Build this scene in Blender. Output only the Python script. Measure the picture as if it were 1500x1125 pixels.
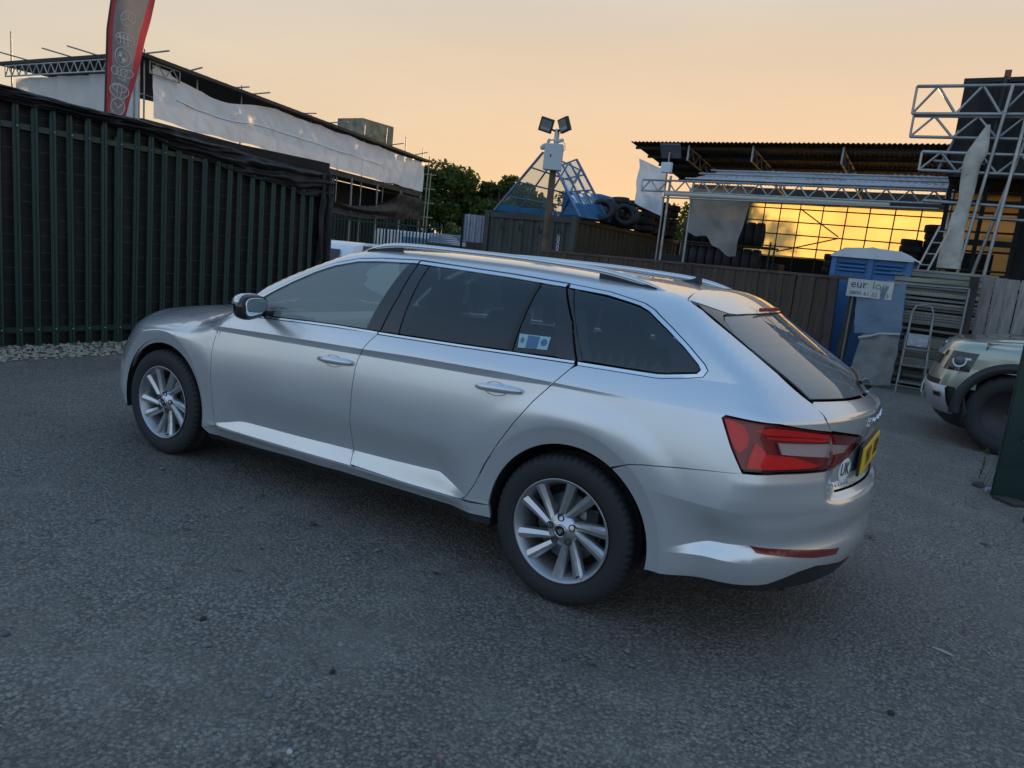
import bpy, bmesh, math, random
import numpy as np
from mathutils import Vector, Matrix
from mathutils.geometry import delaunay_2d_cdt
for o in list(bpy.data.objects): bpy.data.objects.remove(o)
scene = bpy.context.scene
COL = scene.collection
R = math.radians
# ------------------------------------------------------------------ camera
CAMP = (4.15465504, -3.51461199, 1.45599303); YAW, PITCH, ROLL, FPX = -.553415204, .175977078, .102627466, 1070.0
cam = bpy.data.cameras.new('camera'); camo = bpy.data.objects.new('camera', cam); COL.objects.link(camo)
_f = Vector((math.sin(YAW)*math.cos(PITCH), math.cos(YAW)*math.cos(PITCH), -math.sin(PITCH)))
_r = Vector((math.cos(YAW), -math.sin(YAW), 0)); _u = _r.cross(_f)
_r2 = math.cos(ROLL)*_r + math.sin(ROLL)*_u; _u2 = -math.sin(ROLL)*_r + math.cos(ROLL)*_u
camo.matrix_world = Matrix(((_r2.x, _u2.x, -_f.x, CAMP[0]), (_r2.y, _u2.y, -_f.y, CAMP[1]), (_r2.z, _u2.z, -_f.z, CAMP[2]), (0, 0, 0, 1)))
cam.sensor_fit = 'HORIZONTAL'; cam.sensor_width = 36.0; cam.lens = 36.0*FPX/1500.0
cam.clip_start = .05; cam.clip_end = 3000
scene.camera = camo
# ------------------------------------------------------------------ dusk sky and the low sun behind the far sheds
SUN_AZ, SUN_EL = R(-15.0), R(2.4)          # azimuth from +y towards +x
world = bpy.data.worlds.new('World'); scene.world = world; world.use_nodes = True
wn = world.node_tree; wn.nodes.clear()
sky = wn.nodes.new('ShaderNodeTexSky'); sky.sky_type = 'NISHITA'; sky.sun_disc = False
sky.sun_elevation = SUN_EL; sky.sun_rotation = SUN_AZ; sky.altitude = 50; sky.air_density = 1.0; sky.dust_density = 2.0; sky.ozone_density = 2.0
N_, L_ = wn.nodes.new, wn.links.new
def wmath(op, a, b=None, clamp=False):
    n = N_('ShaderNodeMath'); n.operation = op; n.use_clamp = clamp
    for i, v in enumerate((a, b)):
        if v is None: continue
        if isinstance(v, (int, float)): n.inputs[i].default_value = v
        else: L_(v, n.inputs[i])
    return n.outputs[0]
def wmix(f, a, b):
    n = N_('ShaderNodeMix'); n.data_type = 'RGBA'
    L_(f, n.inputs[0])
    for i, v in ((6, a), (7, b)):
        if isinstance(v, tuple): n.inputs[i].default_value = v + (1,)
        else: L_(v, n.inputs[i])
    return n.outputs[2]
# the photograph's tone curve holds the whole dusk sky in range: the sky's own brightness range is squeezed everywhere alike
gam = N_('ShaderNodeGamma'); L_(sky.outputs[0], gam.inputs[0]); gam.inputs[1].default_value = .27
scl = N_('ShaderNodeVectorMath'); scl.operation = 'MULTIPLY'; L_(gam.outputs[0], scl.inputs[0]); scl.inputs[1].default_value = (.30, .455, .66)
# warm evening haze low in the sky, stronger towards the sun
tc = N_('ShaderNodeTexCoord'); sep = N_('ShaderNodeSeparateXYZ'); L_(tc.outputs['Generated'], sep.inputs[0])
dx, dy, dz = sep.outputs
hl = wmath('SQRT', wmath('MAXIMUM', wmath('ADD', wmath('MULTIPLY', dx, dx), wmath('MULTIPLY', dy, dy)), 1e-5))
ca = wmath('DIVIDE', wmath('ADD', wmath('MULTIPLY', dx, math.sin(SUN_AZ + R(9))), wmath('MULTIPLY', dy, math.cos(SUN_AZ + R(9)))), hl)
near = wmath('MULTIPLY_ADD', ca, .5); 
near.node.inputs[2].default_value = .5                                  # 1 under the sun .. 0 behind
mr = N_('ShaderNodeMapRange'); mr.interpolation_type = 'SMOOTHSTEP'; L_(dz, mr.inputs[0]); mr.inputs[1].default_value = .85; mr.inputs[2].default_value = .15; mr.inputs[3].default_value = 0; mr.inputs[4].default_value = 1
low = mr.outputs[0]
mrb = N_('ShaderNodeMapRange'); mrb.interpolation_type = 'SMOOTHSTEP'; L_(near, mrb.inputs[0]); mrb.inputs[1].default_value = .12; mrb.inputs[2].default_value = .62; mrb.inputs[3].default_value = 0; mrb.inputs[4].default_value = 1
fore = mrb.outputs[0]                                                   # sunset half of the sky
sunw = wmath('POWER', near, 5.0)
hz_col = wmix(fore, (.72, .79, .86), wmix(sunw, (.64, .54, .375), (.92, .55, .265)))
hz_hi = wmix(fore, (.58, .67, .78), wmix(sunw, (.50, .485, .435), (.575, .50, .405)))
mr2 = N_('ShaderNodeMapRange'); L_(dz, mr2.inputs[0]); mr2.inputs[1].default_value = .34; mr2.inputs[2].default_value = .04; mr2.inputs[3].default_value = 0; mr2.inputs[4].default_value = 1
hz = wmix(mr2.outputs[0], hz_hi, hz_col)
fac = wmath('MULTIPLY', low, wmath('MULTIPLY_ADD', near, .65), True); fac.node.inputs[1].links[0].from_node.inputs[2].default_value = .45
skyc = wmix(fac, scl.outputs[0], hz)
cl = N_('ShaderNodeTexNoise'); cl.inputs['Scale'].default_value = 2.2; cl.inputs['Detail'].default_value = 4
mpv = N_('ShaderNodeMapping'); mpv.inputs['Scale'].default_value = (1, 1, 6); L_(tc.outputs['Generated'], mpv.inputs[0]); L_(mpv.outputs[0], cl.inputs[0])
mr3 = N_('ShaderNodeMapRange'); L_(cl.outputs[0], mr3.inputs[0]); mr3.inputs[1].default_value = .4; mr3.inputs[2].default_value = .7; mr3.inputs[3].default_value = .98; mr3.inputs[4].default_value = 1.04
fin = N_('ShaderNodeVectorMath'); fin.operation = 'SCALE'; L_(skyc, fin.inputs[0]); L_(mr3.outputs[0], fin.inputs['Scale'])
bg = N_('ShaderNodeBackground'); bg.inputs['Strength'].default_value = 1.0
wo = N_('ShaderNodeOutputWorld')
L_(fin.outputs[0], bg.inputs[0]); L_(bg.outputs[0], wo.inputs[0])
sun = bpy.data.lights.new('sun', 'SUN'); sun.energy = 5.0; sun.angle = R(.6); sun.color = (1.0, .60, .28)
suno = bpy.data.objects.new('sun', sun); COL.objects.link(suno)
_sd = Vector((math.sin(SUN_AZ)*math.cos(SUN_EL), math.cos(SUN_AZ)*math.cos(SUN_EL), math.sin(SUN_EL)))
suno.rotation_euler = _sd.to_track_quat('Z', 'Y').to_euler(); suno.location = (0, 60, 20)
vs = scene.view_settings; vs.view_transform = 'Standard'; vs.look = 'None'; vs.exposure = 0.3; vs.gamma = 1.0; vs.use_curve_mapping = False
# ------------------------------------------------------------------ helpers
random.seed(7); RNG = np.random.default_rng(7)
MATS = {}
def mat(name, col=(.5,.5,.5), rough=.6, metal=0., spec=.5, coat=0., coat_r=.03, noise=None, bump=None, trans=None, alpha=None):
    """principled material; noise=(scale, amount, [dark colour]) mottles the colour, bump=(scale, strength)"""
    if name in MATS: return MATS[name]
    m = bpy.data.materials.new(name); m.use_nodes = True; nt = m.node_tree; MATS[name] = m
    b = nt.nodes['Principled BSDF']
    b.inputs['Base Color'].default_value = (*col, 1); b.inputs['Roughness'].default_value = rough; b.inputs['Metallic'].default_value = metal
    b.inputs['Specular IOR Level'].default_value = spec; b.inputs['Coat Weight'].default_value = coat; b.inputs['Coat Roughness'].default_value = coat_r
    if noise or bump:
        tcn = nt.nodes.new('ShaderNodeTexCoord')
    if noise:
        tx = nt.nodes.new('ShaderNodeTexNoise'); tx.inputs['Scale'].default_value = noise[0]; tx.inputs['Detail'].default_value = 8; tx.inputs['Roughness'].default_value = .65
        mp = nt.nodes.new('ShaderNodeMapping'); mp.inputs['Scale'].default_value = noise[3] if len(noise) > 3 else (1, 1, 1)
        nt.links.new(tcn.outputs['Object'], mp.inputs[0]); nt.links.new(mp.outputs[0], tx.inputs[0])
        rp = nt.nodes.new('ShaderNodeMapRange'); rp.inputs[1].default_value = .3; rp.inputs[2].default_value = .7
        nt.links.new(tx.outputs[0], rp.inputs[0])
        mx = nt.nodes.new('ShaderNodeMix'); mx.data_type = 'RGBA'
        dk = noise[2] if len(noise) > 2 and noise[2] else tuple(c*(1-noise[1]) for c in col)
        mx.inputs[6].default_value = (*dk, 1); mx.inputs[7].default_value = (*[min(1, c*(1+noise[1]*.6)) for c in col], 1)
        nt.links.new(rp.outputs[0], mx.inputs[0])
        # small differences from one piece to the next
        oi = nt.nodes.new('ShaderNodeObjectInfo'); hs = nt.nodes.new('ShaderNodeHueSaturation')
        r2 = nt.nodes.new('ShaderNodeMapRange'); r2.inputs[3].default_value = .82; r2.inputs[4].default_value = 1.16
        nt.links.new(oi.outputs['Random'], r2.inputs[0]); nt.links.new(r2.outputs[0], hs.inputs['Value']); nt.links.new(mx.outputs[2], hs.inputs['Color'])
        nt.links.new(hs.outputs[0], b.inputs['Base Color'])
    if bump:
        tb = nt.nodes.new('ShaderNodeTexNoise'); tb.inputs['Scale'].default_value = bump[0]; tb.inputs['Detail'].default_value = 6
        nt.links.new(tcn.outputs['Object'], tb.inputs[0])
        bp = nt.nodes.new('ShaderNodeBump'); bp.inputs['Strength'].default_value = bump[1]; bp.inputs['Distance'].default_value = bump[2] if len(bump) > 2 else .01
        nt.links.new(tb.outputs[0], bp.inputs['Height']); nt.links.new(bp.outputs[0], b.inputs['Normal'])
    return m
def glass(name, tint, refl=1.0, rough=.0, ior=1.5, haze=None):
    m = bpy.data.materials.new(name); m.use_nodes = True; nt = m.node_tree; nt.nodes.clear(); MATS[name] = m
    tr = nt.nodes.new('ShaderNodeBsdfTransparent'); tr.inputs[0].default_value = (*tint, 1)
    gl = nt.nodes.new('ShaderNodeBsdfGlossy'); gl.inputs['Roughness'].default_value = rough; gl.inputs[0].default_value = (refl, refl, refl, 1)
    fr = nt.nodes.new('ShaderNodeFresnel'); fr.inputs[0].default_value = ior
    mx = nt.nodes.new('ShaderNodeMixShader'); out = nt.nodes.new('ShaderNodeOutputMaterial')
    src = tr.outputs[0]
    if haze:
        df = nt.nodes.new('ShaderNodeBsdfDiffuse'); df.inputs[0].default_value = (*haze[:3], 1)
        m2 = nt.nodes.new('ShaderNodeMixShader'); m2.inputs[0].default_value = haze[3]
        nt.links.new(tr.outputs[0], m2.inputs[1]); nt.links.new(df.outputs[0], m2.inputs[2]); src = m2.outputs[0]
    nt.links.new(fr.outputs[0], mx.inputs[0]); nt.links.new(src, mx.inputs[1]); nt.links.new(gl.outputs[0], mx.inputs[2]); nt.links.new(mx.outputs[0], out.inputs[0])
    return m
def sheeting(name, col, transl=.5, see=.1, rough=.5, scale=1.5, folds=.5, low=.8):
    """plastic or woven sheet: light passes through it diffusely"""
    m = bpy.data.materials.new(name); m.use_nodes = True; nt = m.node_tree; nt.nodes.clear(); MATS[name] = m
    N, L = nt.nodes.new, nt.links.new
    tcn = N('ShaderNodeTexCoord'); tx = N('ShaderNodeTexNoise'); tx.inputs['Scale'].default_value = scale; tx.inputs['Detail'].default_value = 6
    L(tcn.outputs['Object'], tx.inputs[0])
    mx = N('ShaderNodeMix'); mx.data_type = 'RGBA'; L(tx.outputs[0], mx.inputs[0]); mx.inputs[6].default_value = (*[c*low for c in col], 1); mx.inputs[7].default_value = (*[min(1, c*1.1) for c in col], 1)
    if low < .6:
        cr = N('ShaderNodeMapRange'); cr.inputs[1].default_value = .36; cr.inputs[2].default_value = .60; L(tx.outputs[0], cr.inputs[0]); L(cr.outputs[0], mx.inputs[0])
    df = N('ShaderNodeBsdfPrincipled'); df.inputs['Roughness'].default_value = rough; L(mx.outputs[2], df.inputs['Base Color'])
    tl = N('ShaderNodeBsdfTranslucent'); L(mx.outputs[2], tl.inputs[0])
    m1 = N('ShaderNodeMixShader'); m1.inputs[0].default_value = transl; L(df.outputs[0], m1.inputs[1]); L(tl.outputs[0], m1.inputs[2])
    tr = N('ShaderNodeBsdfTransparent'); m2 = N('ShaderNodeMixShader'); m2.inputs[0].default_value = see; L(m1.outputs[0], m2.inputs[1]); L(tr.outputs[0], m2.inputs[2])
    bp = N('ShaderNodeBump'); bp.inputs['Strength'].default_value = folds; bp.inputs['Distance'].default_value = .03; L(tx.outputs[0], bp.inputs['Height']); L(bp.outputs[0], df.inputs['Normal']); L(bp.outputs[0], tl.inputs['Normal'])
    out = N('ShaderNodeOutputMaterial'); L(m2.outputs[0], out.inputs[0])
    return m
class MB:
    """collects boxes, tubes and lathes and links them as one mesh object"""
    def __init__(s): s.v = []; s.f = []; s.sm = []; s.mi = []; s.cm = 0
    def add(s, vs, fs, smooth=False):
        n = len(s.v); s.v += [tuple(v) for v in vs]; s.f += [tuple(i+n for i in f) for f in fs]; s.sm += [smooth]*len(fs); s.mi += [s.cm]*len(fs); return s
    def box(s, c, d, rot=None, taper=1.0):
        x, y, z = (k/2 for k in d); vs = []
        for sz in (-1, 1):
            t = taper if sz > 0 else 1.0
            for sx, sy in ((-1,-1),(1,-1),(1,1),(-1,1)): vs.append(Vector((sx*x*t, sy*y*t, sz*z)))
        if rot is not None: vs = [rot @ v for v in vs]
        c = Vector(c); return s.add([v + c for v in vs], [(3,2,1,0),(4,5,6,7),(0,1,5,4),(1,2,6,5),(2,3,7,6),(3,0,4,7)])
    def bbox(s, p, q): return s.box([(a+b)/2 for a, b in zip(p, q)], [abs(b-a) for a, b in zip(p, q)])
    def hexa(s, vs): return s.add(vs, [(3,2,1,0),(4,5,6,7),(0,1,5,4),(1,2,6,5),(2,3,7,6),(3,0,4,7)])
    def tube(s, pts, r, n=8, closed=False, cap=True):
        pts = [Vector(p) for p in pts]; k = len(pts); rs = r if isinstance(r, (list, tuple)) else [r]*k
        up = None; vs = []
        for i, p in enumerate(pts):
            if closed: t = pts[(i+1) % k] - pts[i-1]
            else: t = pts[min(i+1, k-1)] - pts[max(i-1, 0)]
            t = t.normalized() if t.length > 1e-9 else Vector((0, 0, 1))
            if up is None: up = t.orthogonal().normalized()
            u = (up - t*up.dot(t)); u = u.normalized() if u.length > 1e-6 else t.orthogonal().normalized(); up = u; w = t.cross(u)
            for j in range(n):
                a = 2*math.pi*j/n; vs.append(p + (u*math.cos(a) + w*math.sin(a))*rs[i])
        fs = []
        for i in range(k if closed else k-1):
            for j in range(n):
                a, b = i*n + j, i*n + (j+1) % n; c, d = ((i+1) % k)*n + (j+1) % n, ((i+1) % k)*n + j
                fs.append((a, b, c, d))
        s.add(vs, fs, True)
        if cap and not closed: s.add(vs[:n], [tuple(range(n-1, -1, -1))]); s.add(vs[-n:], [tuple(range(n))])
        return s
    def bar(s, a, b, r, n=8): return s.tube([a, b], r, n)
    def lathe(s, prof, n=32, M=None, smooth=True, cap=False):
        """profile of (radius, height) about z"""
        vs = []
        for r, h in prof:
            for j in range(n):
                a = 2*math.pi*j/n; v = Vector((r*math.cos(a), r*math.sin(a), h)); vs.append(M @ v if M is not None else v)
        fs = [(i*n+j, i*n+(j+1) % n, (i+1)*n+(j+1) % n, (i+1)*n+j) for i in range(len(prof)-1) for j in range(n)]
        s.add(vs, fs, smooth)
        if cap: s.add(vs[:n], [tuple(range(n-1, -1, -1))]); s.add(vs[-n:], [tuple(range(n))])
        return s
    def prism(s, poly, h, M=None):
        """polygon (list of 2-D points) extruded from 0 to h along local z"""
        n = len(poly); vs = [Vector((x, y, 0)) for x, y in poly] + [Vector((x, y, h)) for x, y in poly]
        if M is not None: vs = [M @ v for v in vs]
        return s.add(vs, [tuple(range(n-1, -1, -1)), tuple(range(n, 2*n))] + [(i, (i+1) % n, n+(i+1) % n, n+i) for i in range(n)])
    def mesh(s, name):
        me = bpy.data.meshes.new(name); me.from_pydata(s.v, [], s.f); me.update()
        me.polygons.foreach_set('use_smooth', s.sm)
        if any(s.mi): me.polygons.foreach_set('material_index', s.mi)
        return me
    def build(s, name, m, parent=None, loc=None, bevel=0):
        o = bpy.data.objects.new(name, s.mesh(name)); COL.objects.link(o)
        for k in (m if isinstance(m, (list, tuple)) else [m]): o.data.materials.append(k)
        if parent is not None: o.parent = parent
        if loc is not None: o.location = loc
        if bevel:
            bv = o.modifiers.new('bevel', 'BEVEL'); bv.width = bevel; bv.segments = 2; bv.limit_method = 'ANGLE'; bv.angle_limit = R(40)
        return o
def tag(o, label=None, cat=None, group=None, kind=None):
    if label: o['label'] = label
    if cat: o['category'] = cat
    if group: o['group'] = group
    if kind: o['kind'] = kind
    return o
def empty(name, loc=(0, 0, 0), rz=0, label=None, cat=None, group=None):
    o = bpy.data.objects.new(name, None); COL.objects.link(o); o.location = loc; o.rotation_euler = (0, 0, rz); o.empty_display_size = .2
    return tag(o, label, cat, group)
def dup(o, parent=None):
    c = o.copy(); COL.objects.link(c); c.parent = parent
    for ch in o.children: dup(ch, c)
    return c
def text(s, name, size, m, parent, M, depth=.002, align='CENTER', font_scale=(1, 1)):
    cu = bpy.data.curves.new(name, 'FONT'); cu.body = s; cu.size = size; cu.align_x = align; cu.align_y = 'CENTER'; cu.extrude = depth/2; cu.resolution_u = 2
    ob = bpy.data.objects.new(name, cu); COL.objects.link(ob)
    dg = bpy.context.evaluated_depsgraph_get(); me = bpy.data.meshes.new_from_object(ob.evaluated_get(dg)); me.name = name
    bpy.data.objects.remove(ob); bpy.data.curves.remove(cu)
    me.materials.clear(); me.materials.append(m)
    me.transform(Matrix.Diagonal((font_scale[0], font_scale[1], 1, 1)))
    o = bpy.data.objects.new(name, me); COL.objects.link(o); o.parent = parent; o.matrix_local = M
    return o
def frame(o, x, y):
    """matrix at o whose local x, y axes point along x and y"""
    x = Vector(x).normalized(); z = x.cross(Vector(y)).normalized(); y = z.cross(x)
    return Matrix(((x.x, y.x, z.x, o[0]), (x.y, y.y, z.y, o[1]), (x.z, y.z, z.z, o[2]), (0, 0, 0, 1)))

# ---- estate car body: one closed implicit surface, x rearward, y across, z up ----
def pch(xs, ys):
    xs = np.array(xs, float); ys = np.array(ys, float)
    h = np.diff(xs); d = np.diff(ys) / h
    m = np.zeros(len(xs)); m[0] = d[0]; m[-1] = d[-1]
    for i in range(1, len(xs) - 1):
        if d[i-1] * d[i] > 0:
            w1 = 2*h[i] + h[i-1]; w2 = h[i] + 2*h[i-1]
            m[i] = (w1 + w2) / (w1/d[i-1] + w2/d[i])
    def f(x):
        x = np.clip(np.asarray(x, float), xs[0], xs[-1])
        i = np.clip(np.searchsorted(xs, x) - 1, 0, len(xs) - 2)
        t = (x - xs[i]) / h[i]
        return ((1+2*t)*(1-t)**2*ys[i] + t*(1-t)**2*h[i]*m[i] + t*t*(3-2*t)*ys[i+1] + t*t*(t-1)*h[i]*m[i+1])
    return f
def lin(xs, ys):
    return lambda x: np.interp(x, xs, ys)
def sst(a, b, x):
    t = np.clip((x - a) / (b - a), 0, 1); return t*t*(3-2*t)
RA = 2.841          # rear axle
# longitudinal guide curves of the side profile (z of the node, half width of the node)
XS = [-.95, -.3, .5, 1.5, 2.4, 3.1, 3.5, 3.9]
Zn = [lin(XS, [.17,.17,.17,.18,.18,.19,.20,.21]),
      lin(XS, [.27,.27,.262,.285,.305,.28,.28,.30]),
      lin([-.95,-.3,.5,1.06,1.6,2.4,3.1,3.3,3.47,3.63,3.9], [.34,.33,.306,.316,.331,.346,.385,.398,.416,.418,.40]),
      lin([-.95,-.3,.5,.57,.66,.756,.814,.957,1.22,1.65,1.93,2.2,2.266,2.364,2.41,3.1,3.3,3.456,3.6,3.9],
          [.40,.38,.325,.325,.344,.369,.377,.383,.391,.41,.421,.436,.41,.372,.366,.40,.412,.472,.488,.482]),
      lin([-.95,-.3,.5,1.5,2.4,3.1,3.3,3.6,3.9], [.60,.62,.60,.605,.61,.63,.62,.615,.60]),
      lin([-.95,-.3,.5,1.09,1.68,2.48,2.74,3.1,3.5,3.9], [.69,.762,.855,.875,.896,.922,.938,.94,.945,.945]),
      lin([-.95,-.3,.0,.3,.56,1.08,1.67,1.97,2.47,2.8,3.1,3.5,3.9], [.71,.785,.84,.868,.884,.907,.927,.940,.953,.953,.954,.958,.958]),
      lin([-.95,-.3,.5,.92,1.46,1.73,2.2,2.8,3.2,3.5,3.9], [.78,.86,.962,.983,1.006,1.013,1.026,1.046,1.056,1.07,1.08]),
      lin([-.95, 3.9], [1.42, 1.42])]
Yn = [lin(XS, [.76,.78,.80,.80,.80,.78,.74,.72]),
      lin(XS, [.85,.87,.895,.900,.900,.880,.85,.83]),
      lin(XS, [.905,.90,.922,.927,.925,.899,.888,.875]),
      lin([-.95,-.3,.5,.57,.70,.80,2.2,2.30,2.37,3.1,3.3,3.45,3.9], [.898,.898,.921,.920,.908,.903,.903,.912,.920,.899,.896,.868,.85]),
      lin(XS, [.905,.918,.934,.935,.936,.935,.922,.89]),
      lin(XS, [.86,.890,.906,.909,.908,.897,.876,.85]),
      lin(XS, [.84,.882,.911,.916,.914,.894,.872,.846]),
      lin(XS, [.80,.855,.884,.876,.868,.845,.810,.78]),
      lin(XS, [.52,.55,.58,.606,.606,.60,.585,.57])]
# slopes dy/dz at the start and the end of each of the 8 spans (creases where they differ)
ML = np.array([2.2, .55, -.30, .06, 0., .04, -.38, -.30])
MR = np.array([.55, .10, -.28, 0., -.15, .26, -.62, -1.05])
def side(x, z):
    x, z = np.broadcast_arrays(np.asarray(x, float), np.asarray(z, float))
    Z = np.stack([f(x) for f in Zn]); Y = np.stack([f(x) for f in Yn])
    zc = np.clip(z, Z[0] - .05, Z[-1] + .2)
    out = np.full(x.shape, np.nan)
    fu = 1 - sst(2.6, 3.4, x)                    # the undercut below the shoulder line dies out at the tail
    rb = sst(3.0, 3.35, x)                       # the bumper has its own crease at mid height
    for k in range(8):
        lo = Z[k] if k else Z[k] - 9; hi = Z[k+1] if k < 7 else Z[k+1] + 9
        m = (zc >= lo) & (zc <= hi) & np.isnan(out) if k else (zc <= hi) & np.isnan(out)
        h = Z[k+1] - Z[k]; t = (zc - Z[k]) / h
        tt = np.clip(t, 0, 1)
        ml = ML[k] * np.ones_like(x); mr = MR[k] * np.ones_like(x)
        if k == 3: mr = mr + .22 * rb
        if k == 4: ml = ml - .06 * rb; mr = mr * fu - .19 * (1 - fu)
        if k == 5: ml = ml * fu - .19 * (1 - fu); mr = mr * fu - .22 * (1 - fu)
        v = ((1+2*tt)*(1-tt)**2*Y[k] + tt*(1-tt)**2*h*ml + tt*tt*(3-2*tt)*Y[k+1] + tt*tt*(tt-1)*h*mr)
        v = v + np.where(t < 0, t*h*ml, 0) + np.where(t > 1, (t-1)*h*mr, 0)
        out = np.where(m, v, out)
    # wheel arch flares: the skin swells to a ring crease, the lip band inside it is upright
    for ax in (0., RA):
        r = np.hypot(x - ax - .012, z - .345)
        base = np.where(ax == 0, .918, .931)
        sw = sst(.60, .435, r) * sst(.98, .80, z) * sst(.10, .22, z + .0 * x)
        out = out + sw * .85 * np.maximum(base - out, -.012)
        band = sst(.443, .435, r) * sst(.15, .25, z)
        out = out - band * (.003 + .22 * np.clip(.443 - r, 0, .09))
    # plan taper of the nose
    out = out - .10 * np.clip((-.05 - x) / .85, 0, 1.2) ** 2
    return out
hood_roof = pch([-.98,-.90,-.82,-.66,-.3,.05,.28,.37,.70,1.00,1.22,1.45,1.8,2.2,2.6,2.95,3.2,3.42,3.62],
                [.52,.64,.75,.838,.902,.944,.970,1.003,1.190,1.325,1.398,1.428,1.440,1.440,1.428,1.405,1.378,1.345,1.305])
def top(x, y):
    wrap = sst(-.3, .5, x) * sst(1.7, 1.0, x)
    xe = x - .22 * y*y * wrap
    z = hood_roof(xe)
    kk = lin([-.98,-.3,.3,.8,1.5,3.4], [.16,.16,.14,.05,.075,.09])(x)
    hm = .8*sst(.50, .25, x); yy = y*y
    return z - kk * (yy*(1-hm) + yy*yy/.78*hm)
_rz = np.array([.15,.22,.30,.40,.42,.485,.56,.60,.635,.66,.70,.80,.865,.90,.95,.975,1.0,1.03,1.18,1.33,1.45])
_rx = np.array([3.76,3.83,3.875,3.904,3.905,3.890,3.907,3.911,3.898,3.866,3.848,3.848,3.858,3.864,3.868,3.850,3.812,3.780,3.540,3.292,3.09])
rear_c = pch(_rz, _rx)                       # between the lamps: a shelf above the bumper
corner_c = pch([.15,.22,.30,.40,.42,.485,.56,.62,.70,.80,.90,.95,.975,1.0,1.03,1.18,1.33,1.45], [3.76,3.83,3.875,3.904,3.905,3.890,3.904,3.908,3.893,3.876,3.866,3.866,3.848,3.812,3.780,3.540,3.292,3.09])
def rear(y, z):
    ya = np.abs(y)
    bulge = lin([.2,.45,.6,.72,1.0,1.4],[.34,.34,.34,.30,.30,.22])(z)
    w = sst(.60, .44, ya)
    return rear_c(z)*w + corner_c(z)*(1-w) - bulge * ya**2 - .10 * ya**5
front_c = pch([.15,.25,.40,.55,.65,.75,.85,1.5], [-.72,-.86,-.915,-.915,-.895,-.855,-.79,-.2])
def front(y, z):
    return front_c(z) + (.345 + .17 * sst(.35, .75, z)) * y*y + .12 * np.abs(y)**5
def smax(a, b, k):
    h = np.maximum(k - np.abs(a - b), 0) / k
    return np.maximum(a, b) + h*h*k*.25
def body(p):
    x, y, z = p[..., 0], p[..., 1], p[..., 2]
    ya = np.abs(y); yc = np.minimum(ya, 1.0)
    gs = (ya - side(x, z))
    gt = (z - top(x, yc)) * .85
    gr = (x - rear(yc, z)) * .9
    gf = (front(yc, z) - x) * .9
    kt = lin([-.9,-.2,.5,1.2,3.0,3.5], [.05,.03,.05,.07,.10,.09])(x)
    kr = lin([.2,.6,.66,.95,1.1,1.4], [.10,.07,.06,.07,.05,.05])(z)
    g = smax(gs, gt, kt)
    g = smax(g, gr, kr)
    g = smax(g, gf, .14)
    return np.maximum(g, .16 - z)
def solve(o, d, t0, t1, off=0.0, it=30):
    """first outward crossing of body = off along o + t d, t0 inside, t1 outside"""
    o = np.asarray(o, float); d = np.asarray(d, float)
    a = np.full(o.shape[:-1], float(t0)); b = np.full(o.shape[:-1], float(t1))
    for _ in range(it):
        m = (a + b) / 2
        out = body(o + m[..., None]*d) > off
        b = np.where(out, m, b); a = np.where(out, a, m)
    return o + ((a + b)/2)[..., None]*d
def normal(p, e=.0015):
    n = np.stack([body(p + e*v) - body(p - e*v) for v in np.eye(3)], -1)
    return n / np.maximum(np.linalg.norm(n, axis=-1, keepdims=True), 1e-9)
# charts: 2-D coordinates -> point on the skin (near side: y < 0)
def ch_side(q, off=0.):
    q = np.asarray(q, float); o = np.stack([q[:,0], 0*q[:,0], q[:,1]], -1)
    return solve(o, np.broadcast_to([0,-1.,0], o.shape), 0, 1.3, off)
def ch_top(q, off=0.):
    q = np.asarray(q, float); o = np.stack([q[:,0], q[:,1], 0*q[:,0] + .45], -1)
    return solve(o, np.broadcast_to([0,0,1.], o.shape), 0, 1.4, off)
def ch_rear(q, off=0.):
    q = np.asarray(q, float); o = np.stack([0*q[:,0] + 2.6, q[:,0], q[:,1]], -1)
    return solve(o, np.broadcast_to([1.,0,0], o.shape), 0, 1.9, off)
def ch_front(q, off=0.):
    q = np.asarray(q, float); o = np.stack([0*q[:,0] + .2, q[:,0], q[:,1]], -1)
    return solve(o, np.broadcast_to([-1.,0,0], o.shape), 0, 1.9, off)
CX = 3.0; CS = .85
def ch_corner(q, off=0.):      # q = (arc length about a vertical axis: 0 straight back, >0 near side, z)
    q = np.asarray(q, float); a = q[:,0]/CS; o = np.stack([0*a + CX, 0*a, q[:,1]], -1)
    return solve(o, np.stack([np.cos(a), -np.sin(a), 0*a], -1), 0, 1.8, off)
def ch_nose(q, off=0.):
    q = np.asarray(q, float); a = q[:,0]/CS; o = np.stack([0*a + .0, 0*a, q[:,1]], -1)
    return solve(o, np.stack([-np.cos(a), -np.sin(a), 0*a], -1), 0, 1.8, off)
def to_corner(p): return (math.atan2(-p[1], p[0] - CX)*CS, p[2])
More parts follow.
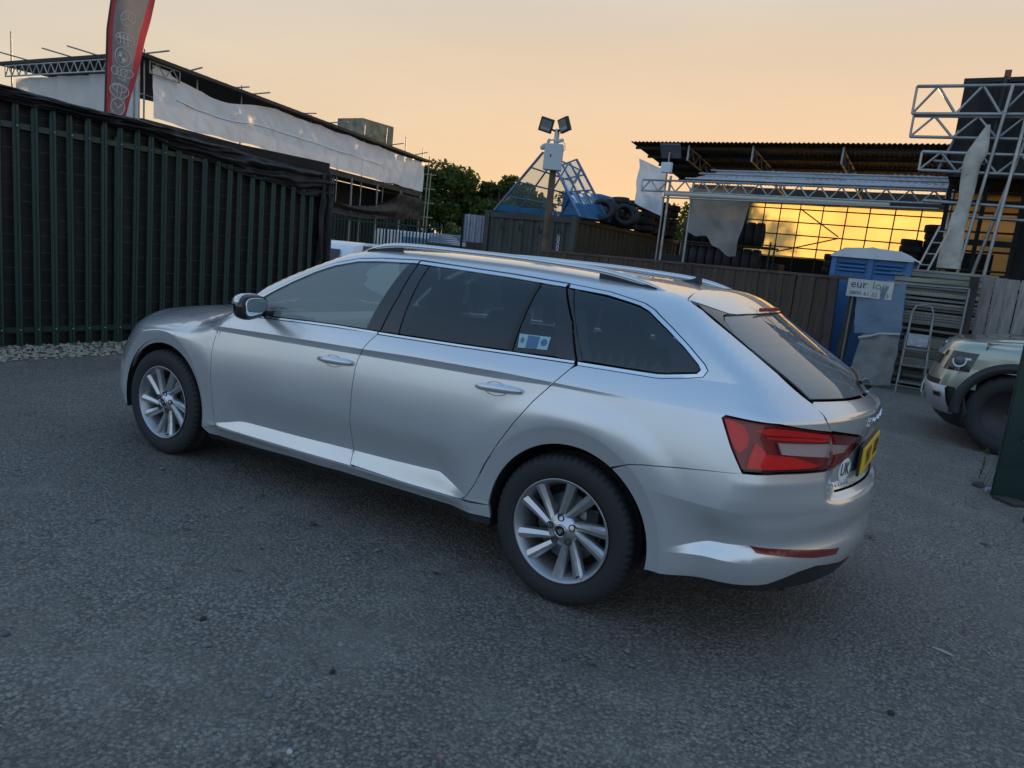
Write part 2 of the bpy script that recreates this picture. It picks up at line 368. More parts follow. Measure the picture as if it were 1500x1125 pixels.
# seams and outlines measured on the body, (x, y, z)
LN = {
  'hood_fender': [(-0.223,-0.894,0.795), (-0.147,-0.894,0.819), (-0.016,-0.889,0.841), (0.139,-0.889,0.856), (0.295,-0.893,0.867), (0.459,-0.908,0.878), (0.563,-0.914,0.884)],
  'hood_rear': [(0.563,-0.914,0.884), (0.631,-0.897,0.937), (0.691,-0.877,0.987)],
  'fender_door': [(0.563,-0.914,0.884), (0.549,-0.905,0.857), (0.534,-0.912,0.811), (0.527,-0.92,0.76), (0.528,-0.927,0.703), (0.533,-0.933,0.628), (0.537,-0.931,0.533), (0.546,-0.926,0.451), (0.558,-0.921,0.359), (0.569,-0.921,0.317)],
  'strip_top': [(0.575,-0.921,0.312), (0.649,-0.914,0.337), (0.744,-0.906,0.365), (0.803,-0.903,0.374), (0.947,-0.904,0.38), (1.212,-0.904,0.388), (1.646,-0.903,0.409), (1.932,-0.903,0.421), (2.205,-0.904,0.435), (2.27,-0.91,0.412), (2.371,-0.927,0.373)],
  'door_bot': [(0.576,-0.922,0.309), (0.789,-0.923,0.31), (1.067,-0.925,0.317), (1.326,-0.926,0.323), (1.606,-0.927,0.332), (1.667,-0.926,0.333), (2.003,-0.926,0.338), (2.305,-0.926,0.345), (2.349,-0.928,0.348)],
  'sill_bot': [(0.475,-0.914,0.273), (0.498,-0.904,0.243), (0.639,-0.881,0.238), (0.931,-0.884,0.247), (1.206,-0.891,0.264), (1.374,-0.891,0.265), (1.569,-0.895,0.277), (2.506,-0.903,0.299)],
  'b_seam': [(1.775,-0.649,1.367), (1.778,-0.682,1.339), (1.773,-0.797,1.186), (1.744,-0.87,1.027), (1.737,-0.876,1.01), (1.704,-0.901,0.968), (1.681,-0.919,0.931), (1.668,-0.911,0.907), (1.651,-0.91,0.877), (1.641,-0.917,0.824), (1.639,-0.929,0.722), (1.642,-0.935,0.62), (1.641,-0.924,0.521), (1.652,-0.903,0.41), (1.655,-0.924,0.34)],
  'chrome_top_f': [(0.852,-0.836,1.094), (0.908,-0.817,1.131), (1.025,-0.777,1.2), (1.138,-0.734,1.261), (1.241,-0.704,1.304), (1.384,-0.674,1.341), (1.522,-0.663,1.355), (1.772,-0.648,1.368)],
  'chrome_bot_f': [(0.926,-0.881,0.983), (1.22,-0.877,0.998), (1.465,-0.876,1.008), (1.735,-0.874,1.014)],
  'fglass_rear': [(1.717,-0.667,1.353), (1.649,-0.872,1.021)],
  'rglass_front': [(1.843,-0.665,1.354), (1.855,-0.869,1.029)],
  'chrome_top_r': [(1.775,-0.652,1.365), (2.012,-0.654,1.362), (2.331,-0.66,1.355), (2.629,-0.668,1.343)],
  'chrome_bot_r': [(1.735,-0.874,1.013), (1.856,-0.873,1.016), (2.212,-0.87,1.026), (2.501,-0.865,1.036), (2.805,-0.855,1.045)],
  'c_seam': [(2.63,-0.665,1.345), (2.733,-0.787,1.199), (2.809,-0.855,1.046), (2.811,-0.86,1.038), (2.743,-0.909,0.955)],
  'rd_rear': [(2.811,-0.86,1.038), (2.795,-0.873,1.018), (2.742,-0.909,0.953), (2.665,-0.915,0.865), (2.584,-0.93,0.751), (2.513,-0.932,0.64), (2.457,-0.93,0.535), (2.415,-0.93,0.434), (2.372,-0.928,0.364), (2.349,-0.928,0.348)],
  'divider': [(2.486,-0.68,1.337), (2.481,-0.862,1.047)],
  'qlight_rear': [(2.58,-0.682,1.332), (2.716,-0.854,1.054)],
  'sticker': [(2.507,-0.832,1.122), (2.662,-0.826,1.128), (2.663,-0.85,1.071), (2.518,-0.857,1.06)],
  'qwin_front': [(2.669,-0.687,1.325), (2.834,-0.851,1.057)],
  'q_chrome': [(2.635,-0.669,1.341), (2.832,-0.678,1.328), (2.945,-0.692,1.312), (3,-0.699,1.303), (3.048,-0.716,1.286), (3.149,-0.759,1.229), (3.241,-0.788,1.169), (3.31,-0.807,1.117), (3.327,-0.813,1.099), (3.319,-0.82,1.08), (3.27,-0.827,1.068), (3.184,-0.839,1.053), (3.154,-0.843,1.05), (3.017,-0.849,1.049), (2.81,-0.856,1.045)],
  'tail_seam': [(3.153,-0.612,1.34), (3.225,-0.606,1.31), (3.352,-0.609,1.232), (3.435,-0.607,1.18), (3.551,-0.61,1.108), (3.663,-0.603,1.032), (3.683,-0.589,1.018), (3.735,-0.585,0.978), (3.754,-0.591,0.952), (3.767,-0.558,0.911), (3.776,-0.528,0.87), (3.78,-0.485,0.805), (3.777,-0.555,0.765), (3.803,-0.439,0.66)],
  'lamp': [(3.443,-0.879,0.943), (3.451,-0.878,0.952), (3.63,-0.814,0.947), (3.768,-0.557,0.91), (3.836,-0.267,0.865), (3.843,-0.182,0.839), (3.82,-0.305,0.795), (3.781,-0.488,0.761), (3.775,-0.57,0.766), (3.655,-0.8,0.772), (3.543,-0.898,0.767), (3.491,-0.894,0.85)],
  'bump_cut': [(3.042,-0.913,0.665), (3.126,-0.931,0.701), (3.177,-0.93,0.712), (3.333,-0.917,0.735), (3.539,-0.899,0.769)],
  'reflector': [(3.594,-0.837,0.489), (3.851,-0.392,0.428), (3.846,-0.41,0.399), (3.793,-0.56,0.413), (3.694,-0.737,0.442), (3.622,-0.823,0.459)],
  'bump_low': [(3.256,-0.912,0.301), (3.485,-0.871,0.325), (3.666,-0.758,0.329), (3.75,-0.636,0.367), (3.796,-0.543,0.377), (3.857,-0.313,0.342)],
}
from mathutils import noise as mnoise
def nz(x, y=0., z=0.): return mnoise.noise(Vector((x, y, z)))
def fbm(x, y=0., z=0., o=4): return sum(nz(x*2**k, y*2**k, z*2**k)/2**k for k in range(o))
def grid(fn, nu, nv, smooth=True):
    vs = [fn(i/nu, j/nv) for j in range(nv+1) for i in range(nu+1)]
    fs = [(j*(nu+1)+i, j*(nu+1)+i+1, (j+1)*(nu+1)+i+1, (j+1)*(nu+1)+i) for j in range(nv) for i in range(nu)]
    return MB().add(vs, fs, smooth)
def lerp(a, b, t): return Vector(a)*(1-t) + Vector(b)*t
# ------------------------------------------------------------------ ground
def asphalt_mat():
    m = bpy.data.materials.new('worn_asphalt'); m.use_nodes = True; nt = m.node_tree; N, L = nt.nodes.new, nt.links.new
    b = nt.nodes['Principled BSDF']; tcn = N('ShaderNodeTexCoord')
    def noise(sc, det=4, rough=.6):
        t = N('ShaderNodeTexNoise'); t.inputs['Scale'].default_value = sc; t.inputs['Detail'].default_value = det; t.inputs['Roughness'].default_value = rough; L(tcn.outputs['Object'], t.inputs[0]); return t.outputs[0]
    def rng(v, a, b_, c, d):
        r = N('ShaderNodeMapRange'); L(v, r.inputs[0]); r.inputs[1].default_value = a; r.inputs[2].default_value = b_; r.inputs[3].default_value = c; r.inputs[4].default_value = d; return r.outputs[0]
    def mix(f, a, c, mode='MIX'):
        x = N('ShaderNodeMix'); x.data_type = 'RGBA'; x.blend_type = mode
        if isinstance(f, float): x.inputs[0].default_value = f
        else: L(f, x.inputs[0])
        for i, v in ((6, a), (7, c)):
            if isinstance(v, tuple): x.inputs[i].default_value = (*v, 1)
            else: L(v, x.inputs[i])
        return x.outputs[2]
    vo = N('ShaderNodeTexVoronoi'); vo.inputs['Scale'].default_value = 62; L(tcn.outputs['Object'], vo.inputs[0])
    vo2 = N('ShaderNodeTexVoronoi'); vo2.inputs['Scale'].default_value = 150; L(tcn.outputs['Object'], vo2.inputs[0])
    stone = mix(rng(vo.outputs['Color'], 0, 1, 0, 1), (.13,.117,.10), (.50,.44,.375))
    stone = mix(rng(vo.outputs['Distance'], .34, .62, 0, 1), stone, (.045,.041,.037))
    fine = mix(rng(vo2.outputs['Color'], 0, 1, 0, 1), (.08,.072,.062), (.44,.39,.335))
    c = mix(.5, stone, fine)
    big = noise(.45, 6); c = mix(rng(big, .35, .65, 0, 1), c, mix(1.0, c, (.76,.76,.77), 'MULTIPLY'))
    mid = noise(2.3, 8, .7); c = mix(rng(mid, .45, .75, 0, .8), c, (.155,.135,.113))
    dusty = noise(1.1, 9, .72); c = mix(rng(dusty, .52, .78, 0, .55), c, (.36,.325,.28))
    oil = noise(3.7, 5, .6); c = mix(rng(oil, .66, .72, 0, .8), c, (.016,.015,.015))
    spk = N('ShaderNodeTexVoronoi'); spk.inputs['Scale'].default_value = 46; L(tcn.outputs['Object'], spk.inputs[0])
    sd = N('ShaderNodeSeparateColor'); L(spk.outputs['Color'], sd.inputs[0])
    pale = N('ShaderNodeMath'); pale.operation = 'MULTIPLY'; L(rng(sd.outputs[0], .985, .990, 0, 1), pale.inputs[0]); L(rng(spk.outputs['Distance'], .30, .22, 0, 1), pale.inputs[1])
    c = mix(pale.outputs[0], c, (.23,.225,.21))
    L(c, b.inputs['Base Color']); b.inputs['Roughness'].default_value = .88; b.inputs['Specular IOR Level'].default_value = .35
    ad = N('ShaderNodeMath'); ad.operation = 'ADD'; L(rng(vo.outputs['Distance'], 0, .6, 1, 0), ad.inputs[0]); L(rng(vo2.outputs['Distance'], 0, .6, .45, 0), ad.inputs[1])
    a2 = N('ShaderNodeMath'); a2.operation = 'MULTIPLY_ADD'; L(noise(14, 8, .7), a2.inputs[0]); a2.inputs[1].default_value = 2.2; L(ad.outputs[0], a2.inputs[2])
    bp = N('ShaderNodeBump'); bp.inputs['Strength'].default_value = 1.0; bp.inputs['Distance'].default_value = .005; L(a2.outputs[0], bp.inputs['Height']); L(bp.outputs[0], b.inputs['Normal'])
    return m
ASPH = asphalt_mat()
def gz(x, y): return .012*fbm(x*.35+3, y*.35, 0, 3) - .004 if False else 0.
vs = []; fs = []
gxs = [-900,-300,-120,-60,-35] + list(np.linspace(-20, 12, 33)) + [25,60,300,900]; gys = [-900,-200,-60,-20] + list(np.linspace(-8, 24, 33)) + [40,70,150,400,1200]
for y in gys:
    for x in gxs: vs.append((x, y, 0))
n = len(gxs); fs = [(j*n+i, j*n+i+1, (j+1)*n+i+1, (j+1)*n+i) for j in range(len(gys)-1) for i in range(n-1)]
g = MB().add(vs, fs, True); tag(g.build('ground', ASPH), kind='structure')
# the same asphalt close to the viewer, with its real relief
def vnoise(x, y, cell, seed):
    r_ = np.random.default_rng(seed); T = r_.random((512, 512)); u, v = x/cell, y/cell; i, j = np.floor(u).astype(int), np.floor(v).astype(int); f, g_ = u-i, v-j; f = f*f*(3-2*f); g_ = g_*g_*(3-2*g_)
    q = lambda a, b: T[a % 512, b % 512]
    return (q(i,j)*(1-f) + q(i+1,j)*f)*(1-g_) + (q(i,j+1)*(1-f) + q(i+1,j+1)*f)*g_
def relief(x, y):
    h = .010*vnoise(x, y, .55, 1) + .006*vnoise(x, y, .16, 2)
    rough = np.clip(vnoise(x, y, .9, 7)*1.5 - .25, .15, 1)
    k = vnoise(x, y, .034, 3); h += .0085*np.maximum(k-.35, 0)**1.2*rough*1.6 + .0050*vnoise(x, y, .017, 4)*(.4+.6*rough) + .0022*vnoise(x, y, .011, 5)
    pit = vnoise(x, y, .23, 8); h -= .012*np.clip((pit-.80)/.15, 0, 1)
    return h
def near_ground(x0, x1, y0, y1, st, join):
    xs, ys = np.arange(x0, x1, st), np.arange(y0, y1, st); X, Y = np.meshgrid(xs, ys); X = X + (RNG.random(X.shape)-.5)*st*.5; Y = Y + (RNG.random(Y.shape)-.5)*st*.5
    e = np.minimum.reduce([X-x0, x1-X, Y-y0 if join < 2 else 9+0*X, np.where((X > 3.9) & (join == 1), 9, y1-Y)]); f = np.clip(e/.5, 0, 1); Z = .0015 + f*relief(X, Y)*1.0
    n_, m_ = len(xs), len(ys); idx = np.arange(n_*m_).reshape(m_, n_); F = np.stack([idx[:-1,:-1], idx[:-1,1:], idx[1:,1:], idx[1:,:-1]], -1).reshape(-1, 4)
    V = np.stack([X, Y, Z], -1).reshape(-1, 3).astype(np.float32)
    me = bpy.data.meshes.new('ground'); me.vertices.add(len(V)); me.vertices.foreach_set('co', V.ravel()); me.loops.add(F.size); me.loops.foreach_set('vertex_index', F.ravel().astype(np.int32)); me.polygons.add(len(F)); me.polygons.foreach_set('loop_start', np.arange(0, F.size, 4, dtype=np.int32)); me.update(calc_edges=True)
    me.polygons.foreach_set('use_smooth', np.ones(len(F), bool)); me.materials.append(ASPH); o = bpy.data.objects.new('ground', me); COL.objects.link(o); tag(o, kind='structure'); return o
near_ground(-3.2, 7.0, -3.35, -1.02, .0105, 1)
near_ground(3.75, 7.0, -1.10, 4.6, .0145, 2)
# loose grit lying on the asphalt
def stones(name, pts, sizes, m, kind='stuff', label=None):
    base = [(1,0,0),(-1,0,0),(0,1,0),(0,-1,0),(0,0,1),(0,0,-1)]
    F = [(0,2,4),(2,1,4),(1,3,4),(3,0,4),(2,0,5),(1,2,5),(3,1,5),(0,3,5)]
    mb = MB()
    for (x, y, z), s in zip(pts, sizes):
        a = random.random()*6.28; c, sn = math.cos(a), math.sin(a); sx, sy, sz = s*random.uniform(.7,1.3), s*random.uniform(.6,1.1), s*random.uniform(.4,.75)
        v = []
        for px_, py_, pz_ in base:
            k = random.uniform(.75, 1.2); qx, qy, qz = px_*sx*k, py_*sy*k, pz_*sz*k
            qx += random.uniform(-.25,.25)*s; qy += random.uniform(-.25,.25)*s
            v.append((x + c*qx - sn*qy, y + sn*qx + c*qy, z + qz))
        mb.add(v, F)
    return tag(mb.build(name, m), label, None, None, kind)
GRIT = mat('grey_grit', (.20,.19,.178), .85, noise=(9, .75, (.03,.03,.03)))
pts = []; sz = []
for _ in range(15000):
    if random.random() < .55: x, y = random.uniform(-1.5, 6.5), random.uniform(-2.9, -1.0)
    elif random.random() < .6: x, y = random.gauss(5.0, 1.0), random.uniform(-2.8, 4.5)
    else: x, y = random.uniform(-6, 7), random.uniform(-2.5, 9)
    s = min(.017, .0034*math.exp(random.gauss(0, .62)))
    if fbm(x*1.2, y*1.2, 5) < -.25 and random.random() < .7: continue
    pts.append((x, y, s*.25 + (.009 if y < -1.0 or x > 3.8 else 0))); sz.append(s)
stones('loose_grit', pts, sz, GRIT, label='small dark grit scattered over the asphalt')
PALEST = mat('pale_chips', (.30,.29,.27), .85, noise=(25, .5))
pts = [(random.uniform(0, 6), random.uniform(-2.8, 3), .011) for _ in range(260)]
stones('pale_chips', pts, [.0022 + .005*random.random()**2 for _ in pts], PALEST, label='pale stone chips lying on the asphalt')
# cream gravel along the foot of the palisade fence
CREAM = mat('cream_gravel', (.42,.38,.30), .85, noise=(13, .45))
pts = []; sz = []
for _ in range(3800):
    y = random.uniform(-2.2, 4.2); x = -3.98 + .72*random.random()**1.25 + .05*nz(y*2)
    if x > -3.32 and random.random() < .35: continue
    s = random.uniform(.014, .034); pts.append((x, y, random.uniform(.0, .03)*max(0, 1-(x+3.98)/.7) + .008)); sz.append(s)
stones('gravel_strip', pts, sz, CREAM, label='cream gravel strip along the foot of the palisade fence')
# rubble and a weed by the green post
pts = []; sz = []
for _ in range(420):
    x, y = random.gauss(4.55, .16), random.gauss(3.1, .45); s = .004 + .018*random.random()**3; pts.append((x, y, s*.4)); sz.append(s)
stones('rubble', pts, sz, mat('rubble_grey', (.20,.19,.18), .9, noise=(11, .6)), label='broken stones and dirt at the foot of the green post')
# ------------------------------------------------------------------ palisade fences
GREEN = mat('green_powder_coat', (.0105,.036,.028), .42, noise=(5, .35)); NETTING = mat('black_netting', (.014,.013,.014), .8, bump=(30, .6, .01))
BOLT = mat('zinc_bolt', (.5,.5,.48), .4, .8)
def pale_mesh(h, w=.068, pointed=True):
    mb = MB(); d = .020; z1 = h - .12 if pointed else h
    prof = [(-w/2, .0), (-w/4, -d), (w/4, -d), (w/2, .0), (w/4+.004, -d+.006), (-w/4-.004, -d+.006)]
    # W-section strip, front along -y (rotated on placing)
    xs_ = [(-w/2, 0), (-w/4, -d), (0, -d*.45), (w/4, -d), (w/2, 0)]
    vs = [(x, y, z) for z in (0, z1) for x, y in xs_]; n = 5
    if pointed: vs += [(x*k, y*.6, h - .12 + dz) for x, y, k, dz in [(xs_[0][0], 0, .9, .03), (xs_[1][0], -d, .8, .10), (0, -d*.45, 1, .12), (xs_[3][0], -d, .8, .10), (xs_[4][0], 0, .9, .03)]]
    fs = [(i, i+1, n+i+1, n+i) for i in range(4)]
    if pointed: fs += [(n+i, n+i+1, 2*n+i+1, 2*n+i) for i in range(4)]
    k = len(vs); vs += [(x, y+.003, z) for x, y, z in vs]; fs += [tuple(reversed([i+k for i in f])) for f in fs]
    mb.add(vs, fs); me = mb.mesh('pale'); me.materials.append(GREEN); return me
def palisade(name, label, a, b, h, pitch, posts, first=0., pointed=True, group=None, hts=None):
    a, b = Vector(a), Vector(b); d = (b-a); Ln = d.length; d.normalize(); ang = math.atan2(d.y, d.x)
    f = empty(name, a, ang, label, 'fence', group)
    me = pale_mesh(h, pointed=pointed); s = first
    while s < Ln:
        o = bpy.data.objects.new('pale', me); COL.objects.link(o); o.parent = f; o.location = (s, random.uniform(-.002,.002), .04); o.rotation_euler = (random.gauss(0,.003), random.gauss(0, .005), random.gauss(0,.02)); s += pitch
        if hts: o.scale = (1, 1, (float(np.interp(s-pitch, *hts)) - .04)/h)
    for z in (.20, 2.18 if hts else h-.22): MB().bbox((0, .004, z-.028), (Ln, .044, z+.028)).build('rail', GREEN, f)
    for p in posts: MB().bbox((p-.03, .01, 0), (p+.03, .12, h-.06)).build('post', GREEN, f)
    return f, me, Ln
fence, _, _ = palisade('palisade_fence', 'dark green steel palisade fence in front of the car, backed with black netting', (-3.9, -2.68, 0), (-3.9, 4.05, 0), 2.31, .1695, (.2, 3.701, 6.70), first=.003, hts=([0,2.57,3.88,5.2,6.2,6.8],[2.50,2.46,2.42,2.31,2.25,2.22]))
fence.rotation_euler = (0, 0, math.pi/2)
for s in np.arange(.003, 6.7, .1695):
    for z in (.20, 2.18):
        o = MB().lathe([(.009,0),(.008,.004),(.001,.006)], 8, Matrix.Translation((s, -.012, z)) @ Matrix.Rotation(R(90), 4, 'X')); 
        if s > 2.3: o.build('bolt', BOLT, fence)
# netting sheet behind the pales, with horizontal stitch lines
def net(u, v):
    y = -2.7 + 6.8*u; z = .03 + 2.42*v; return (-3.965 + .020*fbm(y*2.2, z*1.4, 1) + .035*max(0, fbm(y*3.1, z*.9, 9))*u, y, z)
def net_mat():
    m = mat('black_netting_stitched', (.010,.009,.0095), .7); nt = m.node_tree; N, L = nt.nodes.new, nt.links.new; b = nt.nodes['Principled BSDF']
    t = N('ShaderNodeTexCoord'); sp = N('ShaderNodeSeparateXYZ'); L(t.outputs['Object'], sp.inputs[0])
    def mth(op, a, c): n_ = N('ShaderNodeMath'); n_.operation = op; (L(a, n_.inputs[0]) if not isinstance(a, (int, float)) else None); (L(c, n_.inputs[1]) if not isinstance(c, (int, float)) else setattr(n_.inputs[1], 'default_value', c)); return n_.outputs[0]
    wob = N('ShaderNodeTexNoise'); wob.inputs['Scale'].default_value = 3; L(t.outputs['Object'], wob.inputs[0])
    zz = mth('ADD', sp.outputs[2], mth('MULTIPLY', wob.outputs[0], .03)); fr = mth('FRACT', mth('DIVIDE', zz, .165), 0)
    ln = mth('LESS_THAN', fr, .055); n2 = N('ShaderNodeTexNoise'); n2.inputs['Scale'].default_value = 7; L(t.outputs['Object'], n2.inputs[0])
    f = mth('MULTIPLY', ln, n2.outputs[0]); mx = N('ShaderNodeMix'); mx.data_type = 'RGBA'; L(f, mx.inputs[0]); mx.inputs[6].default_value = (.0085,.0078,.0082,1); mx.inputs[7].default_value = (.085,.08,.08,1); L(mx.outputs[2], b.inputs['Base Color'])
    bp = N('ShaderNodeBump'); bp.inputs['Strength'].default_value = .5; bp.inputs['Distance'].default_value = .02; n3 = N('ShaderNodeTexNoise'); n3.inputs['Scale'].default_value = 9; n3.inputs['Detail'].default_value = 5; L(t.outputs['Object'], n3.inputs[0]); L(n3.outputs[0], bp.inputs['Height']); L(bp.outputs[0], b.inputs['Normal'])
    return m
nb_ = grid(net, 130, 44).build('netting_sheet', net_mat()); tag(nb_, 'black debris netting hung behind the green pales', 'netting')
# the netting's loose top folded forward over the fence
ty = [(-2.7,2.60),(-.11,2.53),(.18,2.51),(.5,2.49),(.91,2.48),(1.2,2.48),(1.6,2.45),(2.04,2.41),(2.51,2.37),(3.04,2.33),(3.49,2.31),(3.86,2.30),(4.08,2.25)]
by = [(-2.7,2.42),(-.13,2.38),(.23,2.385),(.61,2.37),(.86,2.36),(1.19,2.34),(1.42,2.32),(1.76,2.22),(2.3,2.13),(2.81,2.06),(3.25,2.03),(3.49,1.97),(3.79,1.94),(4.08,1.96)]
def flap(u, v):
    y = -2.7 + 6.78*u; zt = np.interp(y, *zip(*ty)); zb = np.interp(y, *zip(*by)); w = zt - zb
    if v < .25: t = v/.25; return (-3.99 + .07*t, y, zt - .14*(1-t) + .012*fbm(y*4, 2))
    t = (v-.25)/.75; z = zt - w*t
    fold = (.030*math.sin(13*t + 5.5*y + 3*nz(y*1.3)) + .022*math.sin(24*t + 8*y + 5*nz(y*2.1, t*2))) * (t*(1-t)*4)**.5 + .03*fbm(y*4, t*4, 4)
    bul = .05*math.sin(math.pi*min(1, t*1.15))
    return (-3.905 + .02 + bul + fold + .012, y, z + .03*nz(y*2.2, 8)*t + .012*nz(y*9, 3)*t)
fp = grid(flap, 210, 30).build('netting_flap', mat('black_netting_flap', (.0115,.0105,.011), .58, bump=(18, .6, .02))); tag(fp, 'loose black netting folded forward over the top of the palisade fence', 'netting')
def endr(u, v):
    z = 2.28 - 2.0*v; y = 3.86 + .20*u + .03*nz(z*3, u*2); return (-3.86 + .05*math.sin(u*9 + 2*nz(z*1.6)) + .035*fbm(z*2.2, u*3, 2), y, z)
er_ = grid(endr, 14, 60).build('netting_end', mat('black_netting_flap', (.0115,.0105,.011), .58)); tag(er_, 'crumpled black netting hanging at the end post of the fence', 'netting')
ep = MB(); ep.bbox((-3.99,4.05,0),(-3.93,4.11,2.18)); tag(ep.build('fence_end_post', GREEN), 'square green post closing the end of the netted fence', 'post')
pst = MB().tube([(-3.93,4.16,0),(-3.93,4.16,2.28)], .014, 10); tag(pst.build('scaffold_post', mat('dark_blue_tube', (.05,.06,.10), .5, noise=(4,.5))), 'thin bluish tube standing at the end of the netted fence', 'post')
gs = MB(); 
for k in range(14):
    x0, y0 = -3.72 + random.uniform(-.04,.04), .86 + random.uniform(-.16,.16); hx = random.uniform(-.05,.05)
    gs.add([(x0-.006,y0,.02),(x0+.006,y0,.02),(x0+hx,y0+random.uniform(-.05,.05),random.uniform(.05,.10))], [(0,1,2)])
tag(gs.build('weeds', mat('weed_green', (.05,.13,.03), .7)), 'few green blades growing in the gravel strip', None, None, 'stuff')
# ------------------------------------------------------------------ feather flag with car makers' marks
flag = empty('feather_flag', (-5.2, 1.72, 0), 0, 'grey feather flag with red edge and white car emblems behind the fence', 'flag')
fl0, fl1 = [(2.2,1.57),(2.69,1.60),(3.2,1.595),(3.6,1.60),(3.94,1.655),(4.3,1.78),(4.7,2.0)], [(2.2,1.80),(2.69,1.87),(3.2,1.99),(3.6,2.07),(3.94,2.16),(4.3,2.22),(4.7,2.16)]
yL = pch(*zip(*fl0)); yR = pch(*zip(*fl1))
def flg(z, t): yl, yr = float(yL(z)), float(yR(z)); return Vector((-5.2 + .03*math.sin(6*t + 2.2*z) + .012*nz(z*4, t*3), yl + (yr-yl)*t, z))
FGREY = sheeting('flag_grey', (.27,.255,.245), .35, .0, .7, 8, .2); FRED = sheeting('flag_red', (.50,.065,.075), .4, .0, .7, 8, .2)
grid(lambda u, v: flg(2.2+2.5*v, .14+.70*u), 20, 60).build('banner', FGREY, flag).location = (5.2, -1.72, 0)
grid(lambda u, v: flg(2.2+2.5*v, .84+.16*u), 6, 60).build('red_edge', FRED, flag).location = (5.2, -1.72, 0)
grid(lambda u, v: flg(2.2+2.5*v, .14*u), 6, 60).build('red_sleeve', FRED, flag).location = (5.2, -1.72, 0)
MB().tube([flg(z, -.01) if z > 2.2 else Vector((-5.2, 1.57, z)) for z in (0, 1.2, 2.2, 2.69, 3.2, 3.6, 3.94, 4.3, 4.7)], .012, 8).build('pole', SATBLK if 'SATBLK' in globals() else mat('satin_black_plastic', (.018,.018,.019), .48), flag).location = (5.2, -1.72, 0)
EMB = mat('flag_print', (.60,.58,.56), .7)
def strip_on_flag(name, pts, w):
    """printed line following points (t across, z up), w wide"""
    mb = MB(); pr = []
    for i in range(len(pts)):
        p = flg(pts[i][1], pts[i][0]); a = flg(*reversed(pts[min(i+1, len(pts)-1)])); b = flg(*reversed(pts[max(i-1, 0)])); d = (a-b); d = Vector((0, d.y, d.z)).normalized() if d.length else Vector((0,1,0)); n_ = Vector((0, -d.z, d.y))
        pr += [p + n_*w/2 + Vector((.006,0,0)), p - n_*w/2 + Vector((.006,0,0))]
    mb.add(pr, [(2*i, 2*i+1, 2*i+3, 2*i+2) for i in range(len(pts)-1)]); o = mb.build(name, EMB, flag); o.location = (5.2, -1.72, 0); return o
def ell(tc_, zc, rt, rz, a0=0, a1=360, n=28): return [(tc_ + rt*math.cos(R(a0+(a1-a0)*k/n)), zc + rz*math.sin(R(a0+(a1-a0)*k/n))) for k in range(n+1)]
def emblem(zc, kind):
    W = float(yR(zc)-yL(zc)); r = dict(star=.086, oval=.095, roundel=.108, rings=.105, ovals=.105, disc=.10)[kind]; q = r/W; c = .50
    if kind == 'star':
        strip_on_flag('emblem_ring', ell(c, zc, q, r), .009)
        for a in (90, 210, 330): strip_on_flag('emblem_spoke', [(c, zc), (c + q*math.cos(R(a)), zc + r*math.sin(R(a)))], .010)
    if kind == 'oval':
        strip_on_flag('emblem_ring', ell(c, zc, q*1.25, r*.85), .009)
        for k in (-.5, 0, .5): strip_on_flag('emblem_bar', [(c+q*(k-.15), zc+r*.6), (c+q*(k+.15), zc-r*.55)], .022)
        strip_on_flag('emblem_bar', [(c-q, zc+.006), (c+q, zc+.006)], .016)
    if kind == 'roundel':
        strip_on_flag('emblem_ring', ell(c, zc, q*1.05, r*1.05), .010); strip_on_flag('emblem_ring', ell(c, zc, q*.62, r*.62), .007)
        for a in (0, 180): strip_on_flag('emblem_quarter', ell(c, zc, q*.32, r*.32, a+90, a+180, 8), .045)
    if kind == 'rings':
        for k in range(4): strip_on_flag('emblem_ring', ell(c + q*(k-1.5)*.62, zc+.02, q*.46, r*.46, n=20), .009)
        o = text('Audi', 'emblem_word', .062, EMB, flag, frame((.0, 0, 0), (0, 1, 0), (0, 0, 1)), .001); p = flg(zc-.065, c); o.location = (p.x+5.2+.035, p.y-1.72, p.z)
    if kind == 'ovals':
        strip_on_flag('emblem_ring', ell(c, zc, q*1.25, r*.85), .010); strip_on_flag('emblem_ring', ell(c, zc+r*.30, q*.95, r*.40), .009); strip_on_flag('emblem_ring', ell(c, zc+.0, q*.38, r*.80), .009)
    if kind == 'disc':
        strip_on_flag('emblem_ring', ell(c, zc, q, r), .010); strip_on_flag('emblem_bar', [(c-q*.6, zc+r*.4), (c, zc-r*.2), (c+q*.6, zc+r*.4)], .016)
for zc, kd in ((3.80,'star'),(3.545,'oval'),(3.335,'roundel'),(3.135,'rings'),(2.925,'ovals'),(2.74,'disc')): emblem(zc, kd)
# ------------------------------------------------------------------ far left: scaffolded building under white sheeting
TUBE = mat('scaffold_tube', (.34,.34,.33), .42, .75, noise=(3, .35)); ALU = mat('aluminium_beam', (.40,.40,.385), .48, .7, noise=(2.5, .3)); DARKROOF = mat('dark_roof_sheet', (.022,.021,.021), .75, noise=(2, .4))
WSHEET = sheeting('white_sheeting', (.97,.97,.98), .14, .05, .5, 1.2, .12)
CLEARSH = sheeting('hazy_sheeting', (.62,.60,.55), .5, .16, .4, 1.6, .6)
BT = sheeting('black_tarpaulin', (.020,.018,.019), .1, 0., .6, 2.2, .6)
LA, LB, LC = Vector((-29.1, 11.07, 0)), Vector((-20.9, 11.41, 0)), Vector((-27.2, 33.9, 0))
bl_ = empty('scaffolded_building', LB, 0, 'dark flat roofed building wrapped in scaffolding and white sheeting beyond the fence', 'building')
def W(p): return Vector(p) - LB
ur = (LC-LB).normalized(); ul = (LA-LB).normalized(); nr = Vector((ur.y, -ur.x, 0)); nl = Vector((-ul.y, ul.x, 0))
if nl.y > 0: nl = -nl
LR = (LC-LB).length; LL = (LA-LB).length
core = MB()
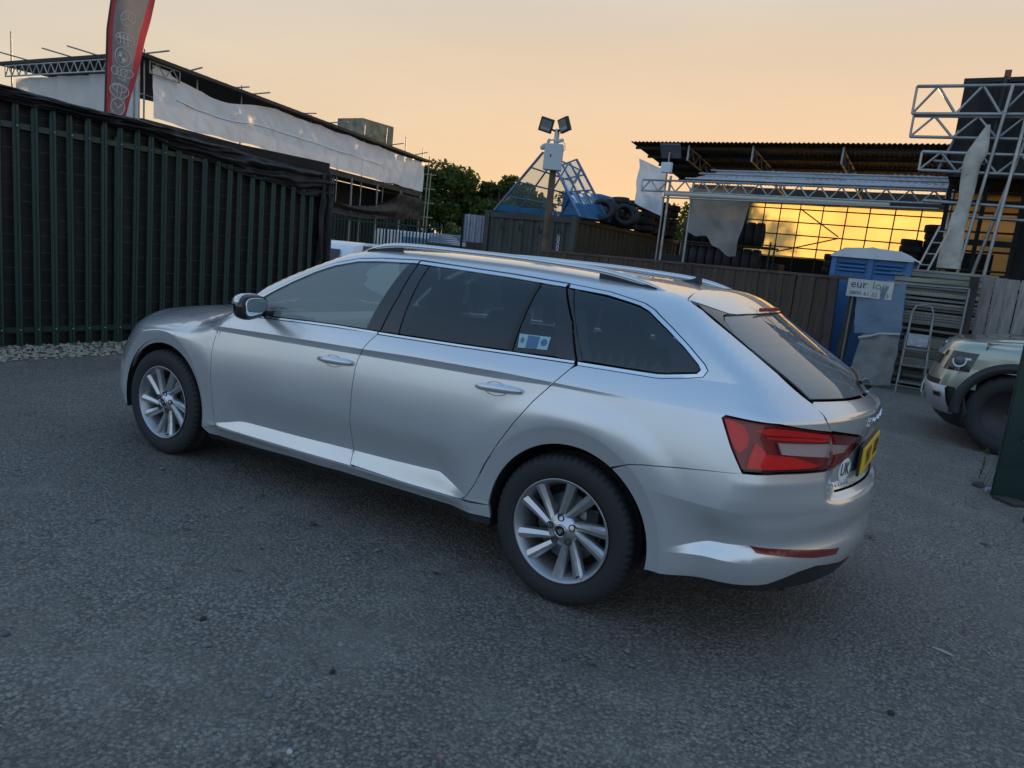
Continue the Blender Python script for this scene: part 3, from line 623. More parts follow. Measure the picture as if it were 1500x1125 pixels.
def quadbox(mb, p, q, z0, z1, dep, nrm):
    a, b = Vector(p), Vector(q); i = -nrm*dep
    mb.hexa([a+Vector((0,0,z0)), b+Vector((0,0,z0)), b+i+Vector((0,0,z0)), a+i+Vector((0,0,z0)), a+Vector((0,0,z1)), b+Vector((0,0,z1)), b+i+Vector((0,0,z1)), a+i+Vector((0,0,z1))])
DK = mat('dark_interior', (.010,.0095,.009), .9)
mb = MB(); quadbox(mb, W(LB) - nr*1.6 + ur*2.4, W(LC) - nr*1.6, 0, 4.4, 3.0, nr); mb.build('wall', DK, bl_)
mb = MB(); quadbox(mb, W(LB) - nl*1.2 + ul*3.2, W(LA) - nl*1.2, 0, 4.4, 3.0, nl); mb.build('wall', DK, bl_)
# roof: thin dark corrugated slab with a ragged eave
rf = MB(); e = .35
P4 = [W(LB) + (nr+nl).normalized()*.55, W(LC) + nr*e + ur*.3, W(LC) - nr*8 + ur*.3, W(LA) - nl*9 + ul*.4, W(LA) + nl*e + ul*.5]
vs = [p + Vector((0,0,6.62 + .10*(k in (2,3)))) for k, p in enumerate(P4)]; vs2 = [v + Vector((0,0,.12)) for v in vs]; k = 5
rf.add(vs + vs2, [tuple(range(k-1,-1,-1)), tuple(range(k, 2*k))] + [(i, (i+1) % k, k+(i+1) % k, k+i) for i in range(k)]); roofL = rf.build('roof', DARKROOF, bl_)
for i in range(90):   # ribs of the roof sheets along the two eaves
    t = (i+.5)/90; p = lerp(P4[0], P4[1], t); MB().box(p + Vector((0,0,6.76)) - nr*.4, (.5,.10,.05), Matrix.Rotation(math.atan2(nr.y, nr.x), 3, 'Z')).build('roof_rib', DARKROOF, roofL) if i % 2 == 0 else None
# white sheeting on the long face
def sheetR(u, v):
    s = LR*(.015 + .975*u); sag = .10*abs(math.sin(s*.9 + .6*math.sin(s*.5)))**.8 + .55*math.exp(-((s-3.6)/2.0)**2); z1 = 6.55 - sag*(.75 if s > 1.2 else .3); z0 = 4.74 + .10*nz(s*.6); z = z0 + (z1-z0)*v
    w = .03*math.sin(s*1.3 + 2.2*nz(s*.5) + 2.4*v) + .020*math.sin(s*5.3 - 5*v + 3*nz(s*.8, 2)) + .03*fbm(s*1.8 + v*3.2, v*1.5, 3)
    p = W(LB) + ur*s + nr*(.10 + w); return (p.x, p.y, z)
grid(sheetR, 260, 24).build('white_sheet', WSHEET, bl_)
def sheetL(u, v):
    s = LL*(.012 + .97*u); z = 4.3 + (6.18 - 4.3)*v; p = W(LB) + ul*s + nl*(.05 + .05*math.sin(s*3.0 + nz(s)*3) + .05*fbm(s*2, v*2, 7)); return (p.x, p.y, z)
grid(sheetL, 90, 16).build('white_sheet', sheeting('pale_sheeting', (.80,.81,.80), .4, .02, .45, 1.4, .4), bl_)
tp = MB(); tp.tube([tuple(Vector(sheetR(u, .55 - .10*u)) + nr*.02) for u in np.linspace(.05, .75, 300)], .020, 6); tp.build('sheet_seam', mat('white_tape', (.80,.82,.86), .6), bl_)
def lattice(parent, a, b, h, n, m, r=.024, up=Vector((0,0,1)), name='tube', rd=None):
    a, b = Vector(a), Vector(b); rd = rd or r*.8; u = up*h
    MB().bar(a, b, r, 8).build('chord', m, parent); MB().bar(a+u, b+u, r, 8).build('chord', m, parent)
    for i in range(n):
        p, q = lerp(a, b, i/n), lerp(a, b, (i+1)/n); mid = lerp(p, q, .5)
        MB().bar(p, mid+u, rd, 6).build('lacing', m, parent); MB().bar(mid+u, q, rd, 6).build('lacing', m, parent)
    MB().bar(a, a+u, rd, 6).build('lacing', m, parent); MB().bar(b, b+u, rd, 6).build('lacing', m, parent)
lattice(bl_, W(LB) + nl*.30 + ul*.3 + Vector((0,0,6.20)), W(LA) + nl*.30 + Vector((0,0,6.20)), .38, 16, ALU, .03)
lattice(bl_, W(LB) + nr*.2 + ur*.1 + Vector((0,0,6.2)), W(LB) + nr*.2 + ur*1.5 + Vector((0,0,6.2)), .38, 2, ALU, .025)
# standards and putlogs of the scaffold
for s in np.linspace(.2, LR-.1, 10):
    p = W(LB) + ur*s - nr*.12; ztop = 6.5 + (.9 if int(s*7) % 3 != 1 else .3) + .4*random.random(); MB().bar(p, p + Vector((0,0,ztop)), .03, 6).build('tube', TUBE, bl_)
for s in (.5, 2.3, 4.9, 6.4, 9.8, 12.6, 15.2, 18.9, 22.3):
    p = W(LB) + ur*s + Vector((0,0,6.80+.1*random.random())); q = random.uniform(.45,.8); MB().bar(p - nr*.8 - ur*random.uniform(-.4,.4), p + nr*q*.8 + Vector((0,0,random.uniform(-.08,.25))), .028, 6).build('tube', TUBE, bl_)
for s in (.6, 3.0, 4.6, 7.6):
    p = W(LB) + ul*s + Vector((0,0,6.86)); MB().bar(p - nl*.8 - ul*.2, p + nl*.75 + ul*.15 + Vector((0,0,.10)), .028, 6).build('tube', TUBE, bl_)
for s in (.0, .25): p = W(LB) + ul*s*1.2 + nl*.12; MB().bar(p, p + Vector((0,0,7.3 - s*2)), .03, 6).build('tube', TUBE, bl_)
for zz in (4.62, 5.5): MB().bar(W(LB) - nr*.1 + Vector((0,0,zz)), W(LC) - nr*.1 + Vector((0,0,zz)), .026, 6).build('tube', TUBE, bl_)
MB().bar(W(LA) + nl*.1 - ul*.05, W(LA) + nl*.1 - ul*.05 + Vector((0,0,7.9)), .03, 6).build('tube', TUBE, bl_)
for zz in (3.2, 4.1, 5.0, 5.9): MB().bar(W(LC) + ur*.2 - nr*.5 + Vector((0,0,zz)), W(LC) + ur*.6 + nr*.6 + Vector((0,0,zz)), .03, 6).build('tube', mat('pale_wood_pole', (.40,.36,.28), .7), bl_)
for dx_ in (.25, .55): MB().bar(W(LC) + ur*dx_ + nr*(.3*dx_), W(LC) + ur*(dx_-.1) + nr*(.2+.2*dx_) + Vector((0,0,7.0 if dx_ < .3 else 6.0)), .035, 6).build('tube', mat('pale_wood_pole', (.40,.36,.28), .7), bl_)
# floor edge below the sheeting and the dark tarpaulin below it
mb = MB(); quadbox(mb, W(LB) + nr*.02, W(LC) + nr*.02, 4.42, 4.70, 1.5, nr); mb.build('floor_edge', mat('grey_fascia', (.06,.055,.05), .8, noise=(1.5,.4)), bl_)
for s in (14.3, 17.2, 20.2, 23.1): p = W(LB) + ur*s + nr*.02; MB().bar(p, p + Vector((0,0,4.5)), .05, 8).build('column', mat('grey_column', (.30,.28,.25), .7), bl_)
def tarpR(u, v):
    s = 12.0 + (LR-12.0)*u; zt = np.interp(s, [12,14,16.5,18.5,19.8,23.4], [3.15,3.05,3.25,3.75,4.30,4.28]); zb = np.interp(s, [12,16,19,23.4], [2.3,2.55,2.72,3.0]); z = zb + (zt-zb)*v + .04*nz(s*3, v*2)
    p = W(LB) + ur*s + nr*(.14 + .10*math.sin(v*9 + s*.9) * (1 if s < 19.5 else .25) + .05*fbm(s*2, v*3, 5)); return (p.x, p.y, z)
grid(tarpR, 120, 26).build('black_tarp', BT, bl_)
# brick stair tower on its roof, far end
tw = MB(); c_ = Vector((-27.9, 29.2, 0)); tw.box((c_.x, c_.y, 7.35), (2.0, 2.6, 1.5)); tag(tw.build('roof_tower', mat('mossy_brick', (.30,.26,.17), .9, noise=(2.5, .5)), bevel=.02), 'low mossy brick housing on the roof behind the white sheeting', 'brick housing')
# ------------------------------------------------------------------ second palisade fence and what stands round it
f2, _, _ = palisade('palisade_fence', 'bare green palisade fence far off, below the white sheeted building', (-20.4, 19.83, 0), (-15.45, 21.38, 0), 2.40, .155, (.1, 2.6, 5.1), group='green palisade fences')
fence['group'] = 'green palisade fences'
WHITEP = mat('white_van_paint', (.75,.76,.76), .35, coat=.5)
def van(name, loc, rz, label, L=4.9, Wd=1.9, H=2.0):
    v = empty(name, loc, rz, label, 'van')
    prof = [(-L/2,.35),(L/2,.35),(L/2,.95),(L/2-.55,1.15),(L/2-1.25,H-.12),(L/2-1.5,H),(-L/2+.08,H),(-L/2,H-.15)]
    mb = MB(); mb.prism([(x, z) for x, z in prof], Wd, Matrix(((1,0,0,0),(0,0,-1,Wd/2),(0,1,0,0),(0,0,0,1)))); mb.build('body', WHITEP, v, bevel=.06)
    DG = mat('dark_window', (.015,.018,.02), .08)
    for sy in (-1, 1):
        MB().prism([(L/2-1.95,1.15),(L/2-.85,1.15),(L/2-1.36,H-.18),(L/2-1.95,H-.18)], .012, Matrix(((1,0,0,0),(0,0,-1,sy*(Wd/2+.004)+.006),(0,1,0,0),(0,0,0,1)))).build('side_window', DG, v)
        for x in (-L/2+.9, L/2-.9): w_ = MB(); w_.lathe([(.30,-.1),(.33,-.06),(.33,.06),(.30,.1)], 24, Matrix.Translation((x, sy*(Wd/2-.1), .33)) @ Matrix.Rotation(R(90), 4, 'X'), cap=True); w_.build('wheel', mat('tyre_rubber', (.022,.022,.023), .72), v)
    MB().box((-L/2-.004, 0, 1.5), (.01, Wd*.8, .5)).build('rear_window', DG, v)
    return v
van('parked_van', (-19.3, 25.2, 0), R(18), 'white van parked behind the far green fence')
van('parked_van', (-16.9, 23.6, 0), R(10), 'smaller blue grey van at the right end of the far green fence', L=3.8, Wd=1.7, H=1.75)
for ch in bpy.data.objects['parked_van.001'].children:
    if ch.name.startswith('body'): ch.data = ch.data.copy(); ch.data.materials[0] = mat('blue_grey_paint', (.22,.30,.42), .4, coat=.4)
mb = MB(); mb.bbox((-14.3,18.9,0),(-12.9,20.1,1.55)); tag(mb.build('storage_bin', mat('dark_bin', (.03,.03,.032), .7), bevel=.03), 'dark square bin standing at the end of the far green fence', 'bin')
pb = empty('pallet_stack', (-13.75, 19.8, 1.55), R(12), 'bluish stack of boards lying on the dark bin', 'boards')
for k in range(5): MB().box((0, .1*random.uniform(-1,1), .05+.075*k), (1.35, .9, .055)).build('board', mat('blue_grey_board', (.22,.28,.38), .6, noise=(3,.3)), pb)
gp = empty('corrugated_panel', (-10.5, 17.0, 0), R(35), 'grey corrugated steel panel standing beside the dark green container', 'panel')
xs_ = np.linspace(-.55, .55, 23); mb = MB(); vs = [(x, .03*(1 if (i//2) % 2 else -1), z) for z in (1.7, 2.6) for i, x in enumerate(xs_)]; mb.add(vs, [(i, i+1, 23+i+1, 23+i) for i in range(22)]); mb.build('sheet', mat('grey_corrugated', (.30,.32,.37), .5, .4, noise=(3,.3)), gp)
MB().bbox((-.55,-.05,0),(-.48,.05,2.6)).build('leg', DK, gp); MB().bbox((.48,-.05,0),(.55,.05,2.6)).build('leg', DK, gp)
mb = MB(); mb.bbox((-11.4,17.6,0),(-9.9,18.4,1.72)); tag(mb.build('skip', mat('dark_bin', (.03,.03,.032), .7), bevel=.03), 'low dark skip behind the grey corrugated panel', 'skip')
# ------------------------------------------------------------------ trees
def leaf_mat(name, col, tr=.35):
    m = bpy.data.materials.new(name); m.use_nodes = True; nt = m.node_tree; nt.nodes.clear(); N, L = nt.nodes.new, nt.links.new
    g_ = N('ShaderNodeNewGeometry'); mx = N('ShaderNodeMix'); mx.data_type = 'RGBA'; L(g_.outputs['Random Per Island'], mx.inputs[0]); mx.inputs[6].default_value = (*[c*.6 for c in col], 1); mx.inputs[7].default_value = (*[c*1.35 for c in col], 1)
    d = N('ShaderNodeBsdfDiffuse'); L(mx.outputs[2], d.inputs[0]); t = N('ShaderNodeBsdfTranslucent'); L(mx.outputs[2], t.inputs[0]); ms = N('ShaderNodeMixShader'); ms.inputs[0].default_value = tr; L(d.outputs[0], ms.inputs[1]); L(t.outputs[0], ms.inputs[2]); o = N('ShaderNodeOutputMaterial'); L(ms.outputs[0], o.inputs[0]); return m
BARK = mat('bark', (.08,.06,.045), .9, noise=(6,.4))
def tree(name, loc, h, rx, lm, label, n=5200, leaf=.26, group=None, cat='tree', z0=.22, dens_=1.):
    t = empty(name, loc, 0, label, cat, group); tk = MB(); tk.tube([(0,0,0),(.05,.03,h*.3),(-.05,.1,h*.6),(0,0,h*.85)], [h*.035, h*.028, h*.016, .02], 8)
    lobes = []
    for k in range(26):
        a = random.random()*6.28; zz = random.uniform(z0, .92)*h; rr = rx*math.sqrt(max(.06, 1-((zz/h-.52)/.5)**2))*random.uniform(.25,.92); lobes.append((rr*math.cos(a), rr*math.sin(a), zz, random.uniform(.16,.32)*rx))
        tk.tube([(0,0,zz*.55), (rr*math.cos(a)*.5, rr*math.sin(a)*.5, zz*.85), (rr*math.cos(a), rr*math.sin(a), zz)], [h*.012, h*.008, .01], 5)
    tk.build('trunk', BARK, t)
    vs = np.zeros((n*4, 3)); fs = []
    for i in range(n):
        lx, ly, lz, lr = lobes[random.randrange(len(lobes))]; d = Vector((random.gauss(0,1), random.gauss(0,1), random.gauss(0,1))).normalized()*lr*random.random()**.38*1.25
        p = Vector((lx, ly, lz)) + Vector((d.x, d.y, d.z*.8)); a = Vector((random.gauss(0,1), random.gauss(0,1), random.gauss(0,.6))).normalized(); b = a.cross(Vector((random.gauss(0,1), random.gauss(0,1), random.gauss(0,1)))).normalized(); s = leaf*random.uniform(.5,1.2)
        for q, w in enumerate(((-.5,-.3),(.1,-.42),(.6,.05),(.0,.4))): vs[i*4+q] = p + a*s*w[0] + b*s*w[1]
        fs.append((i*4, i*4+1, i*4+2, i*4+3))
    mb = MB(); mb.add(vs.tolist(), fs); mb.build('crown', lm, t); return t
LEAF1 = leaf_mat('dark_leaves', (.085,.118,.032)); LEAF2 = leaf_mat('olive_leaves', (.115,.140,.042)); LEAF3 = leaf_mat('pale_shrub_leaves', (.20,.24,.10))
TG = 'trees beyond the yard'
for x, y, h, r_, lm, n_, lab in ((-37.6,44.5,8.0,3.4,LEAF1,8000,'tall dark tree right beside the white sheeted building'), (-35.0,47.0,8.3,3.6,LEAF2,8500,'broad olive tree second in the tree row'), (-32.2,45.5,7.8,3.5,LEAF1,8500,'round topped dark tree in the middle of the tree row'), (-29.8,46.5,7.7,3.3,LEAF2,8500,'olive tree right of the middle of the tree row'), (-27.0,46.0,6.6,2.9,LEAF1,7000,'low dark tree sloping down behind the dark green container')):
    tree('broadleaf_tree', (x, y, 0), h, r_, lm, lab, n_, .36, TG, z0=.10)
tree('broadleaf_tree', (-21.8, 44.0, 0), 6.6, 2.0, LEAF1, 'thin crowned tree seen through the glazed frame on the container', 1500, .26, TG)
for k, (x, y, h, r) in enumerate(((-22.6,32.5,3.0,1.4),(-20.3,33.0,2.6,1.5))):
    tree('flowering_shrub', (x, y, 0), h, r, LEAF3, ('taller pale flowering shrub beside the scaffold end', 'lower pale flowering shrub near the grey corrugated panel')[k], 6000, .17, 'pale shrubs', 'shrub', .1)
for k, (x, y) in enumerate(((-13.4,52),(-11.8,47),(-17.5,54))):
    tree('broadleaf_tree', (x, y, 0), 6.8, 3.6, LEAF1, ('tree showing as a shadow through the yellow sheeting', 'bushy tree behind the open shed', 'tree behind the tyre pile')[k], 3500, .34, TG)
# ------------------------------------------------------------------ panels cut from the body surface
def inpoly(q, poly):
    x, y = q[:,0], q[:,1]; ins = np.zeros(len(q), bool); n = len(poly)
    for i in range(n):
        (x1, y1), (x2, y2) = poly[i], poly[(i+1) % n]
        if y1 == y2: continue
        c = ((y1 > y) != (y2 > y)) & (x < (x2-x1)*(y-y1)/(y2-y1) + x1); ins ^= c
    return ins
def dens(pts, res):
    out = []
    for a, b in zip(pts[:-1], pts[1:]):
        n = max(1, int(math.ceil(math.dist(a, b)/res)))
        out += [(a[0]+(b[0]-a[0])*k/n, a[1]+(b[1]-a[1])*k/n) for k in range(n)]
    return out
def ring(segs, res):
    """closed outline from [(points, gap), ...]; every seam edge is drawn in by its gap"""
    P = []; G = []
    for i, (pts, g) in enumerate(segs):
        nxt = segs[(i+1) % len(segs)][0][0]
        d = dens(list(pts) + [nxt], res); P += d; G += [g]*len(d)
    Q = [P[0]]; H = [G[0]]
    for p, g in zip(P[1:], G[1:]):
        if math.dist(p, Q[-1]) > 1e-4: Q.append(p); H.append(g)
    if math.dist(Q[0], Q[-1]) < 1e-4: Q.pop(); H.pop()
    A = np.array(Q); area = .5*np.sum(A[:,0]*np.roll(A[:,1], -1) - np.roll(A[:,0], -1)*A[:,1])
    if area < 0: A = A[::-1].copy(); H = H[::-1]
    t = np.roll(A, -1, 0) - np.roll(A, 1, 0); t /= np.maximum(np.linalg.norm(t, axis=1, keepdims=True), 1e-9)
    return A + np.stack([-t[:,1], t[:,0]], -1)*np.array(H)[:,None]
def side_rows(x0, x1, ks=(2,3,5,6,7), e=.0018):
    xs = np.arange(x0, x1, .018); q = []
    for k in ks:
        for s in (-e, e): q.append(np.stack([xs, Zn[k](xs) + s], -1))
    for ax, c in ((0., .345), (RA, .345)):
        a = np.arange(-.1, math.pi+.1, .035)
        for r in (.4345, .4435): q.append(np.stack([ax + .012 + r*np.cos(a), c + r*np.sin(a)], -1))
    return q
def tail_rows(x0, x1, zs=(.42,.485,.60,.645,.66,.70,.865,.95,.975,1.0,1.03), e=.002):
    xs = np.arange(x0, x1, .02); return [np.stack([xs, 0*xs + z + s], -1) for z in zs for s in (-e, e)]
def panel(name, chart, segs, m, parent=None, off=0., res=.026, thick=.02, extra=None, flipside=False, both=True, gap=.0022):
    """a piece of the skin inside the outline; its rim is turned inwards. both: also the mirrored twin"""
    if not isinstance(segs[0][0], (list, tuple)) or not isinstance(segs[0][1], (int, float)) or isinstance(segs[0][0], (int, float)): segs = [(list(segs), gap)]
    B = ring(segs, res); nb = len(B)
    lo, hi = B.min(0), B.max(0)
    gx, gy = np.meshgrid(np.arange(lo[0], hi[0], res), np.arange(lo[1], hi[1], res)); gx[1::2] += res/2
    I = np.stack([gx.ravel(), gy.ravel()], -1)
    E = [(i, (i+1) % nb) for i in range(nb)]
    near2 = lambda q, C: np.min(((q[:,None,:] - C[None])**2).sum(-1), 1) if len(q) and len(C) else np.full(len(q), 9.)
    I = I[inpoly(I, B)]; I = I[near2(I, B) > (res*.30)**2]
    V = B
    if extra:
        rows = []
        for row in extra:
            k_ = (row[:,0] > lo[0]) & (row[:,0] < hi[0]) & (row[:,1] > lo[1]) & (row[:,1] < hi[1]); row = row[k_]
            if len(row) == 0: continue
            ok = inpoly(row, B) & (near2(row, B) > .0035**2); idx = np.where(ok)[0]
            for a_, b_ in zip(idx[:-1], idx[1:]):
                if b_ == a_+1 and math.dist(row[a_], row[b_]) < .06: rows.append((len(V) + int(np.sum(ok[:a_])), len(V) + int(np.sum(ok[:b_]))))
            V = np.concatenate([V, row[ok]])
        E += rows
        I = I[near2(I, V[nb:]) > (res*.42)**2] if len(V) > nb else I
    V = np.concatenate([V, I]) if len(I) else V
    vo, eo, fo, *_ = delaunay_2d_cdt([Vector((float(a), float(b))) for a, b in V], E, [], 0, 1e-5)
    V = np.array([(v.x, v.y) for v in vo]); F = np.array([f for f in fo if len(f) == 3])
    F = F[inpoly(V[F].mean(1), B)]
    P = chart(V, off); N = normal(P)
    fn = np.cross(P[F[:,1]] - P[F[:,0]], P[F[:,2]] - P[F[:,0]]); fl = (fn*N[F].sum(1)).sum(-1) < 0
    F[fl] = F[fl][:, ::-1]
    # rim
    pb = chart(B, off); nbn = normal(pb); tb = np.roll(pb, -1, 0) - np.roll(pb, 1, 0); tb /= np.maximum(np.linalg.norm(tb, axis=1, keepdims=True), 1e-9)
    ob = np.cross(tb, nbn)
    c = P.mean(0)
    n0 = len(P); verts = np.concatenate([P, pb, pb - nbn*thick]); nor = np.concatenate([N, ob, ob])
    faces = F.tolist()
    for i in range(nb):
        j = (i+1) % nb; q = [n0+i, n0+j, n0+nb+j, n0+nb+i]
        a = verts[q[1]] - verts[q[0]]; b = verts[q[3]] - verts[q[0]]
        if np.dot(np.cross(a, b), ob[i]) < 0: q = q[::-1]
        faces.append(q)
    # outward test for the rim normals: away from the middle of the piece
    s = np.sign(((pb - c)*ob).sum()) or 1
    if s < 0:
        nor[n0:] *= -1; faces = faces[:len(F)] + [f[::-1] for f in faces[len(F):]]
    res_objs = []
    for sgn in ((1, -1) if both else (1,)):
        vv = verts*np.array([1, sgn, 1]); nn = nor*np.array([1, sgn, 1]); ff = faces if sgn > 0 else [f[::-1] for f in faces]
        me = bpy.data.meshes.new(name); me.from_pydata(vv.tolist(), [], ff); me.update()
        me.polygons.foreach_set('use_smooth', [True]*len(ff)); me.normals_split_custom_set_from_vertices(nn.tolist())
        o = bpy.data.objects.new(name, me); COL.objects.link(o); me.materials.append(m)
        par = parent[0 if sgn > 0 else 1] if isinstance(parent, (list, tuple)) else parent
        if par is not None: o.parent = par
        res_objs.append(o)
    return res_objs if both else res_objs[0]
XZ = lambda k: [(p[0], p[2]) for p in LN[k]]
YZ = lambda pts: [(p[1], p[2]) for p in pts]
def shift(pts, dz): return [(a, b+dz) for a, b in pts]
def arc(cx, cz, rx, rz, a0, a1, n=40): return [(cx + rx*math.cos(R(a0+(a1-a0)*k/n)), cz + rz*math.sin(R(a0+(a1-a0)*k/n))) for k in range(n+1)]
def ribbon(pts, w):
    A = np.array(pts); t = np.gradient(A, axis=0); t /= np.linalg.norm(t, axis=1, keepdims=True); n = np.stack([-t[:,1], t[:,0]], -1)
    return [tuple(p) for p in A + n*w/2] + [tuple(p) for p in (A - n*w/2)[::-1]]
def sym(pts): return list(pts) + [(-a, b) for a, b in reversed(pts)]
# ------------------------------------------------------------------ materials of the cars
def paint(name, col, metal=.8, rough=.33):
    m = mat(name, col, rough, metal, coat=1.0, coat_r=.02); nt = m.node_tree; b = nt.nodes['Principled BSDF']
    # faint dust film and flake
    t = nt.nodes.new('ShaderNodeTexCoord'); n = nt.nodes.new('ShaderNodeTexNoise'); n.inputs['Scale'].default_value = 2.5; n.inputs['Detail'].default_value = 10
    nt.links.new(t.outputs['Object'], n.inputs[0]); r = nt.nodes.new('ShaderNodeMapRange'); r.inputs[1].default_value = .35; r.inputs[2].default_value = .75; r.inputs[3].default_value = rough-.03; r.inputs[4].default_value = rough+.06
    nt.links.new(n.outputs[0], r.inputs[0]); nt.links.new(r.outputs[0], b.inputs['Roughness'])
    r2 = nt.nodes.new('ShaderNodeMapRange'); r2.inputs[3].default_value = .015; r2.inputs[4].default_value = .06; nt.links.new(n.outputs[0], r2.inputs[0]); nt.links.new(r2.outputs[0], b.inputs['Coat Roughness'])
    return m
SILVER = paint('silver_paint', (.70, .715, .735), .64, .24)
GLOSSBLK = mat('gloss_black_trim', (.012, .012, .014), .14, coat=.5)
SATBLK = mat('satin_black_plastic', (.018, .018, .019), .48)
CHROME = mat('polished_trim', (.80, .81, .83), .16, 1.0)
RUBBER = mat('tyre_rubber', (.0135, .0135, .014), .62, noise=(60, .25))
ALLOY = mat('alloy_silver', (.56, .57, .59), .30, .85, coat=.6, coat_r=.08)
ALLOYIN = mat('alloy_barrel', (.42, .43, .45), .42, .85)
DARKIN = mat('dark_cabin_trim', (.022, .022, .024), .7)
SEATM = mat('dark_seat_fabric', (.03, .03, .033), .85, noise=(90, .3))
BEIGE = mat('light_cabin_trim', (.50, .47, .40), .6)
STEEL = mat('brake_steel', (.30, .29, .28), .45, .9, noise=(40, .3))
GLASSF = glass('clear_window_glass', (.86, .92, .89), haze=(.52,.60,.57,.34))  # pale diffuse share stands in for the sky reflected in the panes
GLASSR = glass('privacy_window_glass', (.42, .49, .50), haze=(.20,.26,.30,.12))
GLASSB = glass('tinted_rear_screen', (.22, .25, .25), haze=(.46,.47,.46,.42))  # grey diffuse share: reflected sky put into the colour, with a dust film
LENSRED = glass('red_lamp_lens', (1., .88, .87))
LENSCLR = glass('clear_lamp_lens', (.92, .92, .92))
REDIN = mat('red_lamp_reflector', (.95, .012, .010), .5)
REDDK = mat('dark_red_lamp_body', (.34, .010, .010), .35)
LAMPSIL = mat('silver_lamp_reflector', (.85, .85, .86), .3, .25)
REFLR = mat('red_reflector', (.16, .008, .010), .22, coat=.6)
PLATEY = mat('yellow_plate', (.80, .50, .012), .38)
PLATEK = mat('plate_black', (.01, .01, .01), .5)
WHITEV = mat('white_vinyl', (.80, .81, .80), .4)
# ------------------------------------------------------------------ the silver estate car
car = empty('estate_car', (0, 0, 0), 0, 'silver estate car with roof rails and tinted rear windows, parked on the asphalt', 'car')
ARCF = lambda a0, a1: arc(.030, .333, .405, .373, a0, a1)
ARCR = lambda a0, a1: arc(2.862, .335, .377, .377, a0, a1)
ybx = pch([.50,.75,1.0,1.3,1.6,2.4,3.0,3.2], [.775,.705,.650,.605,.590,.585,.585,.610])
def roof_edge(x0, x1, n=40):
    xs = np.linspace(x0, x1, n); p = ch_top(np.stack([xs, -ybx(xs)], -1)); return [(float(a), float(b)) for a, b in zip(p[:,0], p[:,2])]
ERow = side_rows(-.6, 3.8)
# -- wings
panel('front_wing', ch_side, [([(-.52,.705),(-.36,.765)] + XZ('hood_fender'), .0022), (XZ('fender_door')[1:] + [(.566,.300)], .0022), ([(.52,.285),(.452,.268)], .001), (ARCF(-9, 133), 0.), ([(-.33,.652),(-.43,.668)], .0016)], SILVER, car, extra=ERow)
# -- sills
zs = lambda x: float(np.interp(x, [.57,1.067,1.606,2.345,2.52], [.304,.313,.328,.341,.350]))
panel('sill', ch_side, [([(.45,.268),(.52,.287),(.575,.303)] + [(x, zs(x)) for x in (.79,1.07,1.33,1.6,2.0,2.3,2.36)], .0018), ([(2.489,.352)], .0),
    ([(2.50,.297)] + [(a, b) for a, b in reversed(XZ('sill_bot')[1:-1])], 0.)], SILVER, car, extra=side_rows(.4, 2.6, (1, 2)))
panel('sill_underside', ch_side, [([(.484,.236)] + XZ('sill_bot')[2:-1] + [(2.50,.295),(2.5,.262),(1.5,.24),(.5,.205)], .001)], SATBLK, car)
# -- doors
fd_top = [(.70,.978),(.80,.968)] + shift(XZ('chrome_bot_f')[:-1], -.008)
fdoor = panel('front_door', ch_side, [(XZ('fender_door')[::-1], .0022), (XZ('hood_rear')[1:], .0022), (fd_top, .001), ([(a, b) for a, b in XZ('b_seam') if b < 1.012], .0022), (XZ('door_bot')[5::-1], .0020)], SILVER, car, extra=ERow)
rdoor = panel('rear_door', ch_side, [([(a, b) for a, b in XZ('b_seam') if b < 1.012][::-1], .0022), (shift(XZ('chrome_bot_r'), -.008), .001), (XZ('rd_rear')[1:], .0022), (XZ('door_bot')[:5:-1], .0020)], SILVER, car, extra=ERow)
for par, poly in ((fdoor, [(.62,.95),(1.70,1.0),(1.60,.40),(.62,.40)]), (rdoor, [(1.72,1.0),(2.76,1.02),(2.45,.60),(2.30,.42),(1.70,.40)])):
    panel('door_card', ch_side, poly, DARKIN, par, off=-.07, res=.08, thick=.01)
# -- body side: windscreen pillar, cant rail, rear quarter, one pressing
topl = [(a, b+.011) for a, b in XZ('chrome_top_f')] ; topr = [(a, b+.011) for a, b in XZ('chrome_top_r')]
qo = [(2.64,1.352),(2.832,1.340),(2.95,1.322),(3.008,1.312),(3.06,1.293),(3.165,1.232),(3.255,1.172),(3.325,1.119),(3.342,1.098),(3.330,1.072),(3.27,1.058),(3.184,1.043),(3.155,1.040),(3.017,1.038),(2.82,1.034)]
bump = XZ('bump_cut')
lampo = [(3.547,.762),(3.488,.851),(3.437,.946),(3.449,.957),(3.631,.952),(3.770,.914)]
tl = XZ('tail_seam')
panel('rear_quarter', ch_side, [([(.690,.992),(.765,1.042)] + topl + topr[1:], .001), (qo, .001), (XZ('rd_rear')[1:], .0022), ([(2.375,.352),(2.489,.354)], .001), (ARCR(177, 61), 0.), (bump[:-1], .0018), (lampo, .0016), (tl[8:0:-1], .0022), ([(3.157,1.343)], 0.), (roof_edge(3.12, .56)[:-1] + [(.60,.99)], 0.)], SILVER, car, extra=ERow, res=.024)
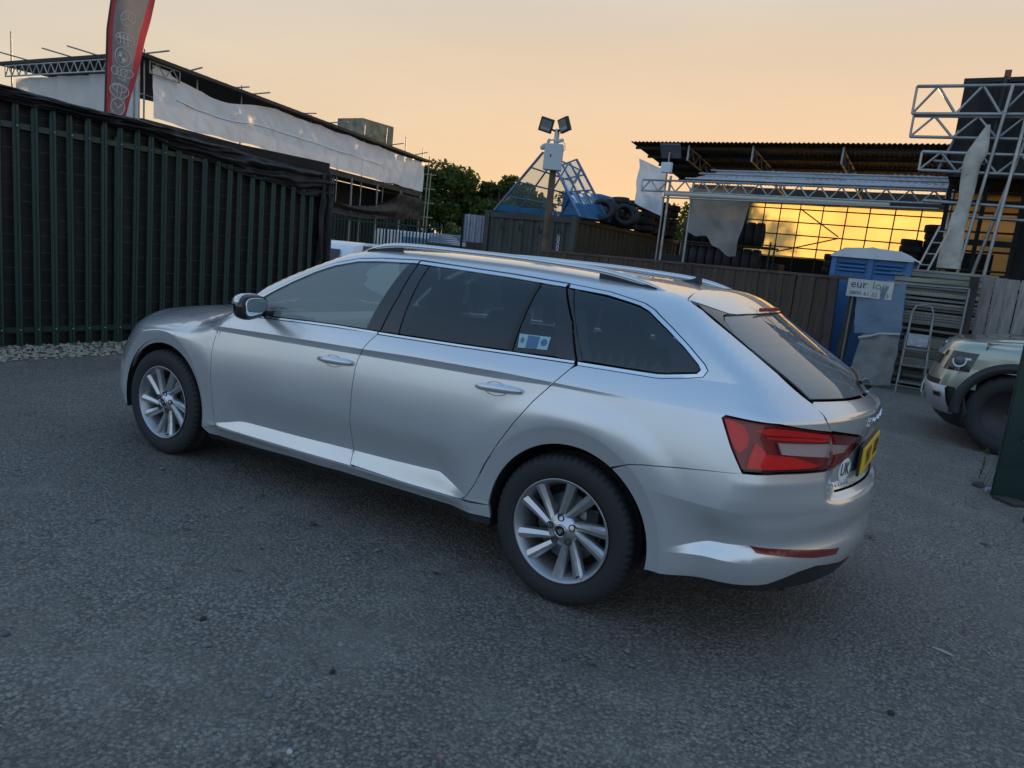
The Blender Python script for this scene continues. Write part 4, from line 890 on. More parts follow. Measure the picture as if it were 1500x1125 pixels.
# -- roof, windscreen, bonnet
xs = np.linspace(1.30, 3.10, 30); re_ = [(float(x), -float(ybx(x))) for x in xs]
roof = panel('roof', ch_top, [(re_, 0.), ([(3.152,-.611),(3.133,-.49),(3.112,-.32),(3.10,-.15),(3.098,0),(3.10,.15),(3.112,.32),(3.133,.49),(3.152,.611)], .0022), ([(a, -b) for a, b in reversed(re_)], 0.), ([(1.262,.45),(1.225,.2),(1.215,0),(1.225,-.2),(1.262,-.45)], .002)], SILVER, car, res=.04, both=False)
ws = [(.43,0),(.435,-.2),(.47,-.45),(.53,-.66),(.565,-.745)] + [(float(x), -float(ybx(x))+.012) for x in np.linspace(.62, 1.30, 12)] + [(1.258,-.45),(1.221,-.2),(1.211,0)]
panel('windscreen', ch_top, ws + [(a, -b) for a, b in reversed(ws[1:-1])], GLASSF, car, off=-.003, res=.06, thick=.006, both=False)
wi = [(.46,0),(.465,-.2),(.50,-.45),(.565,-.64)]
cw = [(.305,0),(.315,-.25),(.37,-.5),(.43,-.68),(.52,-.80),(.60,-.83),(.565,-.745),(.53,-.66),(.47,-.45),(.435,-.2),(.43,0)]
panel('cowl_grille', ch_top, cw + [(a, -b) for a, b in reversed(cw[1:-1])], SATBLK, car, off=-.006, res=.06, both=False)
hf = [(p[0], p[1]) for p in LN['hood_fender']]
hd = [(-.83,0),(-.80,-.25),(-.70,-.50),(-.58,-.70),(-.50,-.80),(-.36,-.868)] + hf + [(.632,-.898),(.685,-.877),(.60,-.832),(.52,-.80),(.43,-.68),(.37,-.5),(.315,-.25),(.305,0)]
bonnet = panel('bonnet', ch_top, hd + [(a, -b) for a, b in reversed(hd[1:-1])], SILVER, car, res=.035, both=False)
# -- windows and their black pillar trims
wf_top = [(a, b-.011) for a, b in XZ('chrome_top_f')]
wb = shift(XZ('chrome_bot_f'), .007)
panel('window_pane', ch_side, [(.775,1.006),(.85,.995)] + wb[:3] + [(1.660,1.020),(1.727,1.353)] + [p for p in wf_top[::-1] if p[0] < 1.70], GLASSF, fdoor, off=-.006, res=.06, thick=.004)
panel('pillar_trim', ch_side, [(1.649,1.019),(1.741,1.022),(1.744,1.03),(1.773,1.19),(1.776,1.340),(1.772,1.356),(1.717,1.353)], GLOSSBLK, fdoor, off=-.001, res=.05)
panel('mirror_sail', ch_side, [(.735,1.005),(.83,.99),(.872,.985),(.845,1.075),(.79,1.045)], GLOSSBLK, fdoor, off=-.0005, res=.05)
wt = [(a, b-.011) for a, b in XZ('chrome_top_r')]; wbr = shift(XZ('chrome_bot_r'), .007)
panel('pillar_trim', ch_side, [(1.745,1.022),(1.858,1.025),(1.848,1.353),(1.780,1.355),(1.779,1.340),(1.776,1.19),(1.748,1.03)], GLOSSBLK, rdoor, off=-.001, res=.05)
panel('window_pane', ch_side, [(1.853,1.025), wbr[2], (2.476,1.044), (2.480,1.338), wt[2], wt[1], (1.845,1.352)], GLASSR, rdoor, off=-.006, res=.06, thick=.004)
panel('window_divider', ch_side, [(2.474,1.040),(2.500,1.041),(2.503,1.337),(2.478,1.339)], SATBLK, rdoor, off=.001, res=.05)
panel('quarter_light', ch_side, [(2.498,1.041),(2.722,1.052),(2.584,1.334),(2.501,1.338)], GLASSR, rdoor, off=-.006, res=.06, thick=.004)
panel('pillar_trim', ch_side, [(2.716,1.050),(2.806,1.048),(2.731,1.200),(2.628,1.334),(2.582,1.335)], GLOSSBLK, rdoor, off=-.001, res=.05)
quarter = [o for o in car.children if o.name.startswith('rear_quarter')]
panel('pillar_trim', ch_side, [(2.812,1.050),(2.838,1.055),(2.672,1.328),(2.634,1.333),(2.737,1.200)], GLOSSBLK, quarter, off=-.001, res=.05)
qg = [(2.669,1.330),(2.832,1.318),(2.94,1.303),(2.992,1.294),(3.038,1.278),(3.137,1.222),(3.228,1.164),(3.296,1.112),(3.310,1.096),(3.300,1.084),(3.25,1.076),(3.184,1.063),(3.155,1.060),(3.017,1.057),(2.834,1.055)]
panel('window_pane', ch_side, qg, GLASSR, quarter, off=-.004, res=.05, thick=.004)
qi = [(2.72,1.296),(2.90,1.280),(2.975,1.262),(3.02,1.24),(3.17,1.14),(3.225,1.105),(3.20,1.092),(3.02,1.082),(2.865,1.085)]
qf = panel('window_border', ch_side, [(qg, .0005)], GLOSSBLK, quarter, off=-.009, res=.05, thick=.003)
for o in qf:                                   # the ceramic border is open in the middle
    me = o.data; bm = bmesh.new(); bm.from_mesh(me)
    dl = [f for f in bm.faces if inpoly(np.array([[f.calc_center_median().x, f.calc_center_median().z]]), qi)[0]]
    bmesh.ops.delete(bm, geom=dl, context='FACES'); bm.to_mesh(me); bm.free()
# -- bright window surrounds
tf = [(.80,1.062)] + XZ('chrome_top_f')
panel('window_trim', ch_side, ribbon(dens(tf, .03) + [(1.770,1.3675)], .017), CHROME, fdoor, off=.003, res=.02, thick=.006)
panel('window_trim', ch_side, ribbon(dens([(.74,.984),(.83,.983)] + XZ('chrome_bot_f'), .04) + [(1.734,1.0135)], .013), CHROME, fdoor, off=.004, res=.02, thick=.006)
panel('window_trim', ch_side, ribbon(dens([(1.779,1.3655)] + XZ('chrome_top_r')[1:], .04) + [(2.627,1.3435)], .017), CHROME, rdoor, off=.003, res=.02, thick=.006)
panel('window_trim', ch_side, ribbon(dens([(1.740,1.0135)] + XZ('chrome_bot_r')[1:], .04) + [(2.803,1.0452)], .013), CHROME, rdoor, off=.004, res=.02, thick=.006)
panel('window_trim', ch_side, qo + [(2.815,1.05)] + [(a, b) for a, b in [(3.017,1.054),(3.155,1.057),(3.184,1.060),(3.25,1.072),(3.303,1.082),(3.314,1.097),(3.299,1.115),(3.230,1.168),(3.139,1.227),(3.041,1.283),(2.993,1.299),(2.94,1.308),(2.832,1.324),(2.643,1.334)]], CHROME, quarter, off=.003, res=.018, thick=.006)
# -- window sticker in the small rear light
stk = panel('window_sticker', ch_side, XZ('sticker'), mat('sticker_pale', (.34,.50,.52), .5), rdoor[0], off=-.003, res=.05, thick=.001, both=False)
panel('sticker_print', ch_side, [(2.556,1.066),(2.612,1.069),(2.612,1.122),(2.552,1.121)], mat('sticker_blue', (.07,.16,.30), .5), stk, off=-.001, res=.04, thick=.001, both=False)
panel('sticker_print', ch_side, [(2.637+.017*math.cos(a*.35), 1.101+.017*math.sin(a*.35)) for a in range(18)], mat('sticker_blue', (.07,.16,.30), .5), stk, off=-.001, res=.02, thick=.001, both=False)
panel('sticker_print', ch_side, [(2.532+.010*math.cos(a*.35), 1.096+.014*math.sin(a*.35)) for a in range(18)], mat('sticker_blue', (.07,.16,.30), .5), stk, off=-.001, res=.02, thick=.001, both=False)
# -- tailgate
tsd = [(p[1], p[2]) for p in LN['tail_seam']]
tg = [(-.590,1.012),(-.588,.979),(-.592,.952),(-.566,.922),(-.556,.917),(-.272,.872),(-.186,.846),(-.186,.838),(-.305,.788),(-.469,.750),(-.488,.742),(-.447,.663),(-.30,.661),(0,.660)]
tgt = [(-.575,1.020),(-.45,1.016),(-.30,1.010),(-.15,1.007),(0,1.006)]
seg = tg + [(-a, b) for a, b in reversed(tg[:-1])] + [(-a, b) for a, b in tgt] + [(a, b) for a, b in reversed(tgt[:-1])]
tailgate = panel('tailgate', ch_rear, [(seg, .0022)], SILVER, car, extra=tail_rows(-.6, .6), res=.022, both=False)
rg = [(0,1.011),(-.15,1.012),(-.30,1.015),(-.45,1.021),(-.578,1.026),(-.583,1.06),(-.588,1.12),(-.592,1.18),(-.588,1.235),(-.555,1.275),(-.52,1.292),(-.3,1.299),(0,1.301)]
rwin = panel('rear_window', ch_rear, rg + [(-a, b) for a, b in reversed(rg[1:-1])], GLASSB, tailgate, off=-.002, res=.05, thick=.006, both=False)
fin = [(-.606,1.312),(-.59,1.332),(-.545,1.336),(-.48,1.332),(-.47,1.300),(-.52,1.294),(-.555,1.277),(-.588,1.235),(-.592,1.18),(-.604,1.182),(-.606,1.232)]
panel('spoiler_fin', ch_rear, fin, GLOSSBLK, tailgate, off=.001, res=.025, thick=.02)
sp = [(3.155,-.606),(3.185,-.588),(3.225,-.545),(3.262,-.500),(3.288,-.46),(3.305,-.40),(3.325,-.25),(3.335,-.12),(3.337,0)]
sr = [(3.100,0),(3.102,-.15),(3.114,-.32),(3.135,-.49)]
spoiler = panel('spoiler', ch_top, [(sp + [(a, -b) for a, b in reversed(sp[:-1])], 0.), ([(a, -b) for a, b in reversed(sr[1:])] + sr, .002)], SILVER, tailgate, res=.03, thick=.032, off=.004, both=False)
pu = ch_top(np.array([(a, b) for a, b in sp[2:]] + [(a, -b) for a, b in reversed(sp[2:-1])]), .004); n_ = len(pu); us = MB()
us.add([(p[0]+.0025, p[1]*1.003, p[2]-.010) for p in pu] + [(p[0]+.003, p[1]*1.003, p[2]-.056) for p in pu] + [(p[0]-.05, p[1], p[2]-.060) for p in pu], [(k*n_+i, k*n_+i+1, (k+1)*n_+i+1, (k+1)*n_+i) for k in range(2) for i in range(n_-1)], True)
us.build('spoiler_face', mat('spoiler_dark', (.06,.06,.062), .35), tailgate)
MB().box((3.339, 0, 1.321), (.010, .34, .016)).build('brake_light', REDDK, tailgate)
# -- tail lamps: housing, reflectors inside, lens in front
lo_ = [to_corner(p) for p in [(3.445,-.879,.943),(3.453,-.878,.949),(3.630,-.814,.944),(3.766,-.562,.907),(3.774,-.535,.868),(3.779,-.492,.806),(3.777,-.55,.771),(3.655,-.80,.776),(3.546,-.898,.771),(3.494,-.894,.851)]]
lamps = panel('tail_lamp', ch_corner, lo_, REDDK, car, off=-.022, res=.03, thick=.01)
panel('lens', ch_corner, lo_, LENSRED, lamps, off=.0015, res=.03, thick=.022, extra=tail_rows(.4, 1.2))
def lampbit(name, pts, m, off=-.005, par=lamps): return panel(name, ch_corner, [to_corner(p) for p in pts], m, par, off=off, res=.03, thick=.009, gap=.0)
lampbit('reflector', [(3.456,-.893,.941),(3.47,-.892,.946),(3.53,-.886,.931),(3.549,-.881,.894),(3.546,-.882,.86),(3.522,-.892,.83),(3.505,-.896,.847)], REDIN)
lampbit('reflector', [(3.558,-.89,.785),(3.559,-.882,.828),(3.57,-.869,.877),(3.612,-.844,.84),(3.684,-.743,.827),(3.759,-.607,.787),(3.742,-.647,.781),(3.654,-.8,.783)], REDIN)
lampbit('reflector', [(3.56,-.876,.921),(3.608,-.842,.933),(3.671,-.755,.927),(3.767,-.551,.898),(3.768,-.545,.884),(3.674,-.741,.903),(3.597,-.851,.910)], REDIN)
lampbit('reflector', [(3.600,-.845,.900),(3.674,-.741,.898),(3.768,-.540,.879),(3.769,-.536,.870),(3.674,-.741,.884),(3.607,-.841,.893)], REDIN, -.012)
lampbit('reversing_lamp', [(3.635,-.809,.882),(3.771,-.547,.864),(3.777,-.517,.811),(3.651,-.793,.838)], LAMPSIL, -.006)
lampbit('reversing_lens', [(3.635,-.809,.882),(3.771,-.547,.864),(3.777,-.517,.811),(3.651,-.793,.838)], LENSCLR, .0032)
for o in [q for l in lamps for q in l.children if q.name.startswith('lens')]: pass
li = [(-.553,.908),(-.268,.866),(-.192,.843),(-.192,.838),(-.305,.796),(-.466,.759),(-.480,.762),(-.472,.803),(-.515,.867)]
il = panel('tailgate_lamp', ch_rear, li, REDDK, tailgate, off=-.018, res=.03, thick=.01)
panel('lens', ch_rear, li, LENSRED, il, off=.0015, res=.03, thick=.018)
panel('reversing_lamp', ch_rear, [(-.512,.859),(-.34,.836),(-.365,.806),(-.477,.809)], LAMPSIL, il, off=-.005, res=.03, thick=.006)
panel('reflector', ch_rear, [(-.54,.900),(-.30,.864),(-.27,.854),(-.52,.872)], mat('mid_red_lamp', (.35,.012,.01), .3), il, off=-.008, res=.03, thick=.006)
# -- rear bumper
bt = [to_corner(p) for p in [(3.05,-.915,.664)] + LN['bump_cut'][1:4] + [(3.543,-.898,.764),(3.655,-.80,.769),(3.775,-.56,.764),(3.779,-.497,.752),(3.803,-.444,.659),(3.84,-.30,.657)]] + [(0., .656)]
bl = [to_corner(p) for p in LN['bump_low']] + [(0., .335)]
al = [to_corner((x, float(ch_side(np.array([[x, z]]))[0, 1]), z)) for x, z in ARCR(60.5, -6)[1:]]
rb_half = bt; 
seg = [(bt + [(-a, b) for a, b in reversed(bt[:-1])], .0018), ([(-a, b) for a, b in al], 0.), ([(-a, b) for a, b in bl] + [(a, b) for a, b in reversed(bl[:-1])], .0), (list(reversed(al)), 0.)]
er = tail_rows(-.66, .66, (.42,.485,.60,.645,.657))
for k in (2, 3, 4):
    for e_ in (-.002, .002):
        xx = np.arange(3.06, 3.70, .014); q3 = ch_side(np.stack([xx, Zn[k](xx) + e_], -1)); row = np.array([to_corner(p) for p in q3]); row = row[row[:,0] > .68]
        er += [row, row*np.array([-1, 1])]
for r_ in (.4345, .4435):
    aa = np.arange(-.1, 1.2, .035); q3 = ch_side(np.stack([RA + .012 + r_*np.cos(aa), .345 + r_*np.sin(aa)], -1)); row = np.array([to_corner(p) for p in q3]); er += [row, row*np.array([-1, 1])]
rbump = panel('rear_bumper', ch_corner, seg, SILVER, car, extra=er, res=.022, both=False)
rf = [to_corner(p) for p in LN['reflector']]
panel('reflector', ch_corner, rf, REFLR, rbump, off=.002, res=.03, thick=.006)
dfz = [(a, b-.003) for a, b in bl]
dlow = [(x, .215 if abs(x) < .75 else .26) for x, _ in dfz]
panel('diffuser', ch_corner, [(dfz[1:] + [(-a, b) for a, b in reversed(dfz[1:-1])], .0), ([(-.98, .318), (-.85, .305), (-.62, .29), (-.3, .275), (.3, .275), (.62, .29), (.85, .305), (.98, .318)], 0.)], SATBLK, car, off=-.004, res=.03, both=False)
# -- nose: bumper, lamps, grille (turned away from the picture, still there)
def cn(x, y, z): return (math.atan2(-y, -x)*CS, z)
nb = [cn(-.26,-.90,.618), cn(-.33,-.90,.648), cn(-.43,-.87,.664), cn(-.52,-.82,.66), cn(-.70,-.6,.62), cn(-.84,-.25,.60)] + [(0., .60)]
na = [cn(x, float(ch_side(np.array([[x, z]]))[0, 1]), z) for x, z in ARCF(133, 186)]
seg = [(nb + [(-a, b) for a, b in reversed(nb[:-1])], .0018), ([(-a, b) for a, b in na], 0.), ([(-1.0, .25), (-.7, .22), (0., .21), (.7, .22), (1.0, .25)], 0.), (list(reversed(na)), 0.)]
fb = panel('front_bumper', ch_nose, seg, SILVER, car, res=.03, both=False)
panel('lower_grille', ch_nose, [(-.55,.30),(.55,.30),(.50,.42),(-.50,.42)], SATBLK, fb, off=.003, res=.05, both=False)
hl = panel('headlamp', ch_nose, [cn(-.44,-.865,.668), cn(-.50,-.83,.712), cn(-.62,-.70,.735), cn(-.74,-.52,.735), cn(-.78,-.42,.655), cn(-.68,-.62,.64)], LENSCLR, car, off=0., res=.04)
panel('lamp_body', ch_nose, [cn(-.44,-.865,.668), cn(-.50,-.83,.712), cn(-.62,-.70,.735), cn(-.74,-.52,.735), cn(-.78,-.42,.655), cn(-.68,-.62,.64)], LAMPSIL, hl, off=-.03, res=.05)
grl = panel('grille', ch_nose, [(-.34,.615),(.34,.615),(.38,.735),(-.38,.735)], GLOSSBLK, car, off=-.012, res=.05, both=False)
# -- door handles
for k, (x0, z0, dz, par) in enumerate(((1.392, .838, .010, fdoor), (2.372, .876, .014, rdoor))):
    for s in (0, 1):
        sg = 1 if s == 0 else -1
        h = MB(); n = 14; L = .228
        pts = []; rs = []
        for i in range(n+1):
            t = i/n; x = x0 + L*t; z = z0 + dz*t + .004*math.sin(math.pi*t)
            y = float(ch_side(np.array([[x, z]]))[0, 1]) - .010 - .022*math.sin(math.pi*t)**.6
            pts.append((x, y*sg, z)); rs.append(.007 + .0155*min(1, math.sin(math.pi*min(max(t, .001), .999))**.45))
        h.tube(pts, rs, 12)
        for v in range(len(h.v)): a = h.v[v]; zc = z0 + dz*(a[0]-x0)/L; h.v[v] = (a[0], a[1], zc + (a[2]-zc)*.85)
        hd_ = h.build('door_handle', SILVER, par[s])
        cup = MB(); cx = x0 + L*.42; cz = z0 + dz*.42 - .005
        el = [(cx + .062*math.cos(a), cz + .030*math.sin(a)) for a in np.linspace(0, 2*math.pi, 20, endpoint=False)]
        py = ch_side(np.array(el), .0012); cup.add([(p[0], p[1]*sg, p[2]) for p in py] + [(cx, (float(ch_side(np.array([[cx, cz]]))[0, 1])+.014)*sg, cz)], [(i, (i+1) % 20, 20) for i in range(20)], True)
        cup.build('handle_recess', mat('recess_grey', (.22,.225,.23), .4, .7), par[s])
# -- door mirrors
for s, sg in enumerate((1, -1)):
    def blob(c, d, e=2.6, nu=20, nv=14):
        vs = []; fs = []
        for i in range(nv+1):
            ph = math.pi*i/nv - math.pi/2
            for j in range(nu):
                th = 2*math.pi*j/nu; f = lambda q: math.copysign(abs(q)**(2/e), q)
                vs.append((c[0] + d[0]*f(math.cos(ph))*f(math.cos(th)), c[1] + d[1]*f(math.cos(ph))*f(math.sin(th)), c[2] + d[2]*f(math.sin(ph))))
        for i in range(nv):
            for j in range(nu): fs.append((i*nu+j, i*nu+(j+1) % nu, (i+1)*nu+(j+1) % nu, (i+1)*nu+j))
        return vs, fs
    mr_ = empty('door_mirror'); mr_.parent = car
    def mirr(vs, fs):
        # swept back towards the tip, flat at the rear
        o = []
        for x, y, z in vs:
            t = (-(y) - .90)/.17; x = x + .045*max(t, 0)
            z = z + (.016 if z > 1.05 else -.0)*(0) - .02*max(0, t-.3)*(1 if z < 1.04 else -.3)
            o.append((x, y*sg, z))
        return o, (fs if sg > 0 else [f[::-1] for f in fs])
    v, f = blob((.905, -.995, 1.052), (.082, .105, .058), 2.5)
    up = [(x, y, z) for x, y, z in v]
    cap = MB(); vv, ff = mirr([(min(x, .915), y, max(z, 1.052)) for x, y, z in v], f); cap.add(vv, ff, True); cap.build('mirror_cap', SILVER, mr_)
    low = MB(); v2, f2 = blob((.910, -.993, 1.040), (.078, .100, .058), 2.5); vv, ff = mirr([(min(x, .955), y, min(z, 1.075)) for x, y, z in v2], f2); low.add(vv, ff, True)
    low.box((.935, -.87*sg, 1.005), (.07, .10, .035)); low.build('mirror_housing', GLOSSBLK, mr_)
    fr_ = MB(); v3, f3 = blob((.945, -.992, 1.050), (.016, .097, .052), 3.2); vv, ff = mirr(v3, f3); fr_.add(vv, ff, True); fr_.build('mirror_frame', SATBLK, mr_)
    gl = MB(); v4, f4 = blob((.958, -.992, 1.050), (.006, .085, .042), 3.2); vv, ff = mirr(v4, f4); gl.add(vv, ff, True); gl.build('mirror_glass', mat('mirror_glass', (.75,.78,.8), .02, 1.0), mr_)
# -- roof rails and aerial
for sg in (1, -1):
    pts = []
    for x in np.linspace(1.31, 3.04, 46):
        zt = float(ch_top(np.array([[x, -.57]]))[0, 2])
        e = min(1, (x-1.31)/.30, (3.04-x)/.36); lift = -.004 + .036*math.sin(math.pi/2*max(e, 0))**.8
        pts.append((x, -.566*sg, zt + lift))
    rl = MB(); w = .019; h = .0135; vs = []; fs = []
    for i, p in enumerate(pts):
        e = min(1, .35 + min(i, len(pts)-1-i)/6)
        for a in range(10):
            an = 2*math.pi*a/10; ca, sa = math.cos(an), math.sin(an)
            vs.append((p[0], p[1] + w*e*math.copysign(abs(ca)**.7, ca), p[2] + h*e*math.copysign(abs(sa)**.7, sa)))
    for i in range(len(pts)-1):
        for a in range(10): fs.append((i*10+a, i*10+(a+1) % 10, (i+1)*10+(a+1) % 10, (i+1)*10+a))
    rl.add(vs, fs, True); rail = rl.build('roof_rail', CHROME if False else mat('anodised_rail', (.66,.67,.69), .26, .95), roof)
    for xa, xb in ((1.34, 1.60), (2.70, 3.02)):
        ft = MB(); q = [p for p in pts if xa <= p[0] <= xb]
        for a, b in zip(q[:-1], q[1:]):
            za = float(ch_top(np.array([[a[0], -.57]]))[0, 2]) - .012; zb = float(ch_top(np.array([[b[0], -.57]]))[0, 2]) - .012
            ft.hexa([(a[0], a[1]-.013, za), (b[0], b[1]-.013, zb), (b[0], b[1]+.013, zb), (a[0], a[1]+.013, za), (a[0], a[1]-.013, a[2]), (b[0], b[1]-.013, b[2]), (b[0], b[1]+.013, b[2]), (a[0], a[1]+.013, a[2])])
        ft.build('rail_foot', SATBLK, roof)
zt = float(ch_top(np.array([[2.95, 0]]))[0, 2])
ae = MB(); prof = [(2.885,.004),(2.93,.016),(2.965,.032),(2.992,.058),(3.004,.060),(3.000,.036),(2.998,.012),(3.002,.0)]
vs = []
for sg in (-1, 1):
    for x, z in prof: vs.append((x, sg*(.020 if z < .018 else .0045), zt - .012 + z*1.0 + (3.0-x)*.06))
n = len(prof); ae.add(vs, [tuple(range(n)), tuple(range(2*n-1, n-1, -1))] + [(i, n+i, n+(i+1) % n, (i+1) % n) for i in range(n)])
ae.lathe([(.0,.016),(.012,.015),(.024,.008),(.030,-.004)], 20, Matrix.Translation((2.945, 0, zt-.003)) @ Matrix.Diagonal((2.0, .9, 1, 1)))
ae.build('roof_aerial', SATBLK, roof)
# -- wiper, plate, badges, stickers on the tailgate
wp = ch_rear(np.array([(.06,1.03),(.0,1.04),(-.02,1.06)]))
w = MB(); w.lathe([(.001,.030),(.020,.028),(.026,.014),(.026,0)], 16, Matrix.Translation((3.79, .02, 1.045)) @ Matrix.Rotation(R(50), 4, 'Y')); w.build('wiper_hub', GLOSSBLK, tailgate)
arm = ch_rear(np.array([(.02,1.052),(.15,1.060),(.30,1.068),(.42,1.072)]), .018); MB().tube([tuple(p) for p in arm], [.010,.008,.006,.004], 8).build('wiper_arm', SATBLK, tailgate)
bld = ch_rear(np.array([(.08,1.050),(.20,1.058),(.34,1.066),(.46,1.070)]), .007); MB().tube([tuple(p) for p in bld], .005, 6).build('wiper_blade', SATBLK, tailgate)
pl = MB(); pl.box((3.862, 0, .762), (.010, .520, .112)); plate = pl.build('number_plate', PLATEY, tailgate, bevel=.003)
MB().box((3.853, 0, .762), (.010, .535, .126)).build('plate_surround', SATBLK, tailgate)
text('YF17', 'registration_mark', .098, PLATEK, plate, frame((3.8686, -.115, .762), (0, 1, 0), (0, 0, 1)), .001, font_scale=(.78, 1.0))
text('UKM', 'registration_mark', .098, PLATEK, plate, frame((3.8686, .14, .762), (0, 1, 0), (0, 0, 1)), .001, font_scale=(.78, 1.0))
def onrear(y, z, off=.002):
    p = ch_rear(np.array([(y, z)]), off)[0]; n = normal(p[None])[0]; n = Vector(n); x = Vector((0, 0, 1)).cross(n).normalized(); return frame(tuple(p), tuple(x), tuple(n.cross(x)))
ov = MB(); cen = [(-.325 + .0*math.cos(a), .737) for a in (0,)]
pe = ch_rear(np.array([(-.345 + .062*math.cos(a), .735 + .047*math.sin(a)) for a in np.linspace(0, 2*math.pi, 36, endpoint=False)]), .0016); pc = ch_rear(np.array([(-.345, .735)]), .0016)
ov.add([tuple(p) for p in pe] + [tuple(pc[0])], [(i, (i+1) % 36, 36) for i in range(36)], True); oval = ov.build('country_sticker', WHITEV, tailgate)
text('UK', 'sticker_letters', .078, PLATEK, oval, onrear(-.345, .735, .0030), .0006, font_scale=(.85, 1))
for i, ch in enumerate('SUPERB'):
    text(ch, 'model_lettering', .030, CHROME, tailgate, onrear(-.440 + i*.026, .683, .003), .004)
for i, ch in enumerate('ŠKODA'):
    text(ch, 'maker_lettering', .044, CHROME, tailgate, onrear(-.195 + i*.0975, .912, .003), .005)
# -- wheel wells, floor
for ax in (.03, 2.862):
    for sg in (1, -1):
        wl = MB(); n = 20; vs = []; fs = []
        for i in range(n+1):
            a = R(-14 + 208*i/n)
            for y, r in ((-.902, .385 if ax > 1 else .402), (-.60, .385 if ax > 1 else .402)): vs.append((ax + r*math.cos(a), y*sg, .333 + r*.985*math.sin(a)))
        for i in range(n): fs.append((2*i, 2*i+1, 2*i+3, 2*i+2))
        wl.add(vs, fs, True)
        disc = [vs[2*i+1] for i in range(n+1)]; wl.add(disc, [tuple(range(n+1))]); wl.build('wheel_arch_liner', mat('liner_black', (.008,.008,.008), .9), car)
fl = MB(); fl.bbox((.46, -.80, .235), (2.47, .80, .30)); fl.bbox((-.75, -.58, .19), (.46, .58, .30)); fl.bbox((2.47, -.58, .25), (3.70, .58, .34)); fl.bbox((3.25, -.72, .30), (3.55, .72, .36)); fl.bbox((.30, -.56, .30), (.62, .56, .88)); fl.build('floor_pan', mat('liner_black', (.008,.008,.008), .9), car)
fe = MB(); fe.tube([(3.3, .35, .25), (3.6, .38, .24), (3.80, .40, .25)], .03, 12); fe.build('exhaust', STEEL, car)
# -- cabin
def seat(x, y, w=.50, hr=True, back=.58, wide=None):
    s = MB(); s.box((x, y, .50), (.50, w, .16)); rot = Matrix.Rotation(R(14), 3, 'Y')
    o = s.build('seat', SEATM, car, bevel=.05)
    b = MB(); b.box((x+.27, y, .83), (.13, w*.96, back), rot, .86); b.build('seat_back', SEATM, o, bevel=.05)
    if hr:
        for yy in (hr if isinstance(hr, list) else [y]):
            h = MB(); h.box((x+.385, yy, 1.195), (.10, .26, .19), rot, .9); h.build('headrest', SEATM, o, bevel=.045)
    return o
for y in (-.37, .37): seat(1.36, y)
seat(2.20, 0, 1.34, [-.42, 0, .42], .56)
ds = MB(); ds.hexa([(.50,-.74,.70),(.98,-.74,.62),(.98,.74,.62),(.50,.74,.70),(.52,-.72,.955),(.86,-.74,.955),(.86,.74,.955),(.52,.72,.955)]); dash = ds.build('dashboard', BEIGE, car, bevel=.03)
for y in (-.60, -.14, .05, .62): MB().box((.905, y, .895), (.05, .15, .05), Matrix.Rotation(R(16), 3, 'Y')).build('air_vent', DARKIN, dash)
bn = MB(); bn.lathe([(.19,-.12),(.19,.06),(.15,.10),(.001,.11)], 20, Matrix.Translation((.90, .37, .95)) @ Matrix.Rotation(R(90), 4, 'Y') @ Matrix.Diagonal((.45, 1, 1, 1))); bn.build('instrument_hood', DARKIN, dash)
sw = MB(); Msw = Matrix.Translation((1.06, .37, .93)) @ Matrix.Rotation(R(-64), 4, 'Y')
sw.tube([Msw @ Vector((.185*math.cos(a), .185*math.sin(a), 0)) for a in np.linspace(0, 2*math.pi, 32, endpoint=False)], .015, 10, closed=True)
sw.lathe([(.001,.03),(.06,.025),(.07,0)], 16, Msw)
for a in (0, 180, -90): sw.tube([Msw @ Vector((.05*math.cos(R(a+90)), .05*math.sin(R(a+90)), .01)), Msw @ Vector((.185*math.cos(R(a+90)), .185*math.sin(R(a+90)), 0))], .014, 8)
sw.build('steering_wheel', DARKIN, dash)
ps = MB(); ps.box((.90, -.66, .955), (.20, .16, .05), Matrix.Rotation(R(20), 3, 'Z')); ps.build('pillar_vent', DARKIN, dash, bevel=.02)
hp = MB(); hp.box((1.18, 0, 1.305), (.03, .24, .07)); hp.build('interior_mirror', DARKIN, car, bevel=.015)
ld = MB(); ld.bbox((2.62, -.60, .86), (3.55, .60, .88)); ld.build('load_cover', DARKIN, car)
ln_ = panel('headlining', ch_top, [(1.34,-.56),(3.05,-.56),(3.05,.56),(1.34,.56)], mat('headlining_grey', (.28,.28,.27), .9), car, off=-.035, res=.15, thick=.01, both=False)
